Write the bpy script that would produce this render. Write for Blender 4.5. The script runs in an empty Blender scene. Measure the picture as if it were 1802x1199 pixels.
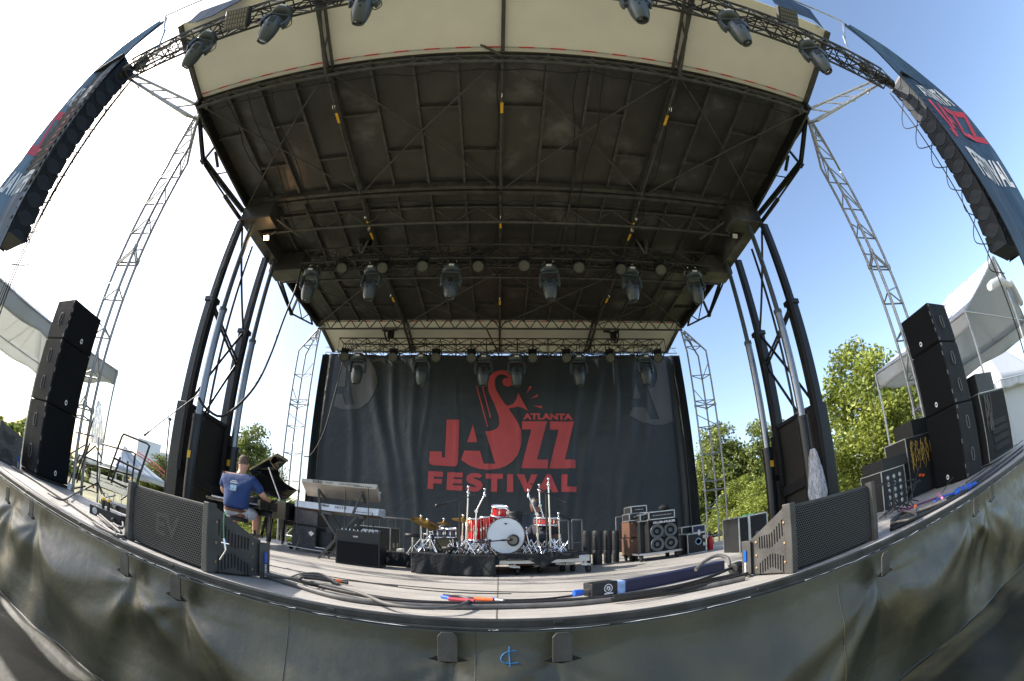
import bpy, bmesh, math, random
from mathutils import Vector, Matrix
from mathutils.geometry import tessellate_polygon
random.seed(7)
R = math.radians
C = bpy.context.scene.collection
scene = bpy.context.scene

# ------------------------------------------------------------------ camera, sky, sun, exposure
def cam_matrix(yaw, pitch, roll):
    cy, sy, cp, sp, cr, sr = math.cos(yaw), math.sin(yaw), math.cos(pitch), math.sin(pitch), math.cos(roll), math.sin(roll)
    B = Matrix(((1, 0, 0), (0, 0, 1), (0, 1, 0)))
    Rr = Matrix(((cr, -sr, 0), (sr, cr, 0), (0, 0, 1)))
    Rp = Matrix(((1, 0, 0), (0, cp, -sp), (0, sp, cp)))
    Ry = Matrix(((cy, -sy, 0), (sy, cy, 0), (0, 0, 1)))
    return Ry @ Rp @ B @ Rr
CM = cam_matrix(R(-1.75), R(25.2), R(-0.55))
CAM = Vector((0, 0, 0.48))
cd = bpy.data.cameras.new("camera")
cam = bpy.data.objects.new("camera", cd)
C.objects.link(cam)
cam.matrix_world = Matrix(((CM[0][0], CM[0][1], -CM[0][2], CAM.x), (CM[1][0], CM[1][1], -CM[1][2], CAM.y), (CM[2][0], CM[2][1], -CM[2][2], CAM.z), (0, 0, 0, 1)))
cd.type = 'PANO'
cd.panorama_type = 'FISHEYE_EQUISOLID'
cd.sensor_width = 36.0
cd.fisheye_lens = 782.0 / 1802.0 * 36.0
cd.fisheye_fov = R(185)
cd.clip_start = 0.05
cd.clip_end = 3000
scene.camera = cam

SUN_EL, SUN_AZ = 36.0, 177.0          # azimuth of the sun's position, degrees counter-clockwise from +X
w = bpy.data.worlds.new("World"); scene.world = w; w.use_nodes = True
nt = w.node_tree; nt.nodes.clear()
sky = nt.nodes.new("ShaderNodeTexSky"); sky.sky_type = 'NISHITA'; sky.sun_disc = False
sky.sun_elevation = R(SUN_EL); sky.sun_rotation = R(90 - SUN_AZ)
sky.air_density = 1.0; sky.dust_density = 3.0; sky.ozone_density = 0.9; sky.altitude = 300
bg = nt.nodes.new("ShaderNodeBackground"); bg.inputs[1].default_value = 0.15
wo = nt.nodes.new("ShaderNodeOutputWorld")
nt.links.new(sky.outputs[0], bg.inputs[0]); nt.links.new(bg.outputs[0], wo.inputs[0])
sd = bpy.data.lights.new("sun", 'SUN'); sd.energy = 3.6; sd.angle = R(0.55); sd.color = (1.0, 0.94, 0.85)
sun = bpy.data.objects.new("sun", sd); C.objects.link(sun)
sdir = Vector((math.cos(R(SUN_EL)) * math.cos(R(SUN_AZ)), math.cos(R(SUN_EL)) * math.sin(R(SUN_AZ)), math.sin(R(SUN_EL))))
sun.rotation_euler = (-sdir).to_track_quat('-Z', 'Y').to_euler()
scene.view_settings.view_transform = 'Standard'; scene.view_settings.look = 'None'
scene.view_settings.exposure = 1.2; scene.view_settings.gamma = 1.0
scene.cycles.max_bounces = 8 if hasattr(scene, 'cycles') else 0

# ------------------------------------------------------------------ helpers
def ray(px, py):
    dx, dy = px - 901, py - 599.5
    r = math.hypot(dx, dy); th = 2 * math.asin(r / (2 * 782.0)); s = math.sin(th) / max(r, 1e-9)
    return CM @ Vector((dx * s, -dy * s, math.cos(th)))
def at(px, py, y=None, z=None, x=None):
    """the point of the place seen at a photo pixel, on a plane of known y, z or x"""
    d = ray(px, py)
    if y is not None: return CAM + d * (y / d.y)
    if z is not None: return CAM + d * ((z - CAM.z) / d.z)
    return CAM + d * (x / d.x)

def proj(p):
    c = CM.transposed() @ (Vector(p) - CAM); th = math.acos(c.z / c.length); r = 2 * 782.0 * math.sin(th / 2); h = math.hypot(c.x, c.y)
    return 901 + c.x / h * r, 599.5 - c.y / h * r
def x_for(px, y, z):
    a, b = -14.0, 14.0
    for _ in range(40):
        m = (a + b) / 2
        if proj((m, y, z))[0] < px: a = m
        else: b = m
    return a
def new_mat(name):
    m = bpy.data.materials.new(name); m.use_nodes = True
    return m, m.node_tree, m.node_tree.nodes["Principled BSDF"]
def mat(name, col, rough=0.6, metal=0.0, var=0.25, scale=6.0, bump=0.0, bscale=40.0, spec=0.5, coat=0.0, emit=None, trans=0.0, alpha=1.0, stretch=None):
    m, t, b = new_mat(name); N = t.nodes; L = t.links
    tc = N.new("ShaderNodeTexCoord"); src = tc.outputs["Object"]
    if stretch:
        mp = N.new("ShaderNodeMapping"); mp.inputs["Scale"].default_value = stretch; L.new(src, mp.inputs[0]); src = mp.outputs[0]
    if var > 0:
        n = N.new("ShaderNodeTexNoise"); n.inputs["Scale"].default_value = scale; n.inputs["Detail"].default_value = 6; L.new(src, n.inputs["Vector"])
        cr = N.new("ShaderNodeValToRGB"); cr.color_ramp.elements[0].position = 0.3; cr.color_ramp.elements[1].position = 0.7
        cr.color_ramp.elements[0].color = tuple(c * (1 - var) for c in col[:3]) + (1,); cr.color_ramp.elements[1].color = tuple(min(1, c * (1 + var)) for c in col[:3]) + (1,)
        L.new(n.outputs[0], cr.inputs[0]); L.new(cr.outputs[0], b.inputs["Base Color"])
        rr = N.new("ShaderNodeMapRange"); rr.inputs[3].default_value = max(0.03, rough - 0.1); rr.inputs[4].default_value = min(1, rough + 0.1)
        L.new(n.outputs[0], rr.inputs[0]); L.new(rr.outputs[0], b.inputs["Roughness"])
    else:
        b.inputs["Base Color"].default_value = tuple(col[:3]) + (1,); b.inputs["Roughness"].default_value = rough
    b.inputs["Metallic"].default_value = metal; b.inputs["Specular IOR Level"].default_value = spec
    if coat: b.inputs["Coat Weight"].default_value = coat; b.inputs["Coat Roughness"].default_value = 0.08
    if emit: b.inputs["Emission Color"].default_value = tuple(emit[:3]) + (1,); b.inputs["Emission Strength"].default_value = emit[3]
    if trans: b.inputs["Transmission Weight"].default_value = trans
    if alpha < 1: b.inputs["Alpha"].default_value = alpha
    if bump > 0:
        n2 = N.new("ShaderNodeTexNoise"); n2.inputs["Scale"].default_value = bscale; n2.inputs["Detail"].default_value = 5; L.new(src, n2.inputs["Vector"])
        bp = N.new("ShaderNodeBump"); bp.inputs["Strength"].default_value = bump; bp.inputs["Distance"].default_value = 0.02
        L.new(n2.outputs[0], bp.inputs["Height"]); L.new(bp.outputs[0], b.inputs["Normal"])
    return m
def frame_of(a, b):
    z = (b - a).normalized(); u = Vector((0, 0, 1)) if abs(z.z) < 0.9 else Vector((0, 1, 0))
    x = u.cross(z).normalized(); return x, z.cross(x), z
class MB:
    def __init__(s): s.v = []; s.f = []; s.mi = []; s.sm = []
    def add(s, vs, fs, mi=0, smooth=False):
        o = len(s.v); s.v += [Vector(p) for p in vs]
        for f in fs: s.f.append([o + i for i in f]); s.mi.append(mi); s.sm.append(smooth)
        return s
    def box(s, c, d, rot=None, mi=0):
        c = Vector(c); h = [q / 2 for q in d]; vs = []
        for z in (-1, 1):
            for y in (-1, 1):
                for x in (-1, 1):
                    p = Vector((x * h[0], y * h[1], z * h[2])); vs.append(c + (rot @ p if rot is not None else p))
        return s.add(vs, [(0, 2, 3, 1), (4, 5, 7, 6), (0, 1, 5, 4), (2, 6, 7, 3), (0, 4, 6, 2), (1, 3, 7, 5)], mi)
    def hexa(s, bot, top, mi=0):
        return s.add(list(bot) + list(top), [(3, 2, 1, 0), (4, 5, 6, 7), (0, 1, 5, 4), (1, 2, 6, 5), (2, 3, 7, 6), (3, 0, 4, 7)], mi)
    def bar(s, a, b, w_, h_=None, mi=0):
        a = Vector(a); b = Vector(b); h_ = h_ or w_
        if (b - a).length < 1e-6: return s
        x, y, z = frame_of(a, b); x = x * (w_ / 2); y = y * (h_ / 2)
        return s.add([a - x - y, a + x - y, a + x + y, a - x + y, b - x - y, b + x - y, b + x + y, b - x + y],
                     [(3, 2, 1, 0), (4, 5, 6, 7), (0, 1, 5, 4), (1, 2, 6, 5), (2, 3, 7, 6), (3, 0, 4, 7)], mi)
    def tube(s, a, b, r, r2=None, n=8, mi=0, cap=True):
        a = Vector(a); b = Vector(b); r2 = r if r2 is None else r2
        if (b - a).length < 1e-6: return s
        x, y, z = frame_of(a, b); vs = []
        for c, q in ((a, r), (b, r2)):
            for i in range(n): t = 2 * math.pi * i / n; vs.append(c + x * (q * math.cos(t)) + y * (q * math.sin(t)))
        s.add(vs, [(i, (i + 1) % n, n + (i + 1) % n, n + i) for i in range(n)], mi, True)
        if cap: s.add(vs[:n], [tuple(range(n - 1, -1, -1))], mi); s.add(vs[n:], [tuple(range(n))], mi)
        return s
    def path(s, pts, r, n=6, mi=0, sub=4):
        P = [Vector(p) for p in pts]; Q = []
        if len(P) > 2 and sub > 1:
            for i in range(len(P) - 1):
                p0, p1, p2, p3 = P[max(i - 1, 0)], P[i], P[i + 1], P[min(i + 2, len(P) - 1)]
                for k in range(sub):
                    t = k / sub
                    Q.append(0.5 * ((2 * p1) + (p2 - p0) * t + (2 * p0 - 5 * p1 + 4 * p2 - p3) * t * t + (3 * p1 - p0 - 3 * p2 + p3) * t ** 3))
            Q.append(P[-1])
        else: Q = P
        vs = []; nx = None
        for i, p in enumerate(Q):
            z = (Q[min(i + 1, len(Q) - 1)] - Q[max(i - 1, 0)])
            if z.length < 1e-9: z = Vector((0, 0, 1))
            z.normalize()
            if nx is None: nx = (Vector((0, 0, 1)) if abs(z.z) < 0.9 else Vector((0, 1, 0))).cross(z).normalized()
            nx = (nx - z * nx.dot(z)).normalized(); ny = z.cross(nx)
            rr = r[min(i, len(r) - 1)] if isinstance(r, (list, tuple)) else r
            for k in range(n): t = 2 * math.pi * k / n; vs.append(p + nx * (rr * math.cos(t)) + ny * (rr * math.sin(t)))
        fs = [(i * n + k, i * n + (k + 1) % n, (i + 1) * n + (k + 1) % n, (i + 1) * n + k) for i in range(len(Q) - 1) for k in range(n)]
        s.add(vs, fs, mi, True)
        m = (len(Q) - 1) * n
        return s.add(vs[:n] + vs[m:], [tuple(range(n - 1, -1, -1)), tuple(range(n, 2 * n))], mi)
    def lathe(s, prof, o=(0, 0, 0), ax=(0, 0, 1), n=20, mi=0, smooth=True, sx=1.0, cap=True):
        """prof: (radius, height along ax)"""
        o = Vector(o); z = Vector(ax).normalized(); x, y, z = frame_of(o, o + z); vs = []
        for r_, h_ in prof:
            for i in range(n): t = 2 * math.pi * i / n; vs.append(o + z * h_ + x * (r_ * sx * math.cos(t)) + y * (r_ * math.sin(t)))
        m = len(prof)
        s.add(vs, [(j * n + i, j * n + (i + 1) % n, (j + 1) * n + (i + 1) % n, (j + 1) * n + i) for j in range(m - 1) for i in range(n)], mi, smooth)
        if not cap or prof[0][0] < 1e-6 or prof[-1][0] < 1e-6: return s
        return s.add(vs[:n] + vs[(m - 1) * n:], [tuple(range(n - 1, -1, -1)), tuple(range(n, 2 * n))], mi)
    def slab(s, pts, off, mi=0):
        """extruded polygon: pts in space, off the extrusion vector"""
        P = [Vector(p) for p in pts]; off = Vector(off); n = len(P)
        tri = tessellate_polygon([P])
        vs = P + [p + off for p in P]
        fs = [tuple(t) for t in tri] + [tuple(n + i for i in reversed(t)) for t in tri] + [(i, (i + 1) % n, n + (i + 1) % n, n + i) for i in range(n)]
        return s.add(vs, fs, mi)
    def build(s, name, mats, parent=None, bevel=0.0, loc=None, local=False):
        me = bpy.data.meshes.new(name)
        off = Vector((0, 0, 0))
        if loc is not None: off = Vector(loc)
        elif parent is not None and not local: off = origin_of(parent)
        me.from_pydata([v - off for v in s.v], [], s.f)
        ms = mats if isinstance(mats, (list, tuple)) else [mats]
        for m in ms: me.materials.append(m)
        me.polygons.foreach_set("material_index", s.mi); me.polygons.foreach_set("use_smooth", s.sm)
        bm = bmesh.new(); bm.from_mesh(me); bmesh.ops.recalc_face_normals(bm, faces=bm.faces); bm.to_mesh(me); bm.free()
        o = bpy.data.objects.new(name, me); C.objects.link(o)
        if parent is not None: o.parent = parent; o['_o'] = list(origin_of(parent) if loc is None else off)
        elif loc is not None: o.location = loc
        o['_o'] = list(off)
        if bevel > 0:
            b = o.modifiers.new("bevel", 'BEVEL'); b.width = bevel; b.segments = 2; b.limit_method = 'ANGLE'; b.angle_limit = R(40)
        return o
def origin_of(o): return Vector(o['_o']) if '_o' in o.keys() else Vector(o.location)
def thing(name, label, cat, loc=(0, 0, 0), rz=0.0, group=None):
    o = bpy.data.objects.new(name, None); C.objects.link(o); o.location = loc; o.rotation_euler = (0, 0, rz)
    o.empty_display_size = 0.1; o['label'] = label; o['category'] = cat
    if group: o['group'] = group
    return o
def tag(o, label, cat, group=None, kind=None):
    o['label'] = label; o['category'] = cat
    if group: o['group'] = group
    if kind: o['kind'] = kind
    return o
def kids(o): return [c for c in C.objects if c.parent == o]
def dup(o, loc=None, rot=None, label=None, group=None, scale=None, kid=None, parent=None):
    c = o.copy(); C.objects.link(c)
    if parent is not None: c.parent = parent
    if loc is not None: c.location = loc
    if rot is not None: c.rotation_euler = rot
    if scale: c.scale = (scale,) * 3
    if label: c['label'] = label
    if group: c['group'] = group
    for k in kid_map.get(o.name, kids(o)): dup(k, parent=c)
    return c
kid_map = {}

# ------------------------------------------------------------------ materials
M = {}
M['black_metal'] = mat("black_metal", (0.016, 0.017, 0.019), 0.42, 0.4, 0.35, 9, 0.05, 60)
M['truss_black'] = mat("truss_black", (0.055, 0.055, 0.054), 0.45, 0.5, 0.3, 8)
M['alu'] = mat("alu", (0.50, 0.51, 0.52), 0.38, 0.85, 0.15, 10)
M['tower'] = mat("tower_alu", (0.36, 0.37, 0.38), 0.45, 0.6, 0.2, 8)
M['chrome'] = mat("chrome", (0.75, 0.76, 0.78), 0.16, 1.0, 0.1, 10)
M['piston'] = mat("piston", (0.24, 0.26, 0.29), 0.35, 0.9, 0.12, 6)
M['mast'] = mat("mast_paint", (0.012, 0.015, 0.019), 0.35, 0.2, 0.4, 5, 0.08, 30)
M['plastic'] = mat("black_plastic", (0.010, 0.011, 0.013), 0.45, 0, 0.2, 12)
M['fixture'] = mat("fixture_shell", (0.058, 0.074, 0.086), 0.36, 0.1, 0.15, 8)
M['lens'] = mat("lens", (0.02, 0.02, 0.025), 0.05, 0, 0, spec=1.0, coat=1)
M['leds'] = mat("led_face", (0.10, 0.098, 0.08), 0.3, 0, 0.4, 60)
M['white'] = mat("white_paint", (0.75, 0.75, 0.74), 0.5, 0, 0.06, 10)
M['red_tape'] = mat("red_tape", (0.5, 0.02, 0.025), 0.4, 0, 0.1, 10)
M['tape_grey'] = mat("grey_reflective_tape", (0.42, 0.42, 0.40), 0.5, 0, 0.1, 10)
M['yellow'] = mat("yellow_tag", (0.75, 0.42, 0.02), 0.5, 0, 0.1, 20)
M['speaker_box'] = mat("textured_speaker_paint", (0.0065, 0.0075, 0.009), 0.62, 0, 0.25, 5, 0.3, 220, spec=0.3)
M['speaker_grey'] = mat("worn_grey_speaker_paint", (0.054, 0.053, 0.050), 0.55, 0.1, 0.35, 7, 0.12, 90)
M['cloth_black'] = mat("black_cloth", (0.006, 0.0075, 0.009), 0.85, 0, 0.3, 4, 0.5, 25)
M['rubber'] = mat("rubber", (0.010, 0.010, 0.011), 0.6, 0, 0.2, 20)
M['cable_grey'] = mat("dusty_cable", (0.10, 0.095, 0.09), 0.6, 0, 0.25, 20)
M['blue_plug'] = mat("blue_plug", (0.01, 0.09, 0.5), 0.35, 0, 0.1, 20)
M['orange'] = mat("orange_plug", (0.75, 0.13, 0.03), 0.45, 0, 0.1, 20)
M['caster'] = mat("caster", (0.25, 0.25, 0.26), 0.4, 0.7, 0.2, 20)
M['case_black'] = mat("flight_case_black", (0.009, 0.010, 0.011), 0.5, 0, 0.25, 8, 0.1, 80)
M['brown'] = mat("brown_tolex", (0.10, 0.045, 0.025), 0.6, 0, 0.25, 10, 0.2, 100)
M['blue_panel'] = mat("blue_case", (0.008, 0.011, 0.045), 0.5, 0, 0.15, 8)
M['wood_dark'] = mat("dark_wood", (0.06, 0.03, 0.015), 0.4, 0, 0.3, 10)
M['gloss_black'] = mat("gloss_black", (0.008, 0.008, 0.009), 0.08, 0, 0, coat=1)

def ceiling_mat():
    m, t, b = new_mat("black_plywood_ceiling"); N = t.nodes; L = t.links
    tc = N.new("ShaderNodeTexCoord")
    n = N.new("ShaderNodeTexNoise"); n.inputs["Scale"].default_value = 0.9; n.inputs["Detail"].default_value = 9; n.inputs["Roughness"].default_value = 0.62
    L.new(tc.outputs["Object"], n.inputs["Vector"])
    cr = N.new("ShaderNodeValToRGB"); e = cr.color_ramp.elements
    e[0].position = 0.30; e[0].color = (0.026, 0.025, 0.024, 1); e[1].position = 0.72; e[1].color = (0.12, 0.118, 0.115, 1)
    q = e.new(0.56); q.color = (0.044, 0.042, 0.040, 1)
    L.new(n.outputs[0], cr.inputs[0]); L.new(cr.outputs[0], b.inputs["Base Color"])
    mr = N.new("ShaderNodeMapRange"); mr.inputs[1].default_value = 0.35; mr.inputs[2].default_value = 0.65; mr.inputs[3].default_value = 0.55; mr.inputs[4].default_value = 0.3
    n3 = N.new("ShaderNodeTexNoise"); n3.inputs["Scale"].default_value = 2.2; n3.inputs["Detail"].default_value = 6; L.new(tc.outputs["Object"], n3.inputs["Vector"])
    L.new(n3.outputs[0], mr.inputs[0]); L.new(mr.outputs[0], b.inputs["Roughness"])
    bp = N.new("ShaderNodeBump"); bp.inputs["Strength"].default_value = 0.35; bp.inputs["Distance"].default_value = 0.02
    n2 = N.new("ShaderNodeTexNoise"); n2.inputs["Scale"].default_value = 7; n2.inputs["Detail"].default_value = 8; L.new(tc.outputs["Object"], n2.inputs["Vector"])
    L.new(n2.outputs[0], bp.inputs["Height"]); L.new(bp.outputs[0], b.inputs["Normal"])
    return m
M['ceiling'] = ceiling_mat()
M['cream'] = mat("cream_panel", (0.82, 0.795, 0.73), 0.5, 0, 0.05, 1.2, 0.05, 4)

def floor_mat():
    m, t, b = new_mat("worn_stage_deck"); N = t.nodes; L = t.links
    tc = N.new("ShaderNodeTexCoord"); sp = N.new("ShaderNodeSeparateXYZ"); L.new(tc.outputs["Object"], sp.inputs[0])
    n = N.new("ShaderNodeTexNoise"); n.inputs["Scale"].default_value = 1.6; n.inputs["Detail"].default_value = 10; n.inputs["Roughness"].default_value = 0.7; L.new(tc.outputs["Object"], n.inputs["Vector"])
    mp = N.new("ShaderNodeMapping"); mp.inputs["Scale"].default_value = (1.5, 60, 1); L.new(tc.outputs["Object"], mp.inputs[0])
    n2 = N.new("ShaderNodeTexNoise"); n2.inputs["Scale"].default_value = 1.0; n2.inputs["Detail"].default_value = 4; L.new(mp.outputs[0], n2.inputs["Vector"])
    ad = N.new("ShaderNodeMath"); ad.operation = 'ADD'; L.new(n.outputs[0], ad.inputs[0]); L.new(n2.outputs[0], ad.inputs[1])
    cr = N.new("ShaderNodeValToRGB"); e = cr.color_ramp.elements
    e[0].position = 0.38; e[0].color = (0.28, 0.265, 0.24, 1); e[1].position = 0.64; e[1].color = (0.47, 0.445, 0.41, 1)
    hf = N.new("ShaderNodeMath"); hf.operation = 'MULTIPLY'; hf.inputs[1].default_value = 0.5; L.new(ad.outputs[0], hf.inputs[0]); L.new(hf.outputs[0], cr.inputs[0])
    # panel joints every 1.22 m across and 2.44 m deep
    def joint(axis, size, off):
        a = N.new("ShaderNodeMath"); a.operation = 'ADD'; a.inputs[1].default_value = off; L.new(sp.outputs[axis], a.inputs[0])
        d = N.new("ShaderNodeMath"); d.operation = 'PINGPONG'; d.inputs[1].default_value = size / 2; L.new(a.outputs[0], d.inputs[0])
        g = N.new("ShaderNodeMath"); g.operation = 'LESS_THAN'; g.inputs[1].default_value = 0.006; L.new(d.outputs[0], g.inputs[0]); return g.outputs[0]
    mx = N.new("ShaderNodeMath"); mx.operation = 'MAXIMUM'; L.new(joint(0, 2.44, 0.02), mx.inputs[0]); L.new(joint(1, 1.22, 0.37), mx.inputs[1])
    mi = N.new("ShaderNodeMix"); mi.data_type = 'RGBA'; L.new(mx.outputs[0], mi.inputs[0]); L.new(cr.outputs[0], mi.inputs[6]); mi.inputs[7].default_value = (0.12, 0.11, 0.10, 1)
    L.new(mi.outputs[2], b.inputs["Base Color"]); b.inputs["Roughness"].default_value = 0.55
    bp = N.new("ShaderNodeBump"); bp.inputs["Strength"].default_value = 0.15; bp.inputs["Distance"].default_value = 0.01; L.new(ad.outputs[0], bp.inputs["Height"]); L.new(bp.outputs[0], b.inputs["Normal"])
    return m
M['floor'] = floor_mat()

def tarp_mat():
    m, t, b = new_mat("olive_vinyl_tarp"); N = t.nodes; L = t.links
    tc = N.new("ShaderNodeTexCoord")
    mp = N.new("ShaderNodeMapping"); mp.inputs["Scale"].default_value = (1.6, 1.6, 1); mp.inputs["Rotation"].default_value = (0, 0.45, 0); L.new(tc.outputs["Object"], mp.inputs[0])
    n = N.new("ShaderNodeTexNoise"); n.inputs["Scale"].default_value = 1.3; n.inputs["Detail"].default_value = 7; L.new(mp.outputs[0], n.inputs["Vector"])
    cr = N.new("ShaderNodeValToRGB"); e = cr.color_ramp.elements
    e[0].position = 0.35; e[0].color = (0.024, 0.025, 0.015, 1); e[1].position = 0.7; e[1].color = (0.050, 0.048, 0.026, 1)
    L.new(n.outputs[0], cr.inputs[0]); L.new(cr.outputs[0], b.inputs["Base Color"])
    n2 = N.new("ShaderNodeTexNoise"); n2.inputs["Scale"].default_value = 9; n2.inputs["Detail"].default_value = 8; n2.inputs["Roughness"].default_value = 0.6; L.new(tc.outputs["Object"], n2.inputs["Vector"])
    n3 = N.new("ShaderNodeTexNoise"); n3.inputs["Scale"].default_value = 3.0; n3.inputs["Detail"].default_value = 4; L.new(tc.outputs["Object"], n3.inputs["Vector"])
    mp2 = N.new("ShaderNodeMapping"); mp2.inputs["Scale"].default_value = (60, 60, 3); mp2.inputs["Rotation"].default_value = (0, 0.3, 0); L.new(tc.outputs["Object"], mp2.inputs[0])
    n4 = N.new("ShaderNodeTexNoise"); n4.inputs["Scale"].default_value = 1; n4.inputs["Detail"].default_value = 3; L.new(mp2.outputs[0], n4.inputs["Vector"])
    mr = N.new("ShaderNodeMapRange"); mr.inputs[1].default_value = 0.3; mr.inputs[2].default_value = 0.7; mr.inputs[3].default_value = 0.27; mr.inputs[4].default_value = 0.44
    L.new(n2.outputs[0], mr.inputs[0]); L.new(mr.outputs[0], b.inputs["Roughness"]); b.inputs["Specular IOR Level"].default_value = 0.6
    ad = N.new("ShaderNodeMath"); ad.operation = 'MULTIPLY_ADD'; ad.inputs[1].default_value = 3.0; L.new(n3.outputs[0], ad.inputs[0]); L.new(n2.outputs[0], ad.inputs[2])
    ad2 = N.new("ShaderNodeMath"); ad2.operation = 'MULTIPLY_ADD'; ad2.inputs[1].default_value = 0.12; L.new(n4.outputs[0], ad2.inputs[0]); L.new(ad.outputs[0], ad2.inputs[2])
    bp = N.new("ShaderNodeBump"); bp.inputs["Strength"].default_value = 0.16; bp.inputs["Distance"].default_value = 0.02; L.new(ad2.outputs[0], bp.inputs["Height"]); L.new(bp.outputs[0], b.inputs["Normal"])
    return m
M['tarp'] = tarp_mat()

def grille_mat(name, metal_col, hole_col, pitch):
    m, t, b = new_mat(name); N = t.nodes; L = t.links
    tc = N.new("ShaderNodeTexCoord"); sp = N.new("ShaderNodeSeparateXYZ"); L.new(tc.outputs["Object"], sp.inputs[0])
    def mth(op, a, bb=None, c=None):
        n = N.new("ShaderNodeMath"); n.operation = op
        for i, q in enumerate((a, bb, c)):
            if q is None: continue
            if isinstance(q, (int, float)): n.inputs[i].default_value = q
            else: L.new(q, n.inputs[i])
        return n.outputs[0]
    u = mth('DIVIDE', sp.outputs[0], pitch); v = mth('DIVIDE', sp.outputs[2], pitch * 1.732)
    def cell(o):
        a = mth('SUBTRACT', mth('FRACT', mth('ADD', u, o)), 0.5); c = mth('MULTIPLY', mth('SUBTRACT', mth('FRACT', mth('ADD', v, o)), 0.5), 1.732)
        return mth('SQRT', mth('ADD', mth('MULTIPLY', a, a), mth('MULTIPLY', c, c)))
    d = mth('MINIMUM', cell(0.0), cell(0.5)); hole = mth('LESS_THAN', d, 0.38)
    mi = N.new("ShaderNodeMix"); mi.data_type = 'RGBA'; L.new(hole, mi.inputs[0]); mi.inputs[6].default_value = metal_col + (1,); mi.inputs[7].default_value = hole_col + (1,)
    L.new(mi.outputs[2], b.inputs["Base Color"]); b.inputs["Roughness"].default_value = 0.5
    sp_ = mth('MULTIPLY', mth('SUBTRACT', 1.0, hole), 0.5); L.new(sp_, b.inputs["Specular IOR Level"])
    return m
M['grille'] = grille_mat("perforated_grille", (0.055, 0.058, 0.062), (0.003, 0.003, 0.003), 0.0185)

# ------------------------------------------------------------------ ground and stage floor
GZ = -1.3
m_grass = mat("grass_ground", (0.205, 0.195, 0.105), 0.9, 0, 0.5, 0.35, 0.6, 30)
g = MB().add([(-400, -200, GZ), (400, -200, GZ), (400, 600, GZ), (-400, 600, GZ)], [(0, 1, 2, 3)]).build("ground", m_grass); g['kind'] = 'structure'
Y0 = 2.36
fl = MB()
fl.hexa([(-5.0, 4.35, -0.12), (5.0, 4.35, -0.12), (5.0, 7.9, -0.12), (-5.0, 7.9, -0.12)], [(-5.0, 4.35, 0), (5.0, 4.35, 0), (5.0, 7.9, 0), (-5.0, 7.9, 0)])
fl.hexa([(-9.8, Y0 + .05, -0.12), (9.8, Y0 + .05, -0.12), (9.8, 4.35, -0.12), (-9.8, 4.35, -0.12)], [(-9.8, Y0 + .05, 0), (9.8, Y0 + .05, 0), (9.8, 4.35, 0), (-9.8, 4.35, 0)])
fl.hexa([(5.0, 4.35, -0.12), (9.8, 4.35, -0.12), (9.8, 5.7, -0.12), (5.0, 5.7, -0.12)], [(5.0, 4.35, 0), (9.8, 4.35, 0), (9.8, 5.7, 0), (5.0, 5.7, 0)])
o = fl.build("stage_floor", M['floor']); o['kind'] = 'structure'
lip = MB()
lip.box((0, Y0 + .022, -0.034), (19.6, 0.05, 0.064)); lip.box((0, Y0 - .012, -0.052), (19.6, 0.022, 0.018))
for k in range(-8, 9):
    lip.box((k * 1.22 + .3, Y0 - .004, -0.02), (0.05, 0.012, 0.02))
o = lip.build("stage_edge_rail", mat("dark_edge_metal", (.030, .032, .034), .45, .3, .35, 8, .1, 60), bevel=0.004); o['kind'] = 'structure'
un = MB()
for x in (-4.9, -2.4, 0, 2.4, 4.9):
    for y in (3.2, 5.2, 7.4): un.tube((x, y, GZ), (x, y, -0.12), 0.04)
o = un.build("stage_support_frame", M['black_metal']); o['kind'] = 'structure'

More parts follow.
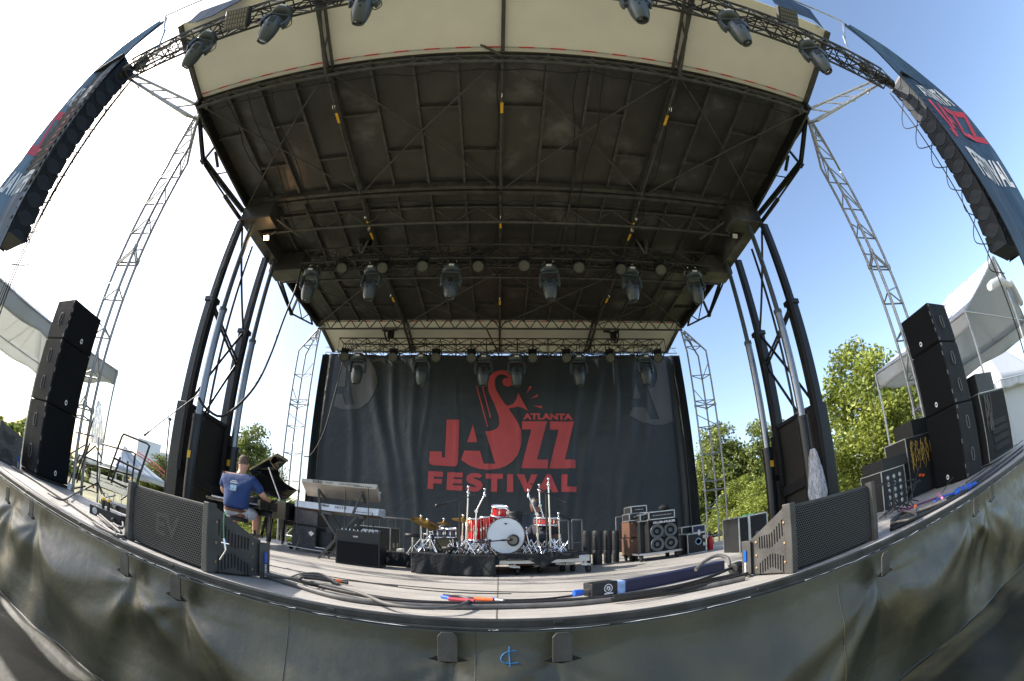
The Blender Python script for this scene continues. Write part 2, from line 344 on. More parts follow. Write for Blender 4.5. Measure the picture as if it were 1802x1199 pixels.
# ------------------------------------------------------------------ tarp skirt with its hook tabs
CLIPS = [(18, 872), (60, 897), (225, 992), (315, 1032), (789, 1136), (988, 1136), (1552, 992), (1712, 893), (1741, 868)]
CP = [at(px, py, y=2.26) for px, py in CLIPS]
def skirt_bulge(x, z):
    """outward push of the hanging cloth in metres: swags between the hooks and folds that fan out below each"""
    b = 0.0; dz = max(0.0, -0.27 - z)
    for i, c in enumerate(CP):
        dx = x - c.x; rr = math.hypot(dx, dz * 1.0)
        if dz > 0:
            ang = math.atan2(dx, dz + 0.02); ph = i * 1.7
            env = min(1.0, rr / 0.28) * math.exp(-rr / 1.15)
            for q, (a0, am, wd) in enumerate(((-1.22, .085, .10), (-.86, -.06, .14), (-.55, .05, .09), (-.12, -.05, .12), (.22, .05, .08), (.62, -.055, .15), (.98, .07, .11), (1.28, -.05, .09))):
                a1 = a0 + .12 * math.sin(i * 2.3 + q * 1.9); b += env * am * .62 * (.5 + .3 * math.sin(i * 3.1 + q)) * math.exp(-((ang - a1) / (wd * 1.7)) ** 2)
        b -= 0.035 * math.exp(-(dx / 0.22) ** 2 - ((z + 0.27) / 0.15) ** 2)
    b += 0.05 * math.sin(x * 1.1 + 0.7) * min(1, dz * 1.5) + 0.022 * math.sin(x * 2.9 + z * 4.0 + 1.0) * min(1, dz * 2) + 0.012 * math.sin(x * 7.3 - z * 5)* min(1, dz * 2)
    xs_ = [-12.0] + [c.x for c in CP] + [12.0]
    for i in range(len(xs_) - 1):
        a, e = xs_[i], xs_[i + 1]
        if a <= x <= e:
            sp = e - a; u = (x - a) / sp; sag = min(.62, .05 + .17 * sp); sh = 4 * u * (1 - u)
            for q, am in ((1.0, .055), (.45, .02), (1.75, .035)):
                zc = -0.24 - sag * q * (sh ** .8) - .02 * math.sin(x * 5 + q * 3)
                w1, w2 = .12 + .06 * sh, .28; dd = z - zc
                b += am * (min(1, sp / .9)) * (.35 + .65 * sh) * math.exp(-(dd / (w1 if dd > 0 else w2)) ** 2)
    b += 0.02 * math.exp(-((z + 0.42 + 0.05 * math.sin(x * 0.9)) / 0.13) ** 2) * (0.6 + 0.4 * math.sin(x * 1.7 + 2))
    return b
sk = MB(); nx_, nv = 620, 76; vs = []
prof = []
for j in range(nv):
    t = j / (nv - 1)
    if t < 0.72: zz = -0.052 - (t / 0.72) * (GZ * -1 - 0.052 - 0.05); prof.append((2.345 - 0.22 * (t / 0.72) ** 1.3, zz, 1.0))
    else:
        q = (t - 0.72) / 0.28; prof.append((2.125 - 0.05 * q - 0.85 * q ** 1.2, GZ + 0.05 * (1 - q) ** 2 + 0.012, 1 - q))
for i in range(nx_ + 1):
    x = -9.6 + 19.2 * i / nx_
    hem = 0.03 * math.sin(x * 1.3) + 0.03 * math.sin(x * 3.7) - (.34 if x < 0 else .42)
    for j, (yy, zz, wv) in enumerate(prof):
        q = 1 - wv if wv < 1 else 0
        b = skirt_bulge(x, zz) * (min(1, (-zz - 0.05) * 6)) * (wv if wv < 1 else 1)
        up = 0
        if wv < 1: up = 0.035 * (0.5 + 0.5 * math.sin(x * 2.3 + q * 5)) * (1 - abs(2 * q - 1)) + 0.02 * (1 + math.sin(x * 5.1 + q * 9)) * q * (1 - q) * 4 + 0.03 * math.exp(-((q - 0.12) / 0.05) ** 2)
        vs.append((x, yy - b + hem * q, zz + up))
fs = [(i * nv + j, i * nv + j + 1, (i + 1) * nv + j + 1, (i + 1) * nv + j) for i in range(nx_) for j in range(nv - 1)]
M['tarp_shaded'] = mat("shaded_matte_tarp_flap", (0.017, 0.018, 0.011), 0.6, 0, 0.4, 3, 0.3, 12, spec=.25)  # darker matte copy of the tarp: shade on the ground part put into its colour
skirt = thing("stage_skirt", "glossy olive tarp skirt hanging along the stage front from square hook tabs", "stage skirt", (0, 2.3, -0.05))
sk.add(vs, fs, 0, True)
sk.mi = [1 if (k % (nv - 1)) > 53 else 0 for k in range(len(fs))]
so = sk.build("tarp", [M['tarp'], M['tarp_shaded']], skirt)
sm_ = so.modifiers.new("solid", 'SOLIDIFY'); sm_.thickness = 0.004
for i, c in enumerate(CP):
    mb = MB(); yy = 2.215
    w_, h_ = 0.05, 0.085
    pts = [(c.x - w_, yy, c.z - h_), (c.x + w_, yy, c.z - h_), (c.x + w_, yy, c.z + h_ - .025), (c.x + w_ - .02, yy, c.z + h_), (c.x - w_ + .02, yy, c.z + h_), (c.x - w_, yy, c.z + h_ - .025)]
    mb.slab(pts, (0, 0.012, 0)); mb.build("hook_tab", M['speaker_grey'], skirt, bevel=0.004)
    mb = MB()
    mb.slab([(c.x - .1, yy + .01, c.z - .075), (c.x - .05, yy + .005, c.z - .05), (c.x + .05, yy + .005, c.z - .05), (c.x + .1, yy + .01, c.z - .075), (c.x, yy + .02, c.z - .1)], (0, 0.006, 0))
    mb.build("slit", M['rubber'], skirt)
random.seed(77); mb = MB(); x = -8.5
while x < 8.5:
    L_ = random.uniform(.04, .5); P = [(x + L_ * q / 5, 2.337 + .003 * random.random(), -.053 + random.uniform(-.003, .003)) for q in range(6)]; mb.path(P, .0028, 4, sub=1); x += L_ + random.choice((.02, .05, .3, .6)) * random.random()
mb.build("worn_top_edge", M['white'], skirt)
mb = MB()
for k in range(22):
    px_, pz_ = random.uniform(-4, 4.5), random.uniform(-1.0, -.2); t_ = (-0.052 - pz_) / 1.198; yy_ = 2.345 - 0.22 * t_ ** 1.3 - skirt_bulge(px_, pz_) * min(1, (-pz_ - 0.05) * 6) - .003
    mb.box((px_, yy_, pz_), (random.uniform(.003, .012), .002, random.uniform(.003, .03)), Matrix.Rotation(random.uniform(-.8, .8), 3, 'Y'))
mb.build("scuff_mark", M['cable_grey'], skirt)
# vertical seams in the tarp and the blue centre mark drawn on it
for px in (1007, 500, 1480):
    mb = MB(); c = at(500 + px / 3.003 if px == 1007 else px, 1140 if px == 1007 else 1100, y=2.27)
    pts = [(c.x, 2.345 - 0.22 * (t) ** 1.3 - skirt_bulge(c.x, -0.06 - t * 1.15) * min(1, (0.01 + t * 1.15) * 6) - 0.004, -0.06 - t * 1.15) for t in [k / 30 for k in range(31)]]
    mb.path(pts, 0.0035, 4, sub=1); mb.build("seam", M['tarp'], skirt)
mk = MB()
def on_skirt(px, py):
    p = at(px, py, y=2.25)
    for _ in range(4):
        t = (-0.052 - p.z) / 1.198; yy = 2.345 - 0.22 * max(0, t) ** 1.3 - skirt_bulge(p.x, p.z) * min(1, (-p.z - 0.05) * 6) - 0.006
        p = at(px, py, y=yy)
    return p
mk.path([on_skirt(x, y) for x, y in [(908, 1146), (900, 1146), (890, 1149), (883, 1155), (882, 1162), (888, 1167), (898, 1168), (912, 1167)]], 0.004, 5)
mk.path([on_skirt(x, y) for x, y in [(897, 1138), (896, 1150), (897, 1160), (898, 1173)]], 0.004, 5)
mk.build("chalk_mark", mat("blue_marker", (0.01, 0.12, 0.3), 0.6), skirt)

# ------------------------------------------------------------------ mobile stage roof
ZF, ZM1, ZM2, ZR = 7.96, 7.79, 7.50, 7.46           # ceiling height at y = 3.8, 7.2, 10.0, 13.2
def ceil_z(y):
    ks = [(1.9, 8.36), (3.8, ZF), (7.2, ZM1), (10.0, ZM2), (13.2, ZR), (15.15, 7.14)]
    for (a, za), (b_, zb) in zip(ks, ks[1:]):
        if y <= b_: return za + (zb - za) * (y - a) / (b_ - a)
    return ks[-1][1]
W = 6.5
roof = thing("stage_roof", "black ribbed mobile stage roof with cream flaps along its front and rear edges", "stage roof", (0, 8.5, 7.6))
for (a, b_) in ((3.8, 7.2), (7.2, 10.0), (10.0, 13.2)):
    za, zb = ceil_z(a), ceil_z(b_)
    MB().hexa([(-W, a, za), (W, a, za), (W, b_, zb), (-W, b_, zb)], [(-W, a, za + .12), (W, a, za + .12), (W, b_, zb + .12), (-W, b_, zb + .12)]).build("ceiling_panel", M['ceiling'], roof)
def ribseg(x, a, b_, w_, h_):
    mb = MB(); mb.hexa([(x - w_ / 2, a, ceil_z(a) - h_), (x + w_ / 2, a, ceil_z(a) - h_), (x + w_ / 2, b_, ceil_z(b_) - h_), (x - w_ / 2, b_, ceil_z(b_) - h_)],
                       [(x - w_ / 2, a, ceil_z(a) + .004), (x + w_ / 2, a, ceil_z(a) + .004), (x + w_ / 2, b_, ceil_z(b_) + .004), (x - w_ / 2, b_, ceil_z(b_) + .004)]); return mb
M['rib'] = mat("rib_paint", (0.058, 0.057, 0.054), 0.5, 0.1, 0.4, 6, 0.1, 40)
for k in range(-8, 9):
    x = k * 0.8125; big = k % 4 == 0
    for (a, b_) in ((3.82, 7.12), (7.28, 9.92), (10.08, 13.15)):
        mb = ribseg(x, a, b_, 0.10 if big else 0.055, 0.16 if big else 0.10)
        if big: mb.tube((x, a, ceil_z(a) - .24), (x, b_, ceil_z(b_) - .24), 0.03)
        mb.build("rib", M['rib'], roof)
random.seed(3)
for (a, b_, fr) in ((3.8, 7.2, (0.36, 0.68)), (7.2, 10.0, (0.42, 0.78)), (10.0, 13.2, (0.33, 0.66))):
    mb = MB()
    for k in range(-8, 8):
        y = a + (b_ - a) * fr[k % 2] + 0.04 * random.uniform(-1, 1); z = ceil_z(y) - 0.04
        mb.box((k * 0.8125 + 0.406, y, z), (0.75, 0.045, 0.085))
    mb.build("nogging", M['rib'], roof)
for (a, b_) in ((3.9, 7.1), (10.1, 13.1)):
    for s0 in (-2, -1, 0, 1):
        mb = MB(); x0, x1 = s0 * 3.25 + .08, s0 * 3.25 + 3.17
        mb.tube((x0, a, ceil_z(a) - .18), (x1, b_, ceil_z(b_) - .18), 0.018); mb.tube((x1, a, ceil_z(a) - .22), (x0, b_, ceil_z(b_) - .22), 0.018)
        mb.build("cross_brace", M['rib'], roof)
def ladder(mb, x0, x1, y, zt, zb, n, r=0.035, rd=0.022):
    mb.tube((x0, y, zt), (x1, y, zt), r); mb.tube((x0, y, zb), (x1, y, zb), r)
    st = (x1 - x0) / n
    for k in range(n):
        mb.tube((x0 + k * st, y, zb), (x0 + (k + .5) * st, y, zt), rd, n=6); mb.tube((x0 + (k + .5) * st, y, zt), (x0 + (k + 1) * st, y, zb), rd, n=6)
for (y, dep, n, nm) in ((3.86, 0.22, 22, "front_truss"), (7.28, 0.16, 1, "cross_beam"), (7.12, 0.16, 1, "cross_beam"), (7.85, 0.48, 12, "cross_truss"), (9.95, 0.42, 14, "cross_truss"), (13.15, 0.36, 26, "rear_truss")):
    mb = MB()
    if n == 1: mb.box((0, y, ceil_z(y) - .1), (2 * W, 0.10, 0.16))
    else:
        zt = ceil_z(y) - 0.05
        if nm == "rear_truss": zt = ceil_z(y) + .0
        ladder(mb, -W + .05, W - .05, y, zt, zt - dep, n, 0.035, 0.018)
    mb.build(nm, M['rib'], roof)
for s in (-1, 1):
    mb = MB(); pts = [(s * W, y, ceil_z(y) - .1) for y in (3.75, 7.2, 10.0, 13.25)]
    for a, b_ in zip(pts, pts[1:]): mb.bar(a, b_, 0.12, 0.24)
    mb.build("side_beam", M['black_metal'], roof)
    # folding knee linkages outside the roof edge
    mb = MB()
    X_ = s * (W + 0.22)
    X_ = s * (W + 0.13)
    P = [Vector((X_, 3.9, 8.0)), Vector((X_, 5.05, 7.22)), Vector((X_, 7.35, 7.50)), Vector((X_, 5.15, 7.84)), Vector((X_, 4.3, 7.75)), Vector((X_, 6.0, 7.76)), Vector((X_, 5.6, 7.3))]
    for a, b_, t_ in ((0, 1, .085), (1, 2, .07), (1, 3, .05), (4, 3, .03), (5, 6, .03)): mb.bar(P[a], P[b_], t_, t_)
    mb.bar(P[1] + Vector((0, .05, .1)), P[2] + Vector((0, -.1, .08)), .04); mb.bar(P[3] + Vector((0, .1, -.1)), P[3] + Vector((0, .45, -.3)), .06)
    lo = P[1] + Vector((0, .1, -.04)); hi = Vector((X_, 7.45, 7.28)); mb.tube(lo, lo.lerp(hi, .55), .025); mb.tube(lo.lerp(hi, .5), hi, .055); mb.box(P[1], (.1, .14, .12))
    Q = [Vector((X_, 9.8, 7.38)), Vector((X_, 11.3, 6.72)), Vector((X_, 13.0, 7.2)), Vector((X_, 11.5, 7.42)), Vector((X_, 12.6, 7.42)), Vector((X_, 12.1, 6.95))]
    for a, b_, t_ in ((0, 1, .08), (1, 2, .05), (1, 3, .06), (5, 4, .03), (3, 5, .03), (2, 4, .05)): mb.bar(Q[a], Q[b_], t_, t_)
    mb.tube(Q[0] + Vector((0, 0, -.22)), Q[1] + Vector((0, 0, -.03)), 0.03); mb.box(Q[1], (.09, .12, .1))
    mb.build("folding_brace", M['black_metal'], roof)
    # dark box at each end of the trailer section, where the masts meet the roof
    mb = MB(); mb.box((s * 6.05, 7.35, 7.35), (0.95, 0.5, 0.5)); mb.box((s * 6.35, 8.4, 7.38), (0.35, 2.6, 0.55)); mb.box((s * 5.95, 9.4, 7.18), (1.1, 0.55, 0.6))
    mb.bar((s * 5.5, 7.35, 7.2), (s * 4.9, 7.85, 6.95), 0.05); mb.build("mast_head_box", M['ceiling'], roof, bevel=0.02)
# cream flaps
for (a, b_, za, zb) in ((1.9, 3.797, 8.34, ZF + .03), (13.203, 15.1, ZR + .03, 7.12)):
    MB().hexa([(-W, a, za), (W, a, za), (W, b_, zb), (-W, b_, zb)], [(-W, a, za + .05), (W, a, za + .05), (W, b_, zb + .05), (-W, b_, zb + .05)]).build("flap_panel", M['cream'], roof)
    for k in (-8, -4, 0, 4, 8):
        x = k * .8125; mb = MB(); c = -0.17
        if k == 0:
            mb.bar((x, a, za - .04), (x, b_, zb - .04), 0.07, 0.09)
            mb.bar((x, b_, zb - .2), (x - .45, (a + b_) / 2 + (.8 if a < 5 else -.8), (za + zb) / 2 - .1), 0.04)
        elif abs(k) == 8:
            mb.bar((x, a, za - .03), (x, b_, zb - .03), 0.1, 0.12)
        else:
            ya, yb = (a, b_) if a < 5 else (b_, a); z_a, z_b = (za, zb) if a < 5 else (zb, za)
            for dx in (-.09, .09): mb.bar((x + dx, ya, z_a - .05), (x + dx * .6, yb, z_b - .05), 0.045, 0.06)
            mb.bar((x, ya, z_a - .05), (x, yb, z_b - .34), 0.05); n = 5
            for q in range(n):
                t0, t1 = q / n, (q + 1) / n
                mb.bar((x + (.09 if q % 2 else -.09), ya + (yb - ya) * t0, z_a + (z_b - z_a) * t0 - .05), (x, ya + (yb - ya) * t1, z_a + (z_b - .29 - z_a) * t1 - .05), 0.03)
        mb.build("flap_bracket", M['rib'], roof)
for y_, z_, s_, sz in ((3.70, ZF + .012, 1, 0.085), (13.29, ZR - .015, 1, 0.05)):
    tp = MB(); n = 46; st = 2 * W / n
    for k in range(n):
        x = -W + (k + .5) * st; tp.box((x, y_, z_ + sz / 2), (st - .002, 0.012, sz), mi=k % 2)
    tp.build("hazard_tape", [M['red_tape'], M['tape_grey']], roof)
# yellow warning tags on the main ribs
for x, y in [(0, 4.9), (3.25, 4.9), (-3.25, 4.9), (0, 8.2), (3.25, 8.1), (-3.25, 8.1), (3.25, 8.5), (-3.25, 8.5), (0, 11.6), (3.25, 11.4), (-3.25, 11.4)]:
    MB().box((x, y, ceil_z(y) - .278), (0.055, 0.26, 0.012)).build("warning_tag", M['yellow'], roof)
    mb = MB(); c = Vector((x, y - .32, ceil_z(y) - .31))
    mb.path([c + Vector((0, .06 * math.cos(t), .06 * math.sin(t))) for t in [R(q) for q in range(0, 361, 30)]], 0.012, 5, sub=1); mb.build("shackle", M['chrome'], roof)

random.seed(61)
for k in range(9):
    xa = random.uniform(-6, 6); mb = MB(); ys_ = [3.95 + (12.9 - 3.95) * q / 14 for q in range(15)]; x = xa; P = []
    for y in ys_:
        x += random.uniform(-.12, .12); P.append((x, y, ceil_z(y) - .13 - random.random() * .12))
    mb.path(P, .012, 5, sub=2); mb.build("ceiling_cable", M['rubber'], roof)
for y in (7.45, 9.75, 4.05):
    mb = MB(); mb.path([(-6 + 12 * q / 30, y + random.uniform(-.04, .04), ceil_z(y) - .22 - random.random() * .1) for q in range(31)], .014, 5, sub=2); mb.build("ceiling_cable", M['rubber'], roof)
# ------------------------------------------------------------------ lifting masts
def mast(x, y, s, cx, rear=False):
    t = thing("lifting_mast", "", "lifting mast", (x, y, GZ))
    zt = 7.2; zb = 2.45 if not rear else 2.2
    dx = -s * 0.02
    MB().box((x, y, (zb + GZ) / 2), (0.34, 0.30, zb - GZ)).build("lower_mast", M['mast'], t, bevel=0.015)
    mb = MB(); mb.box((x, y, (4.9 + zb) / 2), (0.24, 0.22, 4.9 - zb)); mb.box((x, y, 4.9), (0.31, 0.28, 0.12)); mb.build("middle_mast", M['mast'], t, bevel=0.01)
    MB().box((x, y, (zt + 4.9) / 2), (0.17, 0.16, zt - 4.9)).build("upper_mast", M['mast'], t, bevel=0.01)
    mb = MB(); mb.tube((cx, y - .05, GZ + .2), (cx, y - .05, 2.2 if not rear else 1.9), 0.135, n=16)
    mb.lathe([(0.145, 0), (0.145, .1)], (cx, y - .05, 2.1 if not rear else 1.8)); mb.box((cx + s * .2, y, 1.15), (0.45, 0.1, 0.14))
    cyl = mb.build("cylinder_barrel", M['mast'], t)
    MB().tube((cx, y - .05, 2.2 if not rear else 1.9), (cx, y - .05, 4.6), 0.088, n=16).build("cylinder_rod", M['piston'], t)
    mb = MB().tube((cx, y - .05, 4.6), (cx + s * .03, y, zt), 0.06, n=14); mb.lathe([(0.1, 0), (0.1, .08)], (cx, y - .05, 4.58)); mb.build("cylinder_rod", M['fixture'], t)
    hz = MB()
    for q in range(4): hz.path([(x - s * (.12 + .03 * q), y - .14, 7.1), (x - s * (.14 + .03 * q), y - .2, 5.0), (x - s * (.13 + .03 * q), y - .17, 3.2), (x - s * (.16 + .03 * q), y - .17, 1.0)], 0.012, 5)
    hz.build("hydraulic_hose", M['rubber'], t)
    MB().box((cx, y - .19, 1.5 if rear else 1.35), (0.09, 0.01, 0.15)).build("warning_label", M['yellow'], t)
    return t
for s, side in ((-1, 'left'), (1, 'right')):
    x0 = -6.62 if s < 0 else 6.7
    a = mast(x0, 7.3, s, s * 6.14); a['label'] = f"front black hydraulic mast at the {side} end of the stage trailer"
    b_ = mast(x0 - s * .02, 8.95, s, s * 6.22, True); b_['label'] = f"rear black hydraulic mast at the {side} end, behind its twin mast"
    # bracing rods and the black end wall between the two masts of one side
    t = thing("trailer_end_wall", f"black panel wall with cross rods between the two {side} masts", "end wall", (x0, 8.1, GZ))
    mb = MB(); mb.box((x0 - s * .1, 8.15, (2.35 + GZ) / 2), (0.06, 1.35, 2.35 - GZ)); mb.build("panel", M['case_black'], t)
    mb = MB(); mb.bar((x0 - s * .16, 7.45, 2.4), (x0 - s * .16, 8.85, 2.35), 0.09, 0.09); mb.bar((x0 - s * .2, 7.4, .95), (x0 - s * .2, 8.9, .75), 0.10, 0.22); mb.bar((x0 - s * .3, 7.35, .45), (x0 - s * .35, 8.95, .2), 0.06, 0.06)
    mb.build("frame", M['mast'], t, bevel=0.01)
    mb = MB()
    for a_, c_ in (((7.4, 7.1), (8.8, 4.95)), ((8.9, 4.9), (7.35, 2.5)), ((7.4, 4.8), (8.85, 4.1)), ((7.4, 4.7), (8.85, 3.98)), ((8.9, 4.0), (7.4, 1.5)), ((8.1, 7.0), (8.1, 2.4)), ((7.5, 2.2), (8.7, .9))):
        mb.tube((x0 - s * .05, a_[0], a_[1]), (x0 - s * .05, c_[0], c_[1]), 0.034, n=6)
    mb.build("brace_rod", M['mast'], t)
# ------------------------------------------------------------------ grey truss towers
def tower(label, chords, zb, zt, tip, step, r=0.032):
    """chords: three (x, y); the top narrows to tip"""
    base = Vector((sum(c[0] for c in chords) / 3, sum(c[1] for c in chords) / 3, zb))
    t = thing("truss_tower", label, "truss tower", base, group="grey truss towers holding up the roof corners")
    T = Vector(tip)
    for c in chords:
        mb = MB(); mb.tube((c[0], c[1], zb), (c[0], c[1], zt), r, n=10)
        e = Vector((c[0], c[1], zt)); mb.tube(e, T + (e - T) * 0.16, r, n=10); mb.build("chord", M['tower'], t)
    mb = MB(); z = zb + .12; k = 0
    while z < zt:
        z2 = min(z + step, zt)
        for i in range(3):
            a = chords[i]; b = chords[(i + 1) % 3]
            mb.tube((a[0], a[1], z), (b[0], b[1], z), r * .55, n=6)
            p, q = (a, b) if (k % 2) else (b, a)
            if i == k % 3: mb.tube((p[0], p[1], z), (q[0], q[1], min(z + step * .48, zt)), r * .5, n=6)
        z = z2 if z2 < zt else zt + 1; k += 1
    for f in (0.25, .5, .8):
        P = [T + (Vector((c[0], c[1], zt)) - T) * f for c in chords]
        for i in range(3): mb.tube(P[i], P[(i + 1) % 3], r * .55, n=6)
    for i in range(3): mb.tube(T + (Vector((*chords[i], zt)) - T) * .8, T + (Vector((*chords[(i + 1) % 3], zt)) - T) * .25, r * .5, n=6)
    mb.build("lacing", M['tower'], t)
    for zz in (zb + 2.6, zb + 5.6):
        if zz < zt - 1:
            mb = MB()
            for c in chords: mb.lathe([(r * 1.5, 0), (r * 1.5, .1)], (c[0], c[1], zz), n=10)
            for i in range(3): mb.tube((*chords[i], zz + .05), (*chords[(i + 1) % 3], zz + .05), r * .7, n=6)
            mb.build("joint_collar", M['tower'], t)
    mb = MB(); mb.box((T.x, T.y, T.z + .02), (0.25, 0.22, 0.10)); mb.build("head_plate", M['tower'], t, bevel=.01)
    return t
def cx(px, py, y): return at(px, py, y=y).x
tower("tall grey truss tower at the front left roof corner, behind the left speaker stack", [(cx(213, 450, 4.85), 4.85), (cx(232, 450, 4.5), 4.5), (cx(247, 450, 4.95), 4.95)], -1.2, 7.15, (-6.5, 3.95, 7.9), 0.78)
tower("tall grey truss tower at the front right roof corner, behind the right speaker stack", [(cx(1555, 450, 4.85), 4.85), (cx(1537, 450, 4.5), 4.5), (cx(1522, 450, 4.95), 4.95)], -1.2, 7.15, (6.55, 3.95, 7.9), 0.78)
tower("slim grey truss tower at the rear left roof corner beside the backdrop", [(cx(505, 747, 13.7), 13.7), (cx(519, 747, 14.1), 14.1), (cx(537, 747, 13.6), 13.6)], -1.2, 6.5, (-6.45, 13.4, 7.35), 0.95)
tower("slim grey truss tower at the rear right roof corner, in front of the trees", [(cx(1228, 744, 13.7), 13.7), (cx(1247, 744, 14.1), 14.1), (cx(1263, 744, 13.6), 13.6)], -1.2, 6.5, (6.5, 13.4, 7.35), 0.95)

# ------------------------------------------------------------------ box trusses
def box_truss(mb, p0, p1, w_, h_, n, r=0.025, rd=0.014):
    p0 = Vector(p0); p1 = Vector(p1); d = (p1 - p0).normalized(); u = Vector((0, 0, 1)); sd_ = d.cross(u).normalized(); u = sd_.cross(d)
    cs = [sd_ * a * w_ / 2 + u * b * h_ / 2 for a, b in ((-1, -1), (1, -1), (1, 1), (-1, 1))]
    for c in cs: mb.tube(p0 + c, p1 + c, r, n=8)
    for k in range(n + 1):
        p = p0 + (p1 - p0) * (k / n)
        for i in range(4): mb.tube(p + cs[i], p + cs[(i + 1) % 4], rd, n=5, cap=False)
        if k < n:
            q = p0 + (p1 - p0) * ((k + 1) / n)
            for i in range(4):
                a, b = (i, (i + 1) % 4) if k % 2 else ((i + 1) % 4, i)
                mb.tube(p + cs[a], q + cs[b], rd, n=5, cap=False)
    return mb
TR = [("front", 2.04, 7.24, -7.3, 7.5, 0.32, 34, "long black box truss hanging across the front of the stage roof"),
      ("mid", 9.0, 7.05, -5.25, 5.6, 0.42, 22, "black box truss hanging under the middle of the roof, carrying six spotlights"),
      ("rear", 13.8, 6.68, -5.7, 5.85, 0.50, 22, "black box truss hanging in front of the top edge of the backdrop")]
for nm, y, z, x0, x1, s_, n, lab in TR:
    t = thing("lighting_truss", lab, "lighting truss", ((x0 + x1) / 2, y, z))
    box_truss(MB(), (x0, y, z), (x1, y, z), s_, s_, n).build("truss_frame", M['truss_black'], t)
    random.seed(n + len(nm))
    for q in range(5):
        pts = []; x = x0 + .3; ph = random.random() * 6
        while x < x1 - .2:
            pts.append((x, y + random.uniform(-.12, .12), z + s_ * .5 * random.choice((-1, 1)) * random.uniform(.2, 1.0) - .03)); x += random.uniform(.3, .7)
        MB().path(pts, 0.011, 5, sub=3).build("cable_run", M['rubber'], t)
for s in (-1, 1):      # outrigger arms for the line arrays
    side = "left" if s < 0 else "right"
    t = thing("outrigger_truss", f"grey truss arm reaching from the {side} roof corner to the hanging speakers", "truss arm", (s * 7.5, 3, 7.9))
    a = Vector((s * 6.6, 3.85, 7.85)); b = Vector((s * 8.35, 2.35, 8.1)); mb = MB()
    for dz, dy in ((0, 0), (-.42, 0), (-.2, .3)):
        mb.tube(a + Vector((0, dy, dz)), b + Vector((0, dy * .5, dz * .35)), 0.035, n=8)
    n = 5
    for k in range(n):
        t0, t1 = k / n, (k + 1) / n; P = a + (b - a) * t0; Q = a + (b - a) * t1
        mb.tube(P, Q + Vector((0, 0, -.42 * (1 - t1) - .15 * t1)), 0.02, n=6); mb.tube(P + Vector((0, 0, -.42 * (1 - t0) - .15 * t0)), P + Vector((0, .3 * (1 - t0 * .5), -.2)), 0.02, n=6)
    mb.build("arm_frame", M['alu'], t)
    mb = MB(); mb.tube((s * 6.2, 2.0, 7.5), (s * 8.5, 2.35, 8.1), 0.04); mb.tube((s * 7.0, 1.85, 8.35), (s * 6.8, 2.1, 7.6), 0.03); mb.tube((s * 7.35, 1.62, 8.95), (s * 7.0, 1.85, 8.3), 0.03); mb.tube((s * 7.35, 1.62, 8.95), (s * 5.2, 1.75, 9.2), 0.022)
    mb.build("stay_pipe", M['alu'], t)
    mb = MB(); mb.path([(s * 7.1, 2.1, 7.55), (s * 7.6, 2.2, 7.75), (s * 8.0, 2.25, 7.95), (s * 8.3, 2.35, 8.0)], [.09, .12, .1, .12, .08], 8, sub=3); mb.build("wrapped_cable_loom", M['cable_grey'] if s > 0 else M['rubber'], t)
    mb = MB(); mb.lathe([(.1, -.18), (.13, -.16), (.13, .16), (.1, .18)], (s * 8.1, 2.15, 7.6), ax=(1, .1, .1), n=16); mb.box((s * 7.75, 2.15, 7.55), (.2, .2, .2)); mb.build("hoist_motor", M['case_black'], t)

# ------------------------------------------------------------------ fixtures: moving head, wash light, hoist, flood lamp, led panel
def make_head():
    t = thing("moving_head_light", "", "stage light", (0, 0, 0))
    for x in (-.1, .1):
        mb = MB()
        mb.tube((x, 0, .16), (x, 0, .02), .014); mb.path([(x, .03 * math.cos(q), .2 + .035 * math.sin(q)) for q in [R(a) for a in range(-60, 241, 30)]], .011, 5, sub=1)
        mb.build("clamp", M['chrome'], t, local=True)
    MB().path([(.02, .1, -.03), (.1, .24, -.12), (.2, .2, .02), (.12, .06, .2), (.3, .02, .22)], .010, 5).build("power_lead", M['rubber'], t, local=True)
    MB().path([(-.12, .08, 0), (-.2, .12, .06), (-.14, .04, .2)], .005, 5).build("safety_wire", M['chrome'], t, local=True)
    mb = MB(); mb.lathe([(.12, .03), (.2, .02), (.215, -.03), (.215, -.1), (.18, -.13), (.1, -.135)], n=24, sx=1.0); b = mb.build("base", M['fixture'], t, local=True)
    mb = MB(); mb.box((0, -.213, -.05), (.12, .01, .05)); mb.build("label_plate", M['white'], b, local=True)
    mb = MB()
    mb.box((0, 0, -.15), (.36, .16, .05))
    for s in (-1, 1):
        pts = [(s * .17, -.13), (s * .235, -.2), (s * .25, -.34), (s * .24, -.46), (s * .205, -.50), (s * .185, -.44), (s * .19, -.3), (s * .17, -.2)]
        mb.slab([(x, -.07, z) for x, z in pts], (0, .14, 0))
    mb.build("yoke", M['fixture'], t, local=True, bevel=.015)
    mb = MB(); prof = [(.02, .13), (.09, .125), (.135, .09), (.158, .0), (.165, -.1), (.155, -.22), (.128, -.33), (.105, -.38), (.1, -.40), (.085, -.40), (.078, -.36)]
    mb.lathe(prof, n=26, sx=1.0)
    mb.tube((-.2, 0, 0), (.2, 0, 0), .05, n=14)
    h = mb.build("head", M['fixture'], t, local=True); h.location = (0, 0, -.42)
    mb = MB(); mb.box((0, -.155, .0), (.11, .02, .12)); mb.box((0, -.165, -.13), (.03, .01, .05)); mb.build("heat_vent", M['plastic'], h, local=True)
    mb = MB(); mb.lathe([(.0, -.385), (.04, -.383), (.08, -.37)], n=20); mb.build("lens", M['lens'], h, local=True)
    return t
head0 = make_head()
kid_map[head0.name] = kids(head0)
